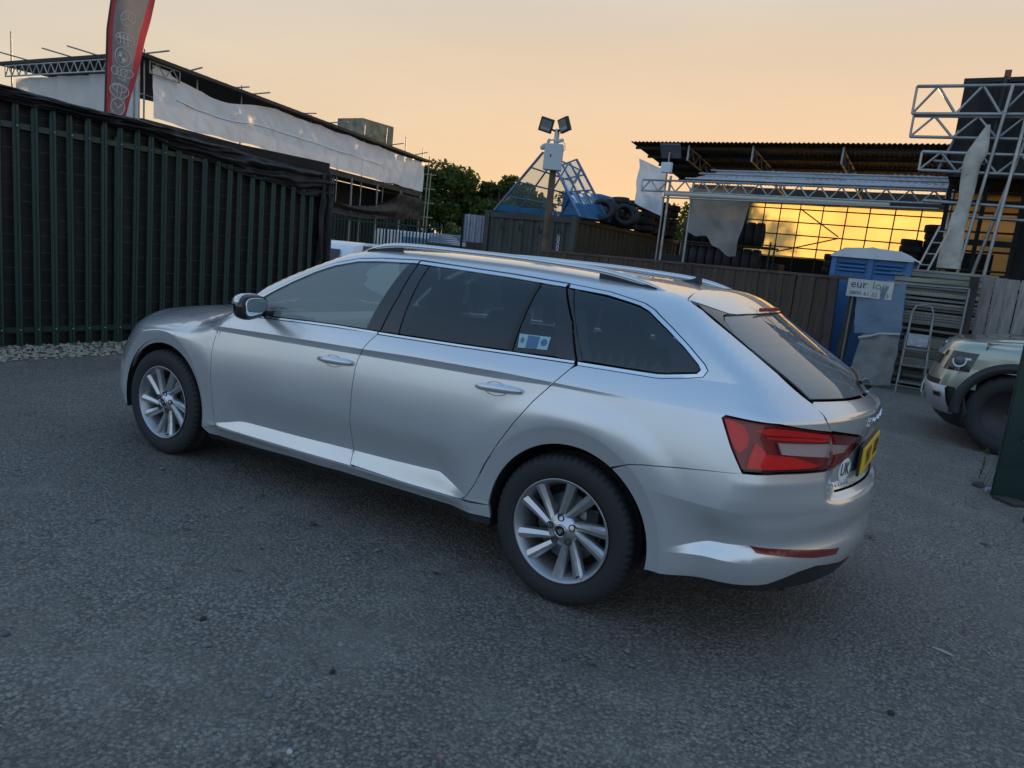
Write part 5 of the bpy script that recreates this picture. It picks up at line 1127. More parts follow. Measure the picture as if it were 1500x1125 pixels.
# -- wheels
def wheel_parts(car_, x, y, sg, steer=0., spin=0., Rr=.330, wd=.218):
    w = empty('wheel', (x, y, Rr), 0); w.parent = car_; w.rotation_euler = (0, 0, steer + (0 if sg > 0 else math.pi))
    return w
def make_tyre(Rr=.330, Rm_=.224, wd=.218, n=240):
    """lathe about the local y axis, outer face towards -y, with tread blocks"""
    h = wd/2
    prof = [(Rm_-.006, -h+.018), (Rm_+.004, -h+.012), (Rm_+.020, -h+.004), (Rm_+.045, -h-.001), (Rm_+.068, -h+.001), (Rr-.020, -h+.008), (Rr-.012, -h+.014), (Rr-.006, -h+.022), (Rr-.002, -h+.034), (Rr-.0005, -h+.050), (Rr, -h+.062), (Rr, -h+.066), (Rr, -.014), (Rr, -.010)]
    prof = prof + [(r, -y) for r, y in reversed(prof)]
    m_ = MB(); vs = []; fs = []; k = len(prof)
    for j in range(n):
        a = 2*math.pi*j/n
        for i, (r, y) in enumerate(prof):
            rr = r
            edge = abs(y)
            if r > Rr-.016:
                ph = (j + (2.5 if edge > .06 else 0)*(1 if y < 0 else -1)) % 4
                if ph < 1.4 and edge > .045: rr -= .010
                if i in (11, 12, len(prof)-12, len(prof)-13): rr -= .007
            vs.append((rr*math.cos(a), y, rr*math.sin(a)))
    for j in range(n):
        for i in range(k-1): fs.append((j*k+i, j*k+i+1, ((j+1) % n)*k+i+1, ((j+1) % n)*k+i))
    m_.add(vs, fs, True); return m_
def lat(prof, n=48):   # lathe about y
    v = []; f = []
    for r, y in prof:
        for j in range(n): a = 2*math.pi*j/n; v.append((r*math.cos(a), y, r*math.sin(a)))
    for i in range(len(prof)-1):
        for j in range(n): f.append((i*n+j, i*n+(j+1) % n, (i+1)*n+(j+1) % n, (i+1)*n+j))
    return v, f
def make_rim(wd=.218):
    h = wd/2; m_ = MB()
    v, f = lat([(.2155,-h+.022),(.2255,-h+.008),(.2275,-h+.006),(.2255,-h+.004),(.219,-h+.006),(.213,-h+.016),(.205,-h+.028),(.195,-h+.06),(.185,-h+.10),(.185,h-.02)], 72); m_.add(v, f, True)
    return m_
def make_spoke(wd=.218):
    """one swept spoke: ridge line off centre, bright face and darker flank"""
    h = wd/2; m_ = MB(); rows = []
    for t in (0., .25, .55, .85, 1.0):
        r = .050 + t*(.212-.050); sk = .018 - .050*t                      # sideways sweep
        wl, wr = (.017 + .011*t), (.013 + .010*t)
        yo = -h + .020 + .004*math.sin(math.pi*t) - .006*t + .006*(1-t)
        rows.append([(r, yo+.030, sk-wl-.004), (r, yo+.008, sk-wl), (r, yo, sk-wl*.15), (r, yo+.002, sk+wr*.55), (r, yo+.014, sk+wr), (r, yo+.032, sk+wr+.003)])
    vs = [p for row in rows for p in row]; n = 6
    fs = [(i*n+j, i*n+j+1, (i+1)*n+j+1, (i+1)*n+j) for i in range(len(rows)-1) for j in range(n-1)]
    fs += [(i*n+5, i*n, (i+1)*n, (i+1)*n+5) for i in range(len(rows)-1)]
    m_.add(vs, fs); return m_
def wheel_proto():
    w = empty('wheel'); w.parent = car
    make_tyre().build('tyre', RUBBER, w)
    rim = make_rim().build('rim', [ALLOYIN], w)
    h = .109
    sp_me = make_spoke().mesh('spoke'); sp_me.materials.append(ALLOY)
    for k in range(10):
        o = bpy.data.objects.new('spoke', sp_me); COL.objects.link(o); o.parent = rim; o.rotation_euler = (0, R(36*k + 8 + (7 if k % 2 else 0)), 0)
    hb = MB(); v, f = lat([(.001,-h+.017),(.030,-h+.017),(.034,-h+.020),(.064,-h+.026),(.074,-h+.040),(.074,-h+.07)], 40); hb.add(v, f, True); hub = hb.build('hub', ALLOY, rim)
    for k in range(5):
        a = R(72*k+26); cx, cz = .056*math.cos(a), .056*math.sin(a)
        lg = MB(); lg.lathe([(.0165,.001),(.0155,.004),(.0125,.004),(.0120,-.012),(.001,-.012)], 14, Matrix.Translation((cx, -h+.0225, cz)) @ Matrix.Rotation(R(90), 4, 'X')); lg.cm = 0; lg.build('bolt_hole', SATBLK, rim)
        nt_ = MB(); nt_.lathe([(.010,-.006),(.0085,-.001),(.001,0)], 6, Matrix.Translation((cx, -h+.025, cz)) @ Matrix.Rotation(R(90), 4, 'X'), smooth=False); nt_.build('wheel_bolt', STEEL, rim)
    cp = MB(); v, f = lat([(.001,-h+.012),(.022,-h+.0125),(.0285,-h+.015),(.0285,-h+.02)], 32); cp.add(v, f, True); cap = cp.build('centre_cap', GLOSSBLK, w)
    em = MB(); v, f = lat([(.0235,-h+.0125),(.0245,-h+.0108),(.0262,-h+.0112),(.0272,-h+.0135)], 32); em.add(v, f, True)
    em.add([(-.006,-h+.0112,-.014),(.004,-h+.0105,-.012),(.014,-h+.0105,.006),(.008,-h+.011,.013),(-.002,-h+.0105,.009),(-.012,-h+.011,.004)], [(0,1,2,3,4,5)])
    em.build('emblem', CHROME, cap)
    dk = MB(); v, f = lat([(.06,-.02),(.150,-.02),(.150,.005),(.06,.005)], 40); dk.add(v, f, True); dk.build('brake_disc', STEEL, w)
    cl_ = MB(); cl_.box((.115, -.02, .045), (.06, .05, .14)); cl_.build('brake_caliper', SATBLK, w, bevel=.01)
    bk = MB(); v, f = lat([(.001,.02),(.19,.02)], 40); bk.add(v, f); bk.build('wheel_back', mat('liner_black', (.008,.008,.008), .9), w)
    vv_ = MB(); vv_.lathe([(.004,0),(.004,.022),(.001,.024)], 8, Matrix.Translation((.12*.9, -.09, -.170)) @ Matrix.Rotation(R(90), 4, 'X')); vv_.build('valve', SATBLK, w)
    return w
wp0 = wheel_proto()
WH = [(RA, -.789, 0, 0, 0), (0., -.792, R(3), 0, 16), (RA, .789, math.pi, 0, 30), (0., .792, math.pi + R(3), 0, 0)]
for i, (x, y, rz, _, spn) in enumerate(WH):
    w = wp0 if i == 0 else dup(wp0, car)
    w.location = (x, y, .330); w.rotation_euler = (0, R(spn), rz)
    w.rotation_mode = 'XYZ'
# ------------------------------------------------------------------ back of the yard: brown board fence
BROWN = mat('brown_fence_wood', (.085,.056,.038), .8, noise=(3.2, .55, (.035,.023,.017), (6, 6, .7)), bump=(24, .35, .004)); GREYW = mat('grey_fence_wood', (.30,.27,.245), .85, noise=(3.0, .5, (.13,.115,.10), (7, 7, .6)), bump=(24, .35, .004))
DARKW = mat('dark_post_wood', (.055,.042,.035), .8, noise=(4, .5))
def board_fence(name, label, x0, x1, y, h0, h1, bw, m, capm=None, gap=.006):
    f = empty(name, (x0, y, 0), 0, label, 'fence'); n = int((x1-x0)/bw)
    for k in range(n):
        x = k*bw; h = h0 + (h1-h0)*k/n + random.uniform(-.006,.006)
        o = MB().box((0, 0, h/2), (bw-gap, .018, h)).build('board', m, f); o.location = (x + bw/2, random.uniform(-.005,.005), .01); o.rotation_euler = (random.gauss(0,.003), random.gauss(0,.003), random.gauss(0,.012))
    for z in (.35, (h0+h1)/2-.25): MB().bbox((0,.012,z-.04),(x1-x0,.055,z+.04)).build('rail', m, f)
    if capm: 
        c = MB(); c.hexa([(0,-.03,h0+.01),(x1-x0,-.03,h1+.01),(x1-x0,.05,h1+.01),(0,.05,h0+.01),(0,-.03,h0+.05),(x1-x0,-.03,h1+.05),(x1-x0,.05,h1+.05),(0,.05,h0+.05)]); c.build('capping', capm, f)
    return f
bf = board_fence('board_fence', 'brown vertical board fence with a flat capping behind the car', -3.35, 2.20, 9.2, 1.545, 1.575, .100, BROWN, mat('brown_capping', (.10,.072,.055), .75, noise=(3,.4)))
MB().bbox((3.02,-.06,0),(3.14,-.02,1.6)).build('post', DARKW, bf)
gf = board_fence('board_fence', 'weathered grey vertical board fence behind the green off-roader', 4.12, 6.6, 9.2, 1.80, 1.83, .150, GREYW)
# ------------------------------------------------------------------ gateway with blue toilet cabin
for k, (x, z, dz, lab) in enumerate(((2.20,1.64,.0,'dark timber gate post at the right end of the brown board fence'),(2.40,1.60,.0,'second dark timber gate post, in front of the blue toilet cabin'),(4.02,1.80,.0,'dark timber gate post at the left end of the grey board fence'))):
    p = MB(); p.box((0,0,z/2), (.12,.12,z)); o = p.build('gate_post', DARKW, None, bevel=.008); o.location = (x, 9.12, 0); o.rotation_euler = (0, R((-2, 3, 0)[k]), 0); tag(o, lab, 'post', 'timber gate posts')
hd_b = MB(); hd_b.box((2.27,9.10,1.605),(.42,.10,.05)); tag(hd_b.build('gate_lintel', mat('rust_brown_wood', (.11,.055,.042), .8, noise=(4,.4)), bevel=.005), 'short reddish timber across the two dark gate posts', 'timber')
BLUE = mat('blue_plastic', (.045,.155,.36), .45, noise=(2,.2)); OFFW = mat('white_plastic', (.62,.64,.66), .5, noise=(3,.15))
pl_ = empty('toilet_cabin', (2.56, 10.35, 0), R(-2), 'blue plastic toilet cabin with a pale roof behind the gate', 'toilet cabin')
MB().bbox((-.56,-.56,.12),(.56,.56,1.98)).build('cabin', BLUE, pl_, bevel=.03)
for sx in (-.56, .56): MB().box((sx,-.565,1.05),(.09,.05,1.86)).build('corner_post', BLUE, pl_, bevel=.015)
MB().bbox((-.045,-.60,1.62),(.045,-.555,1.98)).build('centre_rib', BLUE, pl_, bevel=.01)
for sx in (-1, 1):
    for k in range(3):
        s = MB(); s.box((sx*.28,-.575,1.74+.062*k),(.40,.05,.022), Matrix.Rotation(R(-35),3,'X')); s.build('louvre', BLUE, pl_)
rfm = MB(); prof = []
for j in range(2):
    for i in range(13):
        t = -1 + 2*i/12; z = 1.98 + .145*(1-abs(t)**3.5) + (.018 if i % 4 == 2 else 0); prof.append((t*.62, (-.64,.64)[j], z))
rfm.add(prof, [(i, i+1, 13+i+1, 13+i) for i in range(12)], False); rfm.add([(-.62,-.64,1.955),(.62,-.64,1.955),(.62,.64,1.955),(-.62,.64,1.955)], [(3,2,1,0)])
rfm.add([prof[i] for i in range(13)] + [(.62,-.64,1.955),(-.62,-.64,1.955)], [tuple(range(12,-1,-1)) + (14,13)]); rfm.build('roof', OFFW, pl_)
MB().bbox((-.50,-.60,0),(.50,.5,.12)).build('base', DK, pl_)
# wire gate, sign and sacking hung on it
WIRE = mat('green_wire', (.05,.065,.06), .5, .5)
wg = empty('wire_gate', (2.46, 9.05, 0), 0, 'wire mesh gate with a tube frame between the dark timber posts', 'gate')
for a, b in (((0,0,.08),(0,0,1.58)),((.0,0,1.58),(1.52,0,1.62)),((1.52,0,1.62),(1.52,0,.06)),((0,0,.08),(1.52,0,.06)),((.62,0,.08),(.62,0,1.60))): MB().bar(a, b, .016, 8).build('frame_tube', mat('dull_zinc', (.26,.27,.26), .5, .6, noise=(4,.3)), wg)
ms = MB()
for k in range(1, 30): ms.bar((k*.0507,.003,.08),(k*.0507,.003,1.59), .0016, 4)
for k in range(1, 30): ms.bar((0,.006,.06+k*.0517),(1.52,.006,.08+k*.0517), .0016, 4)
o = ms.build('wire_mesh', WIRE, wg); o['kind'] = 'stuff'
SACK = sheeting('grey_sacking', (.30,.29,.275), .15, .05, .85, 3, .7); SACKB = sheeting('bluish_netting', (.23,.31,.40), .2, .12, .8, 3, .6)
def drape(p0, p1, p2, p3, amp, seed, nu=24, nv=34):
    def f(u, v):
        p = lerp(lerp(p0, p1, u), lerp(p3, p2, u), v); return (p.x + .02*nz(v*4, seed, u*2), p.y + amp*math.sin(u*8 + 3*nz(v*2, seed)) + amp*fbm(u*3, v*3, seed) - .02, p.z + .02*nz(u*5, seed)*v)
    return grid(f, nu, nv)
s1 = drape((2.52,8.98,1.36),(3.17,8.98,1.64),(3.22,8.98,.86),(2.58,8.98,.78), .018, 3).build('net_cloth', SACKB); tag(s1, 'pale blue net cloth hanging on the wire gate below the sign', 'cloth')
s2 = drape((2.70,8.96,.78),(3.22,8.96,.86),(3.22,8.95,.05),(2.60,8.93,.03), .03, 8).build('sacking', SACK); tag(s2, 'grey sacking hanging on the lower half of the wire gate', 'cloth')
s2b = MB().tube([(2.66,8.93,.72),(2.80,8.92,.76),(2.94,8.92,.82),(3.22,8.92,.85)], .020, 8); tag(s2b.build('rolled_hem', mat('pale_hem', (.42,.40,.37), .8)), 'pale rolled strip across the top of the grey sacking', 'strip')
sg_ = empty('hire_sign', (2.69, 8.95, 1.475), 0, 'white sign with blue and green lettering on the wire gate', 'sign')
MB().box((.0,0,0),(.64,.006,.27)).build('sign_board', mat('sign_white', (.50,.50,.47), .6, noise=(6,.25)), sg_)
for t_, dx_, m_ in (('eur', -.16, mat('sign_navy', (.025,.03,.10), .6)), ('loo', .14, mat('sign_green', (.10,.26,.09), .6))): text(t_, 'sign_word', .17, m_, sg_, frame((dx_, -.005, .055), (1,0,0), (0,0,1)), .001)
for t_, dx_ in (('0800', -.195), ('61', -.035), ('22', .075), ('915', .215)): text(t_, 'sign_number', .085, mat('sign_navy', (.025,.03,.10), .6), sg_, frame((dx_, -.005, -.080), (1,0,0), (0,0,1)), .001)
# stack of planks behind the gate and the step ladder in front
PLK = mat('pale_planks', (.33,.29,.22), .8, noise=(2.5,.45,None,(.6,5,5)), bump=(20,.3,.004)); GRB = mat('grey_boards', (.24,.235,.22), .8, noise=(2.5,.4,None,(.6,5,5)))
st_ = empty('plank_stack', (3.55, 10.0, 0), 0, 'tall stack of scaffold planks behind the wire gate', 'planks'); z = .05
k = 0
while z < 1.86:
    h = random.choice((.038,.038,.05,.063)); L_k = random.uniform(1.3,1.75)
    if .74 < z < 1.02: z += .06; 
    MB().box((random.uniform(-.1,.1), random.uniform(-.08,.02), z+h/2), (L_k, .45, h)).build('plank', PLK if k % 3 else GRB, st_, bevel=.004); z += h + random.choice((.004,.006,.03)); k += 1
cr = empty('timber_crate', (3.72, 9.5, 0), R(2), 'pale boarded crate under the plank stack behind the step ladder', 'crate')
for k in range(3): MB().box((0,0,.42+.16*k),(.95,.03,.15)).build('board', PLK, cr, bevel=.004)
for sx in (-.45,.45): MB().bbox((sx-.03,.02,0),(sx+.03,.07,.86)).build('upright', DARKW, cr)
sl = empty('step_ladder', (3.45, 9.08, 0), R(6), 'short aluminium step ladder with a hooped rail, leaning on the gate', 'ladder')
LADM = mat('dull_aluminium', (.26,.26,.25), .55, .6, noise=(6,.35))
hoop = [(-.17,-.30,0),(-.15,-.12,.85),(-.14,-.06,1.20),(-.10,-.045,1.30),(.0,-.04,1.325),(.10,-.045,1.30),(.14,-.06,1.20),(.15,-.12,.85),(.19,-.30,0)]
MB().tube(hoop, .016, 10).build('rail', LADM, sl)
for sx in (-.15,.17): MB().bar((sx*1.05,.16,0),(sx*.9,-.08,.95), .014, 8).build('back_leg', LADM, sl)
for k, zz in enumerate((.16,.41,.66)): MB().box((.0,-.27+.055*k*1.3,zz),(.34,.11,.025)).build('tread', LADM, sl, bevel=.004)
MB().box((.0,-.13,.79),(.27,.05,.19), Matrix.Rotation(R(-15),3,'X')).build('notice', mat('paper_white', (.42,.42,.43), .7, noise=(14,.5)), sl)
# ------------------------------------------------------------------ dark green container and what is on it
CG = mat('container_green', (.040,.047,.038), .55, noise=(1.8,.4), bump=(30,.2,.004)); 
ct = empty('shipping_container', (-5.40, 14.32, 0), R(90+3.5), 'dark olive shipping container behind the brown board fence', 'container')
Lc, Wc, Hc = 9.7, 2.74, 2.50            # local x runs away along its long side, local y to its left end face
def corr(p, q, z0, z1, n, d, nrm):
    p, q = Vector(p), Vector(q); mb = MB(); vs = []
    for z in (z0, z1):
        for i in range(n):
            for t, o_ in ((0,0),(.32,0),(.46,1),(.86,1)): v = lerp(p, q, (i+t)/n) + Vector(nrm)*(-d*o_); vs.append((v.x, v.y, z))
        v = q; vs.append((v.x, v.y, z))
    m_ = 4*n+1; mb.add(vs, [(i, i+1, m_+i+1, m_+i) for i in range(m_-1)]); return mb
corr((.08,-.01,0),(Lc-.08,-.01,0), .18, Hc-.05, 26, .045, (0,-1,0)).build('side_wall', CG, ct)
corr((-.01,Wc-.08,0),(-.01,.08,0), .18, Hc-.05, 8, .05, (-1,0,0)).build('end_wall', CG, ct)
corr((.08,Wc+.01,0),(Lc-.08,Wc+.01,0), .18, Hc-.05, 26, -.045, (0,-1,0)).build('side_wall', CG, ct)
MB().bbox((.05,.05,Hc-.02),(Lc-.05,Wc-.05,Hc+.06)).build('roof', CG, ct)
MB().bbox((Lc-.06,.05,.1),(Lc,Wc-.05,Hc)).build('door_end', CG, ct)
for x in (0, Lc):
    for y in (0, Wc): MB().box((x, y, Hc/2+.05),(.16,.16,Hc+.09)).build('corner_post', CG, ct, bevel=.01)
for y in (0, Wc): MB().bbox((0,y-.04,Hc-.04),(Lc,y+.05,Hc+.075)).build('top_rail', CG, ct)
for x in (0, Lc): MB().bbox((x-.05,0,Hc-.08),(x+.05,Wc,Hc+.078)).build('top_rail', CG, ct)
for y in (.45, 1.05, 1.65, 2.25): MB().tube([(-.04,y,Hc-.22),(-.07,y,Hc-.38),(-.07,y-.05,Hc-.42),(-.06,y-.09,Hc-.38),(-.05,y-.09,Hc-.32)], .012, 6).build('lashing_hook', DK, ct)
for k in range(5): 
    mk = MB().tube([(-.045+.0*k, .42+.035*math.cos(a), 1.62+.11*k+.045*math.sin(a)) for a in np.linspace(0, 2*math.pi, 10, endpoint=False)], .010, 5, closed=True); mk.build('stencil_mark', OFFW, ct)
# two glazed frames propped together on the container
GLZ = glass('dusty_glazing', (.86,.92,.95), haze=(.60,.70,.78,.07)); BARB = mat('blue_grey_bar', (.14,.20,.32), .5, .3, noise=(4,.3)); BLP = sheeting('blue_reflection_film', (.06,.25,.48), .5, .12, .4, 3, .3)
def glazed(name, label, b0, b1, t1, t0, nb, nc, film):
    b0, b1, t1, t0 = map(Vector, (b0, b1, t1, t0)); f = empty(name, b0, 0, label, 'glazed frame'); q = lambda u, v: lerp(lerp(b0, b1, u), lerp(t0, t1, u), v) - b0
    for i in range(nb): u = i/(nb-1); MB().bar(q(u,0), q(u,1), .038 if i in (0, nb-1) else .026, 6).build('glazing_bar', BARB, f)
    for j in range(nc): v = j/(nc-1); MB().bar(q(0,v), q(1,v), .022, 6).build('cross_bar', BARB, f)
    nrm = (b1-b0).cross(t0-b0).normalized()*.004
    for i in range(nb-1):
        u0, u1 = i/(nb-1), (i+1)/(nb-1); MB().hexa([q(u0,0)-nrm, q(u1,0)-nrm, q(u1,1)-nrm, q(u0,1)-nrm, q(u0,0)+nrm, q(u1,0)+nrm, q(u1,1)+nrm, q(u0,1)+nrm]).build('pane', GLZ, f)
    g_ = grid(lambda u, v: tuple(q(u, v*film*(1+.25*nz(u*4, 3))) + nrm*5 + nrm*2*nz(u*5, v*4)), 24, 8); g_.build('blue_reflection_film', BLP, f)  # blue perspex strip; on the left frame it stands in for a reflection
    return f
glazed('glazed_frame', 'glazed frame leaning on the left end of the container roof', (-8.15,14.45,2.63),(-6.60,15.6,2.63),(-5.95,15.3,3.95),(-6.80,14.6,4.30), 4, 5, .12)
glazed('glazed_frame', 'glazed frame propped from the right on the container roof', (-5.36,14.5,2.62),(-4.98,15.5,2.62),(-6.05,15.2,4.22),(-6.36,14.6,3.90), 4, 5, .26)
tk_ = MB(); tk_.box((-5.95,16.0,2.99),(1.30,.9,.74)); tag(tk_.build('water_tank', mat('tank_blue', (.025,.17,.38), .45, noise=(3,.25)), bevel=.10), 'blue plastic tank behind the right glazed frame on the container', 'tank')
# tyres heaped on the container
def tyre_mesh(Rr, w, rin=.62):
    mb = MB(); pr = [(Rr*rin,-w*.30),(Rr*rin+.01,-w*.42),(Rr*.78,-w*.5),(Rr*.93,-w*.46),(Rr,-w*.34),(Rr*1.005,0),(Rr,w*.34),(Rr*.93,w*.46),(Rr*.78,w*.5),(Rr*rin+.01,w*.42),(Rr*rin,w*.30),(Rr*rin+.03,0),(Rr*rin,-w*.30)]
    mb.lathe(pr, 28); me = mb.mesh('tyre'); me.materials.append(RUBBER); return me
TY = [tyre_mesh(.33,.22), tyre_mesh(.36,.25), tyre_mesh(.31,.20)]
def tyre(loc, tilt=(0,0,0), k=0, label='', group='old tyres heaped on the container'):
    o = bpy.data.objects.new('tyre', TY[k]); COL.objects.link(o); o.location = loc; o.rotation_euler = tilt; tag(o, label, 'tyre', group); return o
ORD = 'first second third fourth fifth sixth seventh eighth ninth'.split()
cs = [(-5.55,16.9),(-5.70,17.7),(-5.85,18.6),(-5.62,19.5),(-5.75,20.3),(-5.75,21.2),(-5.8,22.1)]
hs = [2,4,4,5,5,5,5]
for q_, ((x, y), n) in enumerate(zip(cs, hs)):
    for j in range(n): tyre((x+random.uniform(-.05,.05), y+random.uniform(-.05,.05), 2.70+.225*j), (random.gauss(0,.05), random.gauss(0,.05), 0), random.choice((0,0,1,2)), 'flat tyre, %s from the bottom of the %s stack back from the blue tank' % (ORD[j], ORD[q_]))
for q_, (x, y, z, a, b) in enumerate(((-5.15,15.35,2.88,62,20),(-5.28,15.9,2.95,55,-30),(-5.05,16.6,2.88,70,40),(-5.20,17.3,2.90,60,10))): tyre((x, y, z), (R(a), R(12), R(b)), 0, '%s tipped tyre from the glazed frame, leaning on the container heap' % ORD[q_])
# ------------------------------------------------------------------ lamp pole
lp = empty('lamp_pole', (-3.47, 9.55, 0), 0, 'rusty steel pole with two floodlights, cameras and a grey box', 'lamp pole')
RUST = mat('rusty_steel', (.15,.105,.075), .75, .2, noise=(3.5,.5,(.06,.035,.025)), bump=(20,.3,.004))
MB().lathe([(.075,0),(.072,1.8),(.066,3.5),(.066,3.55)], 16).build('pole', RUST, lp); GB = mat('grey_box', (.52,.54,.55), .5)
MB().lathe([(.05,3.5),(.05,3.95)], 12).build('mast', mat('zinc', (.45,.46,.46), .4, .6), lp)
MB().box((.03,-.10,3.40),(.36,.20,.50), Matrix.Rotation(R(24),3,'Z')).build('junction_box', GB, lp, bevel=.012)
MB().box((.033,-.215,3.42),(.012,.02,.05)).build('lock', DK, lp)
for sx, rz in ((-1, 18), (1, -16)):
    a_ = MB(); a_.bar((0,-.02,3.90),(sx*.13,-.06,3.95), .02, 6); a_.build('bracket', SATBLK, lp)
    fl_ = MB(); Mx = Matrix.Translation((sx*.205,-.10,4.015)) @ Matrix.Rotation(R(rz*.8),4,'Y') @ Matrix.Rotation(R(rz*1.4),4,'Z') @ Matrix.Rotation(R(12),4,'X')
    fl_.box((0,0,0),(.27,.08,.27)); fl_.v = [tuple(Mx @ Vector(v)) for v in fl_.v]; fo_ = fl_.build('floodlight', SATBLK, lp, bevel=.01)
    gl_ = MB(); gl_.box((0,-.0425,.0),(.215,.004,.21)); gl_.v = [tuple(Mx @ Vector(v)) for v in gl_.v]; gl_.build('lamp_glass', mat('lamp_pane', (.22,.22,.20), .15), fo_)
    rf_ = MB(); rf_.box((0,-.0455,-.06),(.17,.003,.045)); rf_.v = [tuple(Mx @ Vector(v)) for v in rf_.v]; rf_.build('lamp_reflector', mat('lamp_silver', (.8,.8,.78), .2, .7), fo_)
for sx, ang in ((-1, 25), (1, -35)):
    c_ = MB(); Mx = Matrix.Translation((sx*.13,-.07,3.72)) @ Matrix.Rotation(R(ang+90),4,'Z') @ Matrix.Rotation(R(68),4,'Y'); c_.lathe([(.001,-.07),(.030,-.07),(.034,-.05),(.034,.06),(.028,.07),(.001,.068)], 14, Mx); c_.bar((0,-.02,3.75),(sx*.13,-.07,3.73), .014, 6); c_.build('camera', OFFW, lp)
db = MB(); db.lathe([(.001,-.06),(.04,-.05),(.055,0),(.055,.05),(.001,.055)], 16, Matrix.Translation((-.25,-.06,3.60)) @ Matrix.Rotation(R(65),4,'Y')); db.bar((-.04,0,3.64),(-.22,-.05,3.62), .014, 6); db.build('camera', OFFW, lp)
MB().tube([(.16,-.1,3.72),(.27,-.12,3.66),(.29,-.12,3.56),(.24,-.12,3.50)], .008, 6).build('cable', GB, lp)
# ------------------------------------------------------------------ open shed with corrugated roof, scaffold beams and yellow sheeting
sh = empty('open_shed', (0, 18, 0), 0, 'open shed with a dark corrugated roof and lattice rafters at the back of the yard', 'shed')
X0, X1 = -5.75, 6.5
vs = []; nc = 300
for yy, z in ((0,5.20),(5.0,4.66)):
    for i in range(nc+1): vs.append((X0 + (X1-X0)*i/nc, yy, z + .022*math.sin(i*math.pi*.66)))
mb = MB(); mb.add(vs, [(i, i+1, nc+1+i+1, nc+1+i) for i in range(nc)]); CORR = mat('dark_corrugated_roof', (.040,.036,.032), .7, .2, noise=(1.2,.5)); shr = mb.build('roof', CORR, sh)
so = shr.modifiers.new('s', 'SOLIDIFY'); so.thickness = .012
for k in range(5): MB().bbox((X0,.4+1.0*k,5.05-.108*k),(X1,.46+1.0*k,5.13-.108*k)).build('purlin', mat('purlin_dark', (.05,.045,.04), .8), sh)
for x in (-3.95,-2.05,.35,2.9,5.2): lattice(sh, (x,.25,4.72),(x,4.6,4.30), .36, 7, mat('rafter_grey', (.28,.27,.26), .45, .6), .026); MB().bar((x,.22,4.70),(x,.22,5.14), .035, 8).build('rafter_end', ALU, sh)
# back wall: dark plinth, timber wall with a window on the left, yellow sheet to the right
WALLB = mat('brown_shed_wall', (.12,.075,.045), .8, noise=(2,.4))
mb = MB(); mb.bbox((X0,5.9,0),(-3.42,6.0,2.9)); mb.bbox((X0,5.9,2.9),(-4.35,6.0,4.7)); mb.bbox((-3.85,5.9,2.9),(-3.42,6.0,4.7)); mb.bbox((-4.35,5.9,3.95),(-3.85,6.0,4.7)); mb.build('back_wall', WALLB, sh)
wn_ = MB(); wn_.bbox((-4.35,5.93,2.9),(-3.85,5.95,3.95)); wn_ = wn_.build('window', sheeting('lit_window_pane', (.85,.72,.45), .85, .1, .3, 3, .1), sh)
for a, b in (((-4.40,5.86,2.86),(-3.80,5.90,2.92)),((-4.40,5.86,3.93),(-3.80,5.90,3.99)),((-4.40,5.86,2.86),(-4.34,5.90,3.99)),((-3.86,5.86,2.86),(-3.80,5.90,3.99)),((-4.12,5.86,2.9),(-4.08,5.90,3.97)),((-4.38,5.86,3.42),(-3.82,5.90,3.46))): MB().bbox(a, b).build('window_frame', mat('pale_frame', (.40,.36,.28), .7), wn_)
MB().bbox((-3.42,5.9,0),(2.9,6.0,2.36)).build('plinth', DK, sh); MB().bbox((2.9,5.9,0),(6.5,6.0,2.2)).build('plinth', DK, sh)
MB().bbox((-3.42,5.88,4.12),(6.5,6.0,4.66)).build('fascia', mat('purlin_dark', (.05,.045,.04), .8), sh)
YEL = sheeting('amber_sheeting', (.98,.72,.26), .90, .05, .5, .45, .5, .62)
ysh = grid(lambda u, v: (-3.45 + 6.4*u, 23.80 + .06*math.sin(u*20 + 2*nz(v*2)) + .05*fbm(u*9, v*3, 2), 2.30 + 1.9*v), 120, 24).build('amber_sheet', YEL); tag(ysh, 'glowing amber plastic sheet closing the back of the open shed', 'sheet')
sc_ = empty('scaffold_grid', (0, 23.5, 0), 0, 'grid of dark scaffold tubes in front of the amber sheet', 'scaffold'); DT = mat('dark_tube', (.06,.05,.04), .6, .3)
for x in (-3.4,-2.85,-2.3,-1.65,-.90,-.15,.55,1.30,2.05,2.75): MB().bar((x,0,0),(x+.02,0,4.25), .022, 6).build('standard', DT, sc_)
for z in (2.62,3.05,3.48,3.92): MB().bar((-3.45,-.06,z+.03),(2.9,-.06,z-.02), .022, 6).build('ledger', DT, sc_)
for a, b in (((-1.6,-.1,3.95),(-.25,-.1,3.10)),((-2.2,-.1,2.45),(-.25,-.1,3.05))): MB().bar(a, b, .022, 6).build('brace', DT, sc_)
# lower lean-to roof edge and the long aluminium lattice beam
lr = empty('lean_to_roof', (0, 14.4, 0), 0, 'low lean-to of grey corrugated sheets in front of the open shed', 'lean-to')
GC = mat('grey_corrugated_sheet', (.34,.36,.40), .45, .5, noise=(1.6,.3))
for k in range(7):
    x0 = -2.4 + k*.84; vs = []; 
    for yy, z in ((0,3.69),(2.6,4.28)):
        for i in range(25): vs.append((x0 + .87*i/24, yy + .02*k % .05, z + .014*math.sin(i*1.57) + .012*(k % 2)))
    mb = MB(); mb.add(vs, [(i, i+1, 25+i+1, 25+i) for i in range(24)], True); mb.build('roof_sheet', GC, lr)
for yy, z in ((-.03,3.70),(.9,3.95),(1.8,4.16)): MB().bar((-2.5,yy,z),(3.6,yy,z-.02), .024, 8).build('tube', ALU, lr)
for x in (-2.3, 3.4): MB().bar((x,.05,0),(x,.05,3.62), .03, 8).build('post', TUBE, lr)
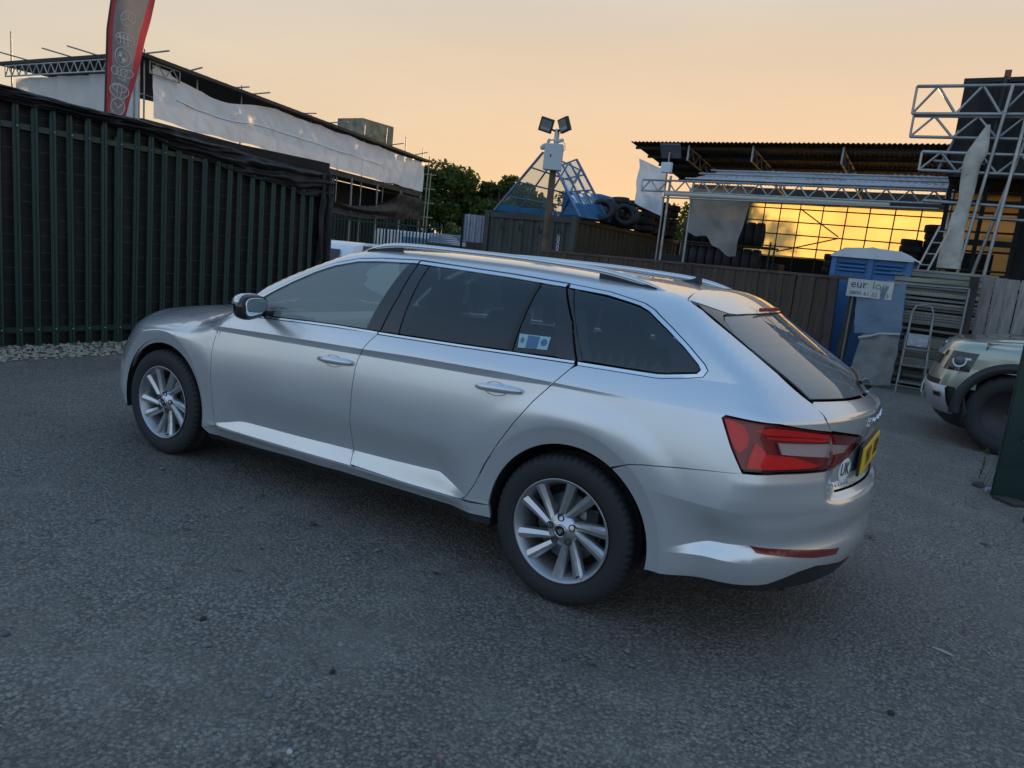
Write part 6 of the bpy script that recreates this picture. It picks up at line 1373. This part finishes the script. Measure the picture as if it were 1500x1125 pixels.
lb = empty('lattice_beam', (0, 13.9, 0), 0, 'long aluminium lattice beam slung across below the lean-to roof', 'beam')
lattice(lb, (-3.42,0,3.32),(3.18,0,3.31), .26, 15, ALU, .024)
MB().bar((-2.75,-.1,3.25),(2.2,-.1,3.23), .050, 10).build('pole', mat('cream_pole', (.52,.46,.36), .6), lb); MB().bar((-2.8,-.14,3.16),(3.1,-.14,3.20), .020, 8).build('tube', ALU, lb)
for x in (-2.72, 3.3): MB().bar((x,.06,0),(x,.06,3.7), .032, 8).build('post', TUBE, lb)
# sheets hanging in the shed mouth
h1 = grid(lambda u, v: (-2.55 + 1.55*u*(1-.18*v) + .12*v, 14.9 + .14*math.sin(u*7 + 2*nz(v*2, 4)) + .10*fbm(u*3, v*3, 6), 3.55 - (1.35 - .25*math.cos(u*3.0) + .12*nz(u*4))*v), 40, 30).build('hanging_sheet', CLEARSH); tag(h1, 'dirty cream plastic sheet hanging under the lattice beam', 'sheet')
h2 = grid(lambda u, v: (-5.55 + .95*u + .06*nz(v*3), 18.3 + .10*math.sin(u*6 + v*2) + .06*fbm(u*3, v*3, 3), 4.75 - .35*u - 1.35*v), 24, 24).build('hanging_sheet', WSHEET); tag(h2, 'white sheet hanging at the left end of the open shed', 'sheet')
for k, (x, y, w, h, z) in enumerate(((-2.83,13.9,.34,.26,3.98),)):
    sp_ = empty('solar_lamp', (x, y, 0), 0, 'small solar lamp on a thin pole at the left end of the lattice beam', 'lamp'); MB().box((.02,.05,4.28),(.50,.03,.36), Matrix.Rotation(R(35),3,'X')).build('panel', mat('solar_panel', (.10,.11,.13), .25), sp_); MB().box((0,-.02,3.88),(.26,.12,.24)).build('battery_box', OFFW, sp_, bevel=.01); MB().bar((0,.06,0),(0,.06,4.25), .022, 8).build('pole', TUBE, sp_)
# rack of tyres and tyre stacks in front of the amber sheet
rk = empty('tyre_rack', (-2.1, 16.2, 0), 0, 'dark steel rack holding a row of upright tyres in the shed', 'rack')
for z in (1.55, 2.25): 
    for yy in (-.25,.25): MB().bar((-.9,yy,z),(1.6,yy,z), .025, 6).build('beam', DT, rk)
for x in (-.8,.35,1.5):
    for yy in (-.25,.25): MB().bar((x,yy,0),(x,yy,2.4), .025, 6).build('upright', DT, rk)
for k in range(9): tyre((-2.85+.235*k, 16.2, 2.55), (0, R(90), R(8)), 0, '%s tyre from the left in the upper row of the steel rack' % ORD[k], 'tyres on the rack')
for k in range(9): tyre((-2.85+.235*k, 16.2, 1.86), (0, R(90), R(8)), 0, '%s tyre from the left in the lower row of the steel rack' % ORD[k], 'tyres on the rack')
for q_, (sx, n) in enumerate(((-.05,3),(.72,4),(1.42,4),(2.05,6),(2.65,8))):
    for j in range(n): tyre((sx+random.uniform(-.04,.04), 22.4+random.uniform(-.1,.1), 1.95+.215*j), (random.gauss(0,.03), random.gauss(0,.03), 0), (j % 3), 'tyre %s from the bottom, %s stack from the left before the amber sheet' % (ORD[j], ORD[q_]), 'tyre stacks before the amber sheet')
pf = MB(); pf.bbox((-.9,21.6,0),(3.6,23.2,1.84)); tag(pf.build('loading_bench', DK), 'dark raised bench under the tyre stacks in the shed', 'bench')
dkb = MB(); dkb.bbox((-4.3,17.2,0),(-.6,17.9,1.9)); tag(dkb.build('scrap_bin', mat('dark_bin', (.03,.03,.032), .7), bevel=.02), 'long dark bin in the shadow behind the tyre rack', 'bin')
# ------------------------------------------------------------------ right: dark tower, beams, wrapped post, ladder
tb = empty('dark_tower', (3.22, 12.2, 0), 0, 'tall dark sheet clad tower block behind the lattice beams on the right', 'tower')
mb = MB(); vs = []; nn = 60
for z in (3.62, 5.28):
    for i in range(nn+1): vs.append((5.5*i/nn, .03*math.sin(i*1.6), z))
mb.add(vs, [(i, i+1, nn+1+i+1, nn+1+i) for i in range(nn)]); mb.build('cladding', CORR, tb)
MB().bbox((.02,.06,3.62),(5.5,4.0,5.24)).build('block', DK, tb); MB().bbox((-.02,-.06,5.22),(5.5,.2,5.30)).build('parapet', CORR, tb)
MB().box((.62,-.05,5.33),(.10,.10,.16)).build('chimney_pot', mat('terracotta', (.22,.09,.06), .8), tb); MB().bar((.60,-.08,3.6),(.60,-.08,5.3), .04, 8).build('downpipe', SATBLK, tb)
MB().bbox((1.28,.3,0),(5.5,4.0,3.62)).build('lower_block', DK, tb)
for x in (.05,.62,1.2): MB().bbox((x,.2,0),(x+.07,.28,3.62)).build('column', DK, tb)
for z in (1.85,2.45,3.15): MB().bbox((.0,.18,z),(1.3,.30,z+.10)).build('floor_edge', DK, tb)
amb = grid(lambda u, v: (3.30 + 1.35*u, 14.2 + .05*math.sin(u*8), 1.4 + 2.3*v), 20, 20).build('amber_sheet', YEL); tag(amb, 'small amber sheet glowing between the columns of the dark tower', 'sheet')
sb_ = MB(); sb_.bbox((3.45,13.2,0),(4.2,13.9,2.35)); tag(sb_.build('dark_cabinet', DK), 'dark cabinet silhouetted against the small amber sheet', 'cabinet')
for k in range(5): MB().bar((3.25,12.9,2.0+.36*k),(4.7,12.9,2.03+.35*k), .02, 6).build('ledger', DT, sc_).location = (0, -23.5, 0)
b1 = empty('lattice_beam', (2.5, 11.9, 0), 0, 'double aluminium lattice beam jutting out at the top of the dark tower', 'beam')
lattice(b1, (0,0,4.66),(3.4,0,4.60), .47, 5, ALU, .030); lattice(b1, (.03,.05,4.27),(3.4,.05,4.20), .36, 5, ALU, .028)
b2 = empty('lattice_beam', (2.78, 11.9, 0), 0, 'short aluminium lattice beam below the double one on the dark tower', 'beam')
lattice(b2, (0,0,3.68),(2.4,0,3.62), .32, 4, ALU, .028); MB().bar((.2,.1,3.86),(1.0,.1,3.82), .022, 8).build('tube', ALU, b2); MB().bar((.3,.15,3.72),(.5,.15,4.4), .024, 8).build('tube', mat('blue_tape_tube', (.16,.20,.32), .5), b2)
for k, (a, b) in enumerate((((3.55,11.85,0),(3.95,11.85,5.1)),((4.02,11.8,0),(4.25,11.8,4.9)),((3.9,11.95,1.7),(4.35,11.95,4.6)),((2.95,11.95,3.15),(5.6,11.95,3.08)),((3.7,11.9,2.9),(5.8,11.9,2.86)))):
    t_ = MB().bar(a, b, .030, 8).build('scaffold_tube', TUBE); tag(t_, ('leaning scaffold tube carrying the cream wrapped cloth','upright scaffold tube right of the wrapped post','slanting scaffold tube before the dark tower','long level scaffold tube crossing below the short beam','lower level scaffold tube crossing the dark tower')[k], 'scaffold tube', 'scaffold tubes of the dark tower')
def wrap(u, v):
    z = np.interp(v, [0,.22,.5,.75,1], [4.45,3.75,3.1,2.6,1.98]); xc = np.interp(v, [0,.22,.45,.7,1], [3.72,3.58,3.60,3.55,3.55]); w = np.interp(v, [0,.15,.25,.45,.75,1], [.03,.16,.14,.10,.15,.19])
    a = u*2*math.pi; return (xc + w*math.cos(a)*(1+.2*nz(v*6, math.cos(a), math.sin(a))), 11.85 + w*.7*math.sin(a) + .02*nz(v*8, u*4), z)
wr = grid(wrap, 24, 44).build('wrapped_cloth', mat('cream_cloth', (.50,.45,.38), .85, noise=(4,.3), bump=(14,.6,.02))); tag(wr, 'cream cloth wrapped round the leaning scaffold tube by the dark tower', 'cloth')
la = empty('ladder', (3.02, 11.5, 1.7), 0, 'aluminium ladder leaning left of the wrapped cloth', 'ladder')
for dx_ in (0,.17): MB().box((.14+dx_,.12,.48),(.03,.06,1.06), Matrix.Rotation(R(16),3,'Y')).build('stile', mat('cream_ladder', (.50,.46,.40), .5, .2), la)
for k in range(5): t = .1+k*.2; MB().bar((.0+.3*t,.12,t),(.17+.3*t,.12,t), .014, 6).build('rung', ALU, la)
lk = empty('timber_platform', (2.9, 10.7, 0), 0, 'raised platform of loose timber behind the toilet cabin and ladder', 'platform')
for k in range(9): MB().box((.95+random.uniform(-.1,.1),.1*k,1.72+.04*(k % 3)),(2.0,.09,.035), Matrix.Rotation(R(random.uniform(-2,2)),3,'Z')).build('plank', PLK if k % 2 else GRB, lk)
MB().bbox((0.1,.0,0),(1.9,.9,1.66)).build('trestle', DK, lk)
# ------------------------------------------------------------------ green steel post and timber post at the right edge
gp_ = empty('fence_post', (4.56, 3.05, 0), 0, 'wide green steel fence post with trailing wires at the right edge', 'post')
po = MB(); po.box((.03,0,.60),(.21,.02,1.30)); po.box((-.075,.03,.60),(.02,.06,1.30)); pom = po.build('post', GREEN, gp_, bevel=.004)
MB().box((.06,-.025,.50),(.035,.03,.05)).build('bracket', BOLT, gp_)
for k in range(6): MB().tube([(-.08,-.02,.06+.21*k),(.06,-.016,.07+.21*k),(.5,-.03,.08+.21*k)], .0016, 4).build('wire', WIRE, gp_)
for k in range(4): MB().tube([(-.17+.03*k,-.02,.01),(-.12+.02*k,-.03,.22),(-.085,-.02,.42+.1*k)], .0018, 4).build('wire', WIRE, gp_)
MB().box((.05,-.10,.02),(.16,.20,.03), Matrix.Rotation(R(40),3,'Z')).build('foot', DARKW, gp_)
tp_ = MB(); tp_.box((0,0,.33),(.11,.10,.70)); o = tp_.build('timber_post', DARKW, None, bevel=.01); o.location = (4.715, 2.47, 0); o.rotation_euler = (0, R(4), 0); tag(o, 'short dark timber post in front of the green fence post', 'post')
for k, (x, y, s, m_) in enumerate(((4.40,3.28,.050,'rock_dark'),(4.475,3.16,.045,'rock_blue'))):
    rk_ = MB(); vs = []; 
    bm = bmesh.new(); bmesh.ops.create_icosphere(bm, subdivisions=2, radius=s)
    for v in bm.verts: v.co *= 1 + .25*nz(v.co.x*30+k*7, v.co.y*30, v.co.z*30); v.co.z *= .7
    me = bpy.data.meshes.new('stone'); bm.to_mesh(me); bm.free(); me.materials.append(mat(m_, (.07,.065,.06) if k == 0 else (.25,.28,.33), .85)); o = bpy.data.objects.new('stone', me); COL.objects.link(o); o.location = (x, y, s*.5); tag(o, ('dark fist sized stone by the green fence post','pale bluish stone by the green fence post')[k], 'stone')
wd = empty('weed', (4.40, 3.62, 0), 0, 'small upright green weed growing by the rubble', 'weed'); WG = leaf_mat('weed_leaves', (.09,.13,.04))
lv = MB(); MB().tube([(0,0,0),(.01,0,.12),(.02,.01,.27)], [.004,.003,.001], 5).build('stem', WG, wd)
for k in range(46):
    a = random.random()*6.28; z = random.uniform(.04,.27); d = Vector((math.cos(a), math.sin(a), random.uniform(.1,.8))).normalized(); p = Vector((.02*z/.27,0,z)); L_ = random.uniform(.03,.065)*(1.2-z*2); s = d.cross(Vector((0,0,1))).normalized()*.008; lv.add([p, p+d*L_*.5+s, p+d*L_, p+d*L_*.5-s], [(0,1,2,3)])
lv.build('leaves', WG, wd)

# ------------------------------------------------------------------ a few single bits lying on the asphalt
PEB = [(2.549, -1.870, 0.01, (0.02, 0.02, 0.02), 'round black pebble on the open asphalt left of the rear wheel'), (2.495, -2.090, 0.012, (0.16, 0.18, 0.2), 'grey blue pebble on the asphalt in the left foreground'), (3.088, -1.964, 0.01, (0.3, 0.16, 0.14), 'reddish pebble at the bottom edge of the picture'), (2.748, -2.223, 0.009, (0.45, 0.46, 0.47), 'white pebble near the bottom edge, left of the reddish one'), (4.148, -0.769, 0.012, (0.03, 0.03, 0.03), 'dark pebble on the asphalt in the right foreground'), (1.952, -1.947, 0.012, (0.03, 0.028, 0.026), 'dark lump of asphalt in front of the front door'), (1.581, -2.442, 0.014, (0.1, 0.1, 0.11), 'grey stone at the left edge of the foreground')]
STK = (4.276, -0.127)
def pebble(x, y, s, col, label, name='pebble', zs=.7):
    bm = bmesh.new(); bmesh.ops.create_icosphere(bm, subdivisions=2, radius=s)
    for v in bm.verts: v.co *= 1 + .22*nz(v.co.x*.9/s+x, v.co.y*.9/s, v.co.z*.9/s); v.co.z *= zs
    me = bpy.data.meshes.new(name); bm.to_mesh(me); bm.free(); me.materials.append(mat('pebble_%d' % int(x*1000), col, .8)); o = bpy.data.objects.new(name, me); COL.objects.link(o); o.location = (x, y, .012 + s*.4); tag(o, label, name)
for x, y, s, col, lab in PEB: pebble(x, y, s, col, lab)
sk = MB().tube([(STK[0]-.035, STK[1]+.012, .022), (STK[0], STK[1], .024), (STK[0]+.04, STK[1]-.008, .021)], [.004,.006,.004], 6); tag(sk.build('stick', mat('pale_stick', (.42,.40,.36), .8)), 'small pale stick lying on the asphalt right of the car', 'stick')
# ------------------------------------------------------------------ olive off-roader nosing in from the right
suv = empty('off_roader', (4.58, 5.9, 0), 0, 'olive green off-roader with round lamp rings, nosing in from the right', 'car')
OLIVE = paint('olive_paint', (.38,.40,.32), .5, .28); SKID = mat('satin_silver_skid', (.46,.47,.49), .42, .6)
def sv(phi, z, inset=0., xf=3.80):
    """plan outline of the nose: 0 middle of the front, +-90 where the sides begin"""
    xf = xf + .09*max(0, z-.60)/.4 + .10*max(0, .55-z)/.3; h = 1.0 - inset; a = .40; e = 2/3.4
    s, c = math.sin(R(phi)), math.cos(R(phi)); return Vector((xf + inset + a*(1-abs(c)**e) - 4.58, -h*math.copysign(abs(s)**e, s), z))
def nose(name, m, rows, phis, parent=None, back=None, smooth=True):
    """rows of (z, inset); phis list; optionally carried back along the near and far side to x = back"""
    vs = []; cols = 0
    for z, i in rows:
        r_ = [sv(p, z, i) for p in phis]
        if back: r_ = [Vector((x_, r_[0].y, z)) for x_ in back[::-1]] + r_ + [Vector((x_, r_[-1].y, z)) for x_ in back]
        vs += r_; cols = len(r_)
    mb = MB(); mb.add(vs, [(j*cols+i, j*cols+i+1, (j+1)*cols+i+1, (j+1)*cols+i) for j in range(len(rows)-1) for i in range(cols-1)], smooth); return mb.build(name, m, parent or suv)
PH = list(np.linspace(-89, 89, 61))
wx = .0; ARCH = .475
nose('bumper_panel', OLIVE, [(.60,.0),(.66,-.004),(.74,0.),(.80,.004)], PH, back=[-.32])
nose('front_panel', OLIVE, [(.80,.006),(.86,.010),(.93,.014),(.985,.022),(1.03,.045),(1.055,.085),(1.066,.13)], PH, back=[-.30,0.,.5,1.0])
# side above the wheel arch: cut out round the wheel
for sg in (-1, 1):
    mb = MB(); n = 30; vs = []
    for i in range(n+1):
        a = R(180*i/n); x = -ARCH*1.0*math.cos(a)*1.0; z = .40 + .465*math.sin(a); vs += [(x, sg*.996, max(z, .42)), (x*1.06, sg*.992, .90)]
    mb.add(vs, [(2*i, 2*i+1, 2*i+3, 2*i+2) for i in range(n)], False); mb.build('front_wing', OLIVE, suv)
    mb = MB(); vs = []
    for i in range(n+1):
        a = R(-6 + 192*i/n); c_, s_ = math.cos(a), math.sin(a)
        vs += [(-.415*c_, sg*1.00, .40+.415*s_), (-.42*c_, sg*1.03, .40+.42*s_), (-.505*c_, sg*1.028, .40+.50*s_), (-.515*c_, sg*.990, .40+.51*s_)]
    mb.add(vs, [(4*i+k, 4*i+k+1, 4*i+5+k, 4*i+4+k) for i in range(n) for k in range(3)], True); mb.build('arch_flare', SATBLK, suv)
    lw = MB(); lw.bbox((.49, sg*.90, .28), (2.4, sg*.995, .95)); lw.build('door_panel', OLIVE, suv)
nose('lower_bumper', SATBLK, [(.20,.10),(.28,.03),(.45,.005),(.60,.004)], PH, back=[-.40])
# bright skid plate across the middle, black slots in it
PS = list(np.linspace(-75, 75, 51))
nose('skid_plate', SKID, [(.30,.045),(.36,-.006),(.46,-.020),(.58,-.018),(.605,.004)], PS)
for sg in (-1, 1):
    ps = [sg*p for p in np.linspace(56, 69, 8)]; nose('bumper_slot', SATBLK, [(.485,-.0225),(.525,-.0225)], ps, smooth=False); nose('slot_rim', ALU, [(.475,-.0215),(.535,-.0215)], [sg*p for p in np.linspace(54.5, 70, 8)], smooth=False)
nose('upper_intake', SATBLK, [(.605,-.002),(.655,-.006)], list(np.linspace(-62, 62, 41)), smooth=False)
nose('grille', SATBLK, [(.80,-.002),(.90,.004)], list(np.linspace(-40, 40, 25)), smooth=False)
nose('grille_bar', OLIVE, [(.90,-.004),(.955,.006)], list(np.linspace(-46, 46, 25)), smooth=False)
nose('name_strip', LAMPSIL, [(1.000,.018),(1.020,.026)], list(np.linspace(-22, 22, 13)), smooth=False)
pl2 = MB(); pl2.box((-.805, 0, .47), (.012, .52, .11)); pl2.build('number_plate', WHITEV, suv)
for sg in (1, -1):
    hlp = nose('headlamp', GLOSSBLK, [(.765,-.003),(.80,-.003),(.93,.008),(.955,.012)], [sg*p for p in np.linspace(57, 88, 24)])
    cen = sv(sg*76.5, .865, -.008); nx_ = (sv(sg*76.5, .865, -.03) - sv(sg*76.5, .865, 0)).normalized(); nrm = (cen - sv(sg*76.5, .865, .03)); nrm.z = 0; tdir = (sv(sg*78, .865, -.008) - sv(sg*75, .865, -.008)).normalized(); up = Vector((0,0,1))
    nrm = tdir.cross(up); nrm = nrm if nrm.x < 0 else -nrm
    rg_ = MB(); rg_.tube([cen + nrm*.006 + tdir*.058*math.cos(R(a)) + up*.055*math.sin(R(a)) for a in range(-200, 25, 9)], .008, 8); rg_.build('lamp_ring', LAMPSIL, hlp)
    lz = MB(); lz.lathe([(.001,.018),(.03,.015),(.042,.004),(.042,-.01)], 18, frame(tuple(cen), tuple(tdir), tuple(up))); lz.build('lamp_lens', mat('lamp_lens_dark', (.10,.11,.13), .08), hlp)
    lb_ = MB(); lb_.box(cen + tdir*.075*(1 if sg > 0 else 1) + up*.028 + nrm*.004, (.05,.03,.018)); lb_.build('lamp_block', LAMPSIL, hlp)
# bonnet
mb = MB(); vs = []; ph2 = list(np.linspace(-89, 89, 41)); nr_ = 14
for i in range(nr_+1):
    t = i/nr_
    for p in ph2:
        a_ = sv(p, 1.066, .13); b_ = Vector((.95, a_.y, 1.150)); q_ = lerp(a_, b_, t); vv_ = abs(a_.y)/.87; q_.z = 1.066 + .085*t + .030*min(1, t*4)*(1-vv_**6) + (.014*min(1, t*3) if .58 < vv_ < .86 else 0); vs.append(q_)
nn = len(ph2)
for j_ in (0, nn-1):
    ed = [vs[i*nn+j_] for i in range(nr_+1)]; mb.add(ed + [Vector((q.x, q.y*1.04, 1.045)) for q in ed], [(i, i+1, nr_+2+i, nr_+1+i) for i in range(nr_)], True)
mb.add(vs, [(i*nn+j, i*nn+j+1, (i+1)*nn+j+1, (i+1)*nn+j) for i in range(nr_) for j in range(nn-1)], True); mb.build('bonnet', OLIVE, suv)
mb = MB(); mb.hexa([(.95,-.95,.30),(3.6,-.95,.30),(3.6,.95,.30),(.95,.95,.30),(.95,-.95,1.16),(3.6,-.95,1.16),(3.6,.95,1.16),(.95,.95,1.16)]); mb.build('body', OLIVE, suv, bevel=.05)
mb = MB(); mb.hexa([(1.0,-.90,1.15),(3.58,-.90,1.15),(3.58,.90,1.15),(1.0,.90,1.15),(1.55,-.78,1.88),(3.5,-.78,1.88),(3.5,.78,1.88),(1.55,.78,1.88)]); mb.build('greenhouse', mat('dark_window', (.015,.018,.02), .08), suv, bevel=.03)
MB().box((2.5,0,1.92),(2.0,1.6,.08)).build('roof', OLIVE, suv, bevel=.03)
for x in (0., 2.9):
    for sg in (-1, 1):
        w_ = empty('wheel', (x, sg*.86, .40)); w_.parent = suv
        t_ = MB(); nn = 96; pr = [(.24,-.10),(.27,-.125),(.33,-.13),(.375,-.118),(.392,-.09),(.398,-.03),(.398,.03),(.392,.09),(.375,.118),(.33,.13),(.27,.125),(.24,.10)]; vs = []
        for j in range(nn):
            a = 2*math.pi*j/nn
            for r_, y_ in pr: k_ = .012 if (r_ > .37 and (j % 4) == 0) else 0; vs.append(((r_-k_)*math.cos(a), y_, (r_-k_)*math.sin(a)))
        m_ = len(pr); t_.add(vs, [(j*m_+i, j*m_+i+1, ((j+1) % nn)*m_+i+1, ((j+1) % nn)*m_+i) for j in range(nn) for i in range(m_-1)], True); t_.build('tyre', RUBBER, w_)
        r_ = MB(); v, f = lat([(.245,-.10),(.24,-.085),(.05,-.06),(.001,-.06),(.05,.06),(.24,.085)], 32); r_.add(v, f, True); r_.build('rim', SATBLK, w_)
    MB().bbox((x-.50,-.80,.35),(x+.50,.80,.85)).build('arch_liner', mat('liner_black', (.008,.008,.008), .9), suv)
MB().bbox((-.45,-.78,.25),(3.4,.78,.42)).build('floor_pan', mat('liner_black', (.008,.008,.008), .9), suv)
# ------------------------------------------------------------------ white hatchback beyond the end of the netted fence
wh = empty('hatchback', (-6.40, 6.0, 0), 0, 'white hatchback with a yellow plate, seen over and through the silver car', 'car')
prof = [(0.,.28),(.02,.55),(.10,.72),(.14,.88),(.32,1.15),(.46,1.28),(.80,1.36),(1.7,1.36),(2.6,.95),(3.4,.80),(3.75,.62),(3.8,.28)]
mb = MB(); vs = []; rows = []
for y, z in prof:
    hw = float(np.interp(z, [.25,.6,.88,1.0,1.36], [.80,.87,.84,.76,.54]))
    rows.append([(-hw*t_, y + .10*abs(t_)**3*(1 if y < 1.5 else -1), z) for t_ in (1,.9,.5,0,-.5,-.9,-1)])
vs = [p for r_ in rows for p in r_]; mb.add(vs, [(i*7+j, i*7+j+1, (i+1)*7+j+1, (i+1)*7+j) for i in range(len(rows)-1) for j in range(6)], True); 
for j in (0, 6): pass
mb.build('body', WHITEP, wh)
for sg in (-1, 1):
    pts = [(sg*float(np.interp(z, [.25,.6,.88,1.0,1.36], [.80,.87,.84,.76,.54])), y+(.1 if y < 1.5 else -.1), z) for y, z in prof]; MB().add(pts, [tuple(range(len(pts))) if sg > 0 else tuple(range(len(pts)-1,-1,-1))]).build('side_panel', WHITEP, wh)
    for y in (.75, 3.0): w_ = MB(); w_.lathe([(.001,-.08),(.20,-.08),(.29,-.09),(.31,-.05),(.31,.05),(.29,.09)], 24, Matrix.Translation((sg*.78, y, .31)) @ Matrix.Rotation(R(90), 4, 'Y')); w_.build('wheel', RUBBER, wh)
    tl_ = MB(); tl_.hexa([(sg*.62,.085,.74),(sg*.83,.17,.74),(sg*.83,.22,.80),(sg*.62,.12,.80),(sg*.62,.105,.94),(sg*.78,.19,.94),(sg*.78,.24,.94),(sg*.62,.16,.94)]); tl_.build('tail_lamp', REDIN, wh)
for sg in (-1, 1):
    sw_ = MB(); sw_.add([(sg*.775,.62,.98),(sg*.775,2.35,.98),(sg*.575,1.62,1.31),(sg*.575,.80,1.31)], [(0,1,2,3) if sg > 0 else (3,2,1,0)]); sw_.build('side_window', mat('dark_window', (.015,.018,.02), .08), wh)
rw = MB(); rw.add([(-.56,.165,.92),(.56,.165,.92),(.44,.36,1.21),(-.44,.36,1.21)], [(0,1,2,3)]); rw.build('rear_window', mat('dark_window', (.015,.018,.02), .08), wh)
MB().box((0,.012,.62),(.52,.012,.11)).build('number_plate', PLATEY, wh); MB().box((0,.012,.45),(1.2,.03,.05)).build('bumper_trim', SATBLK, wh)
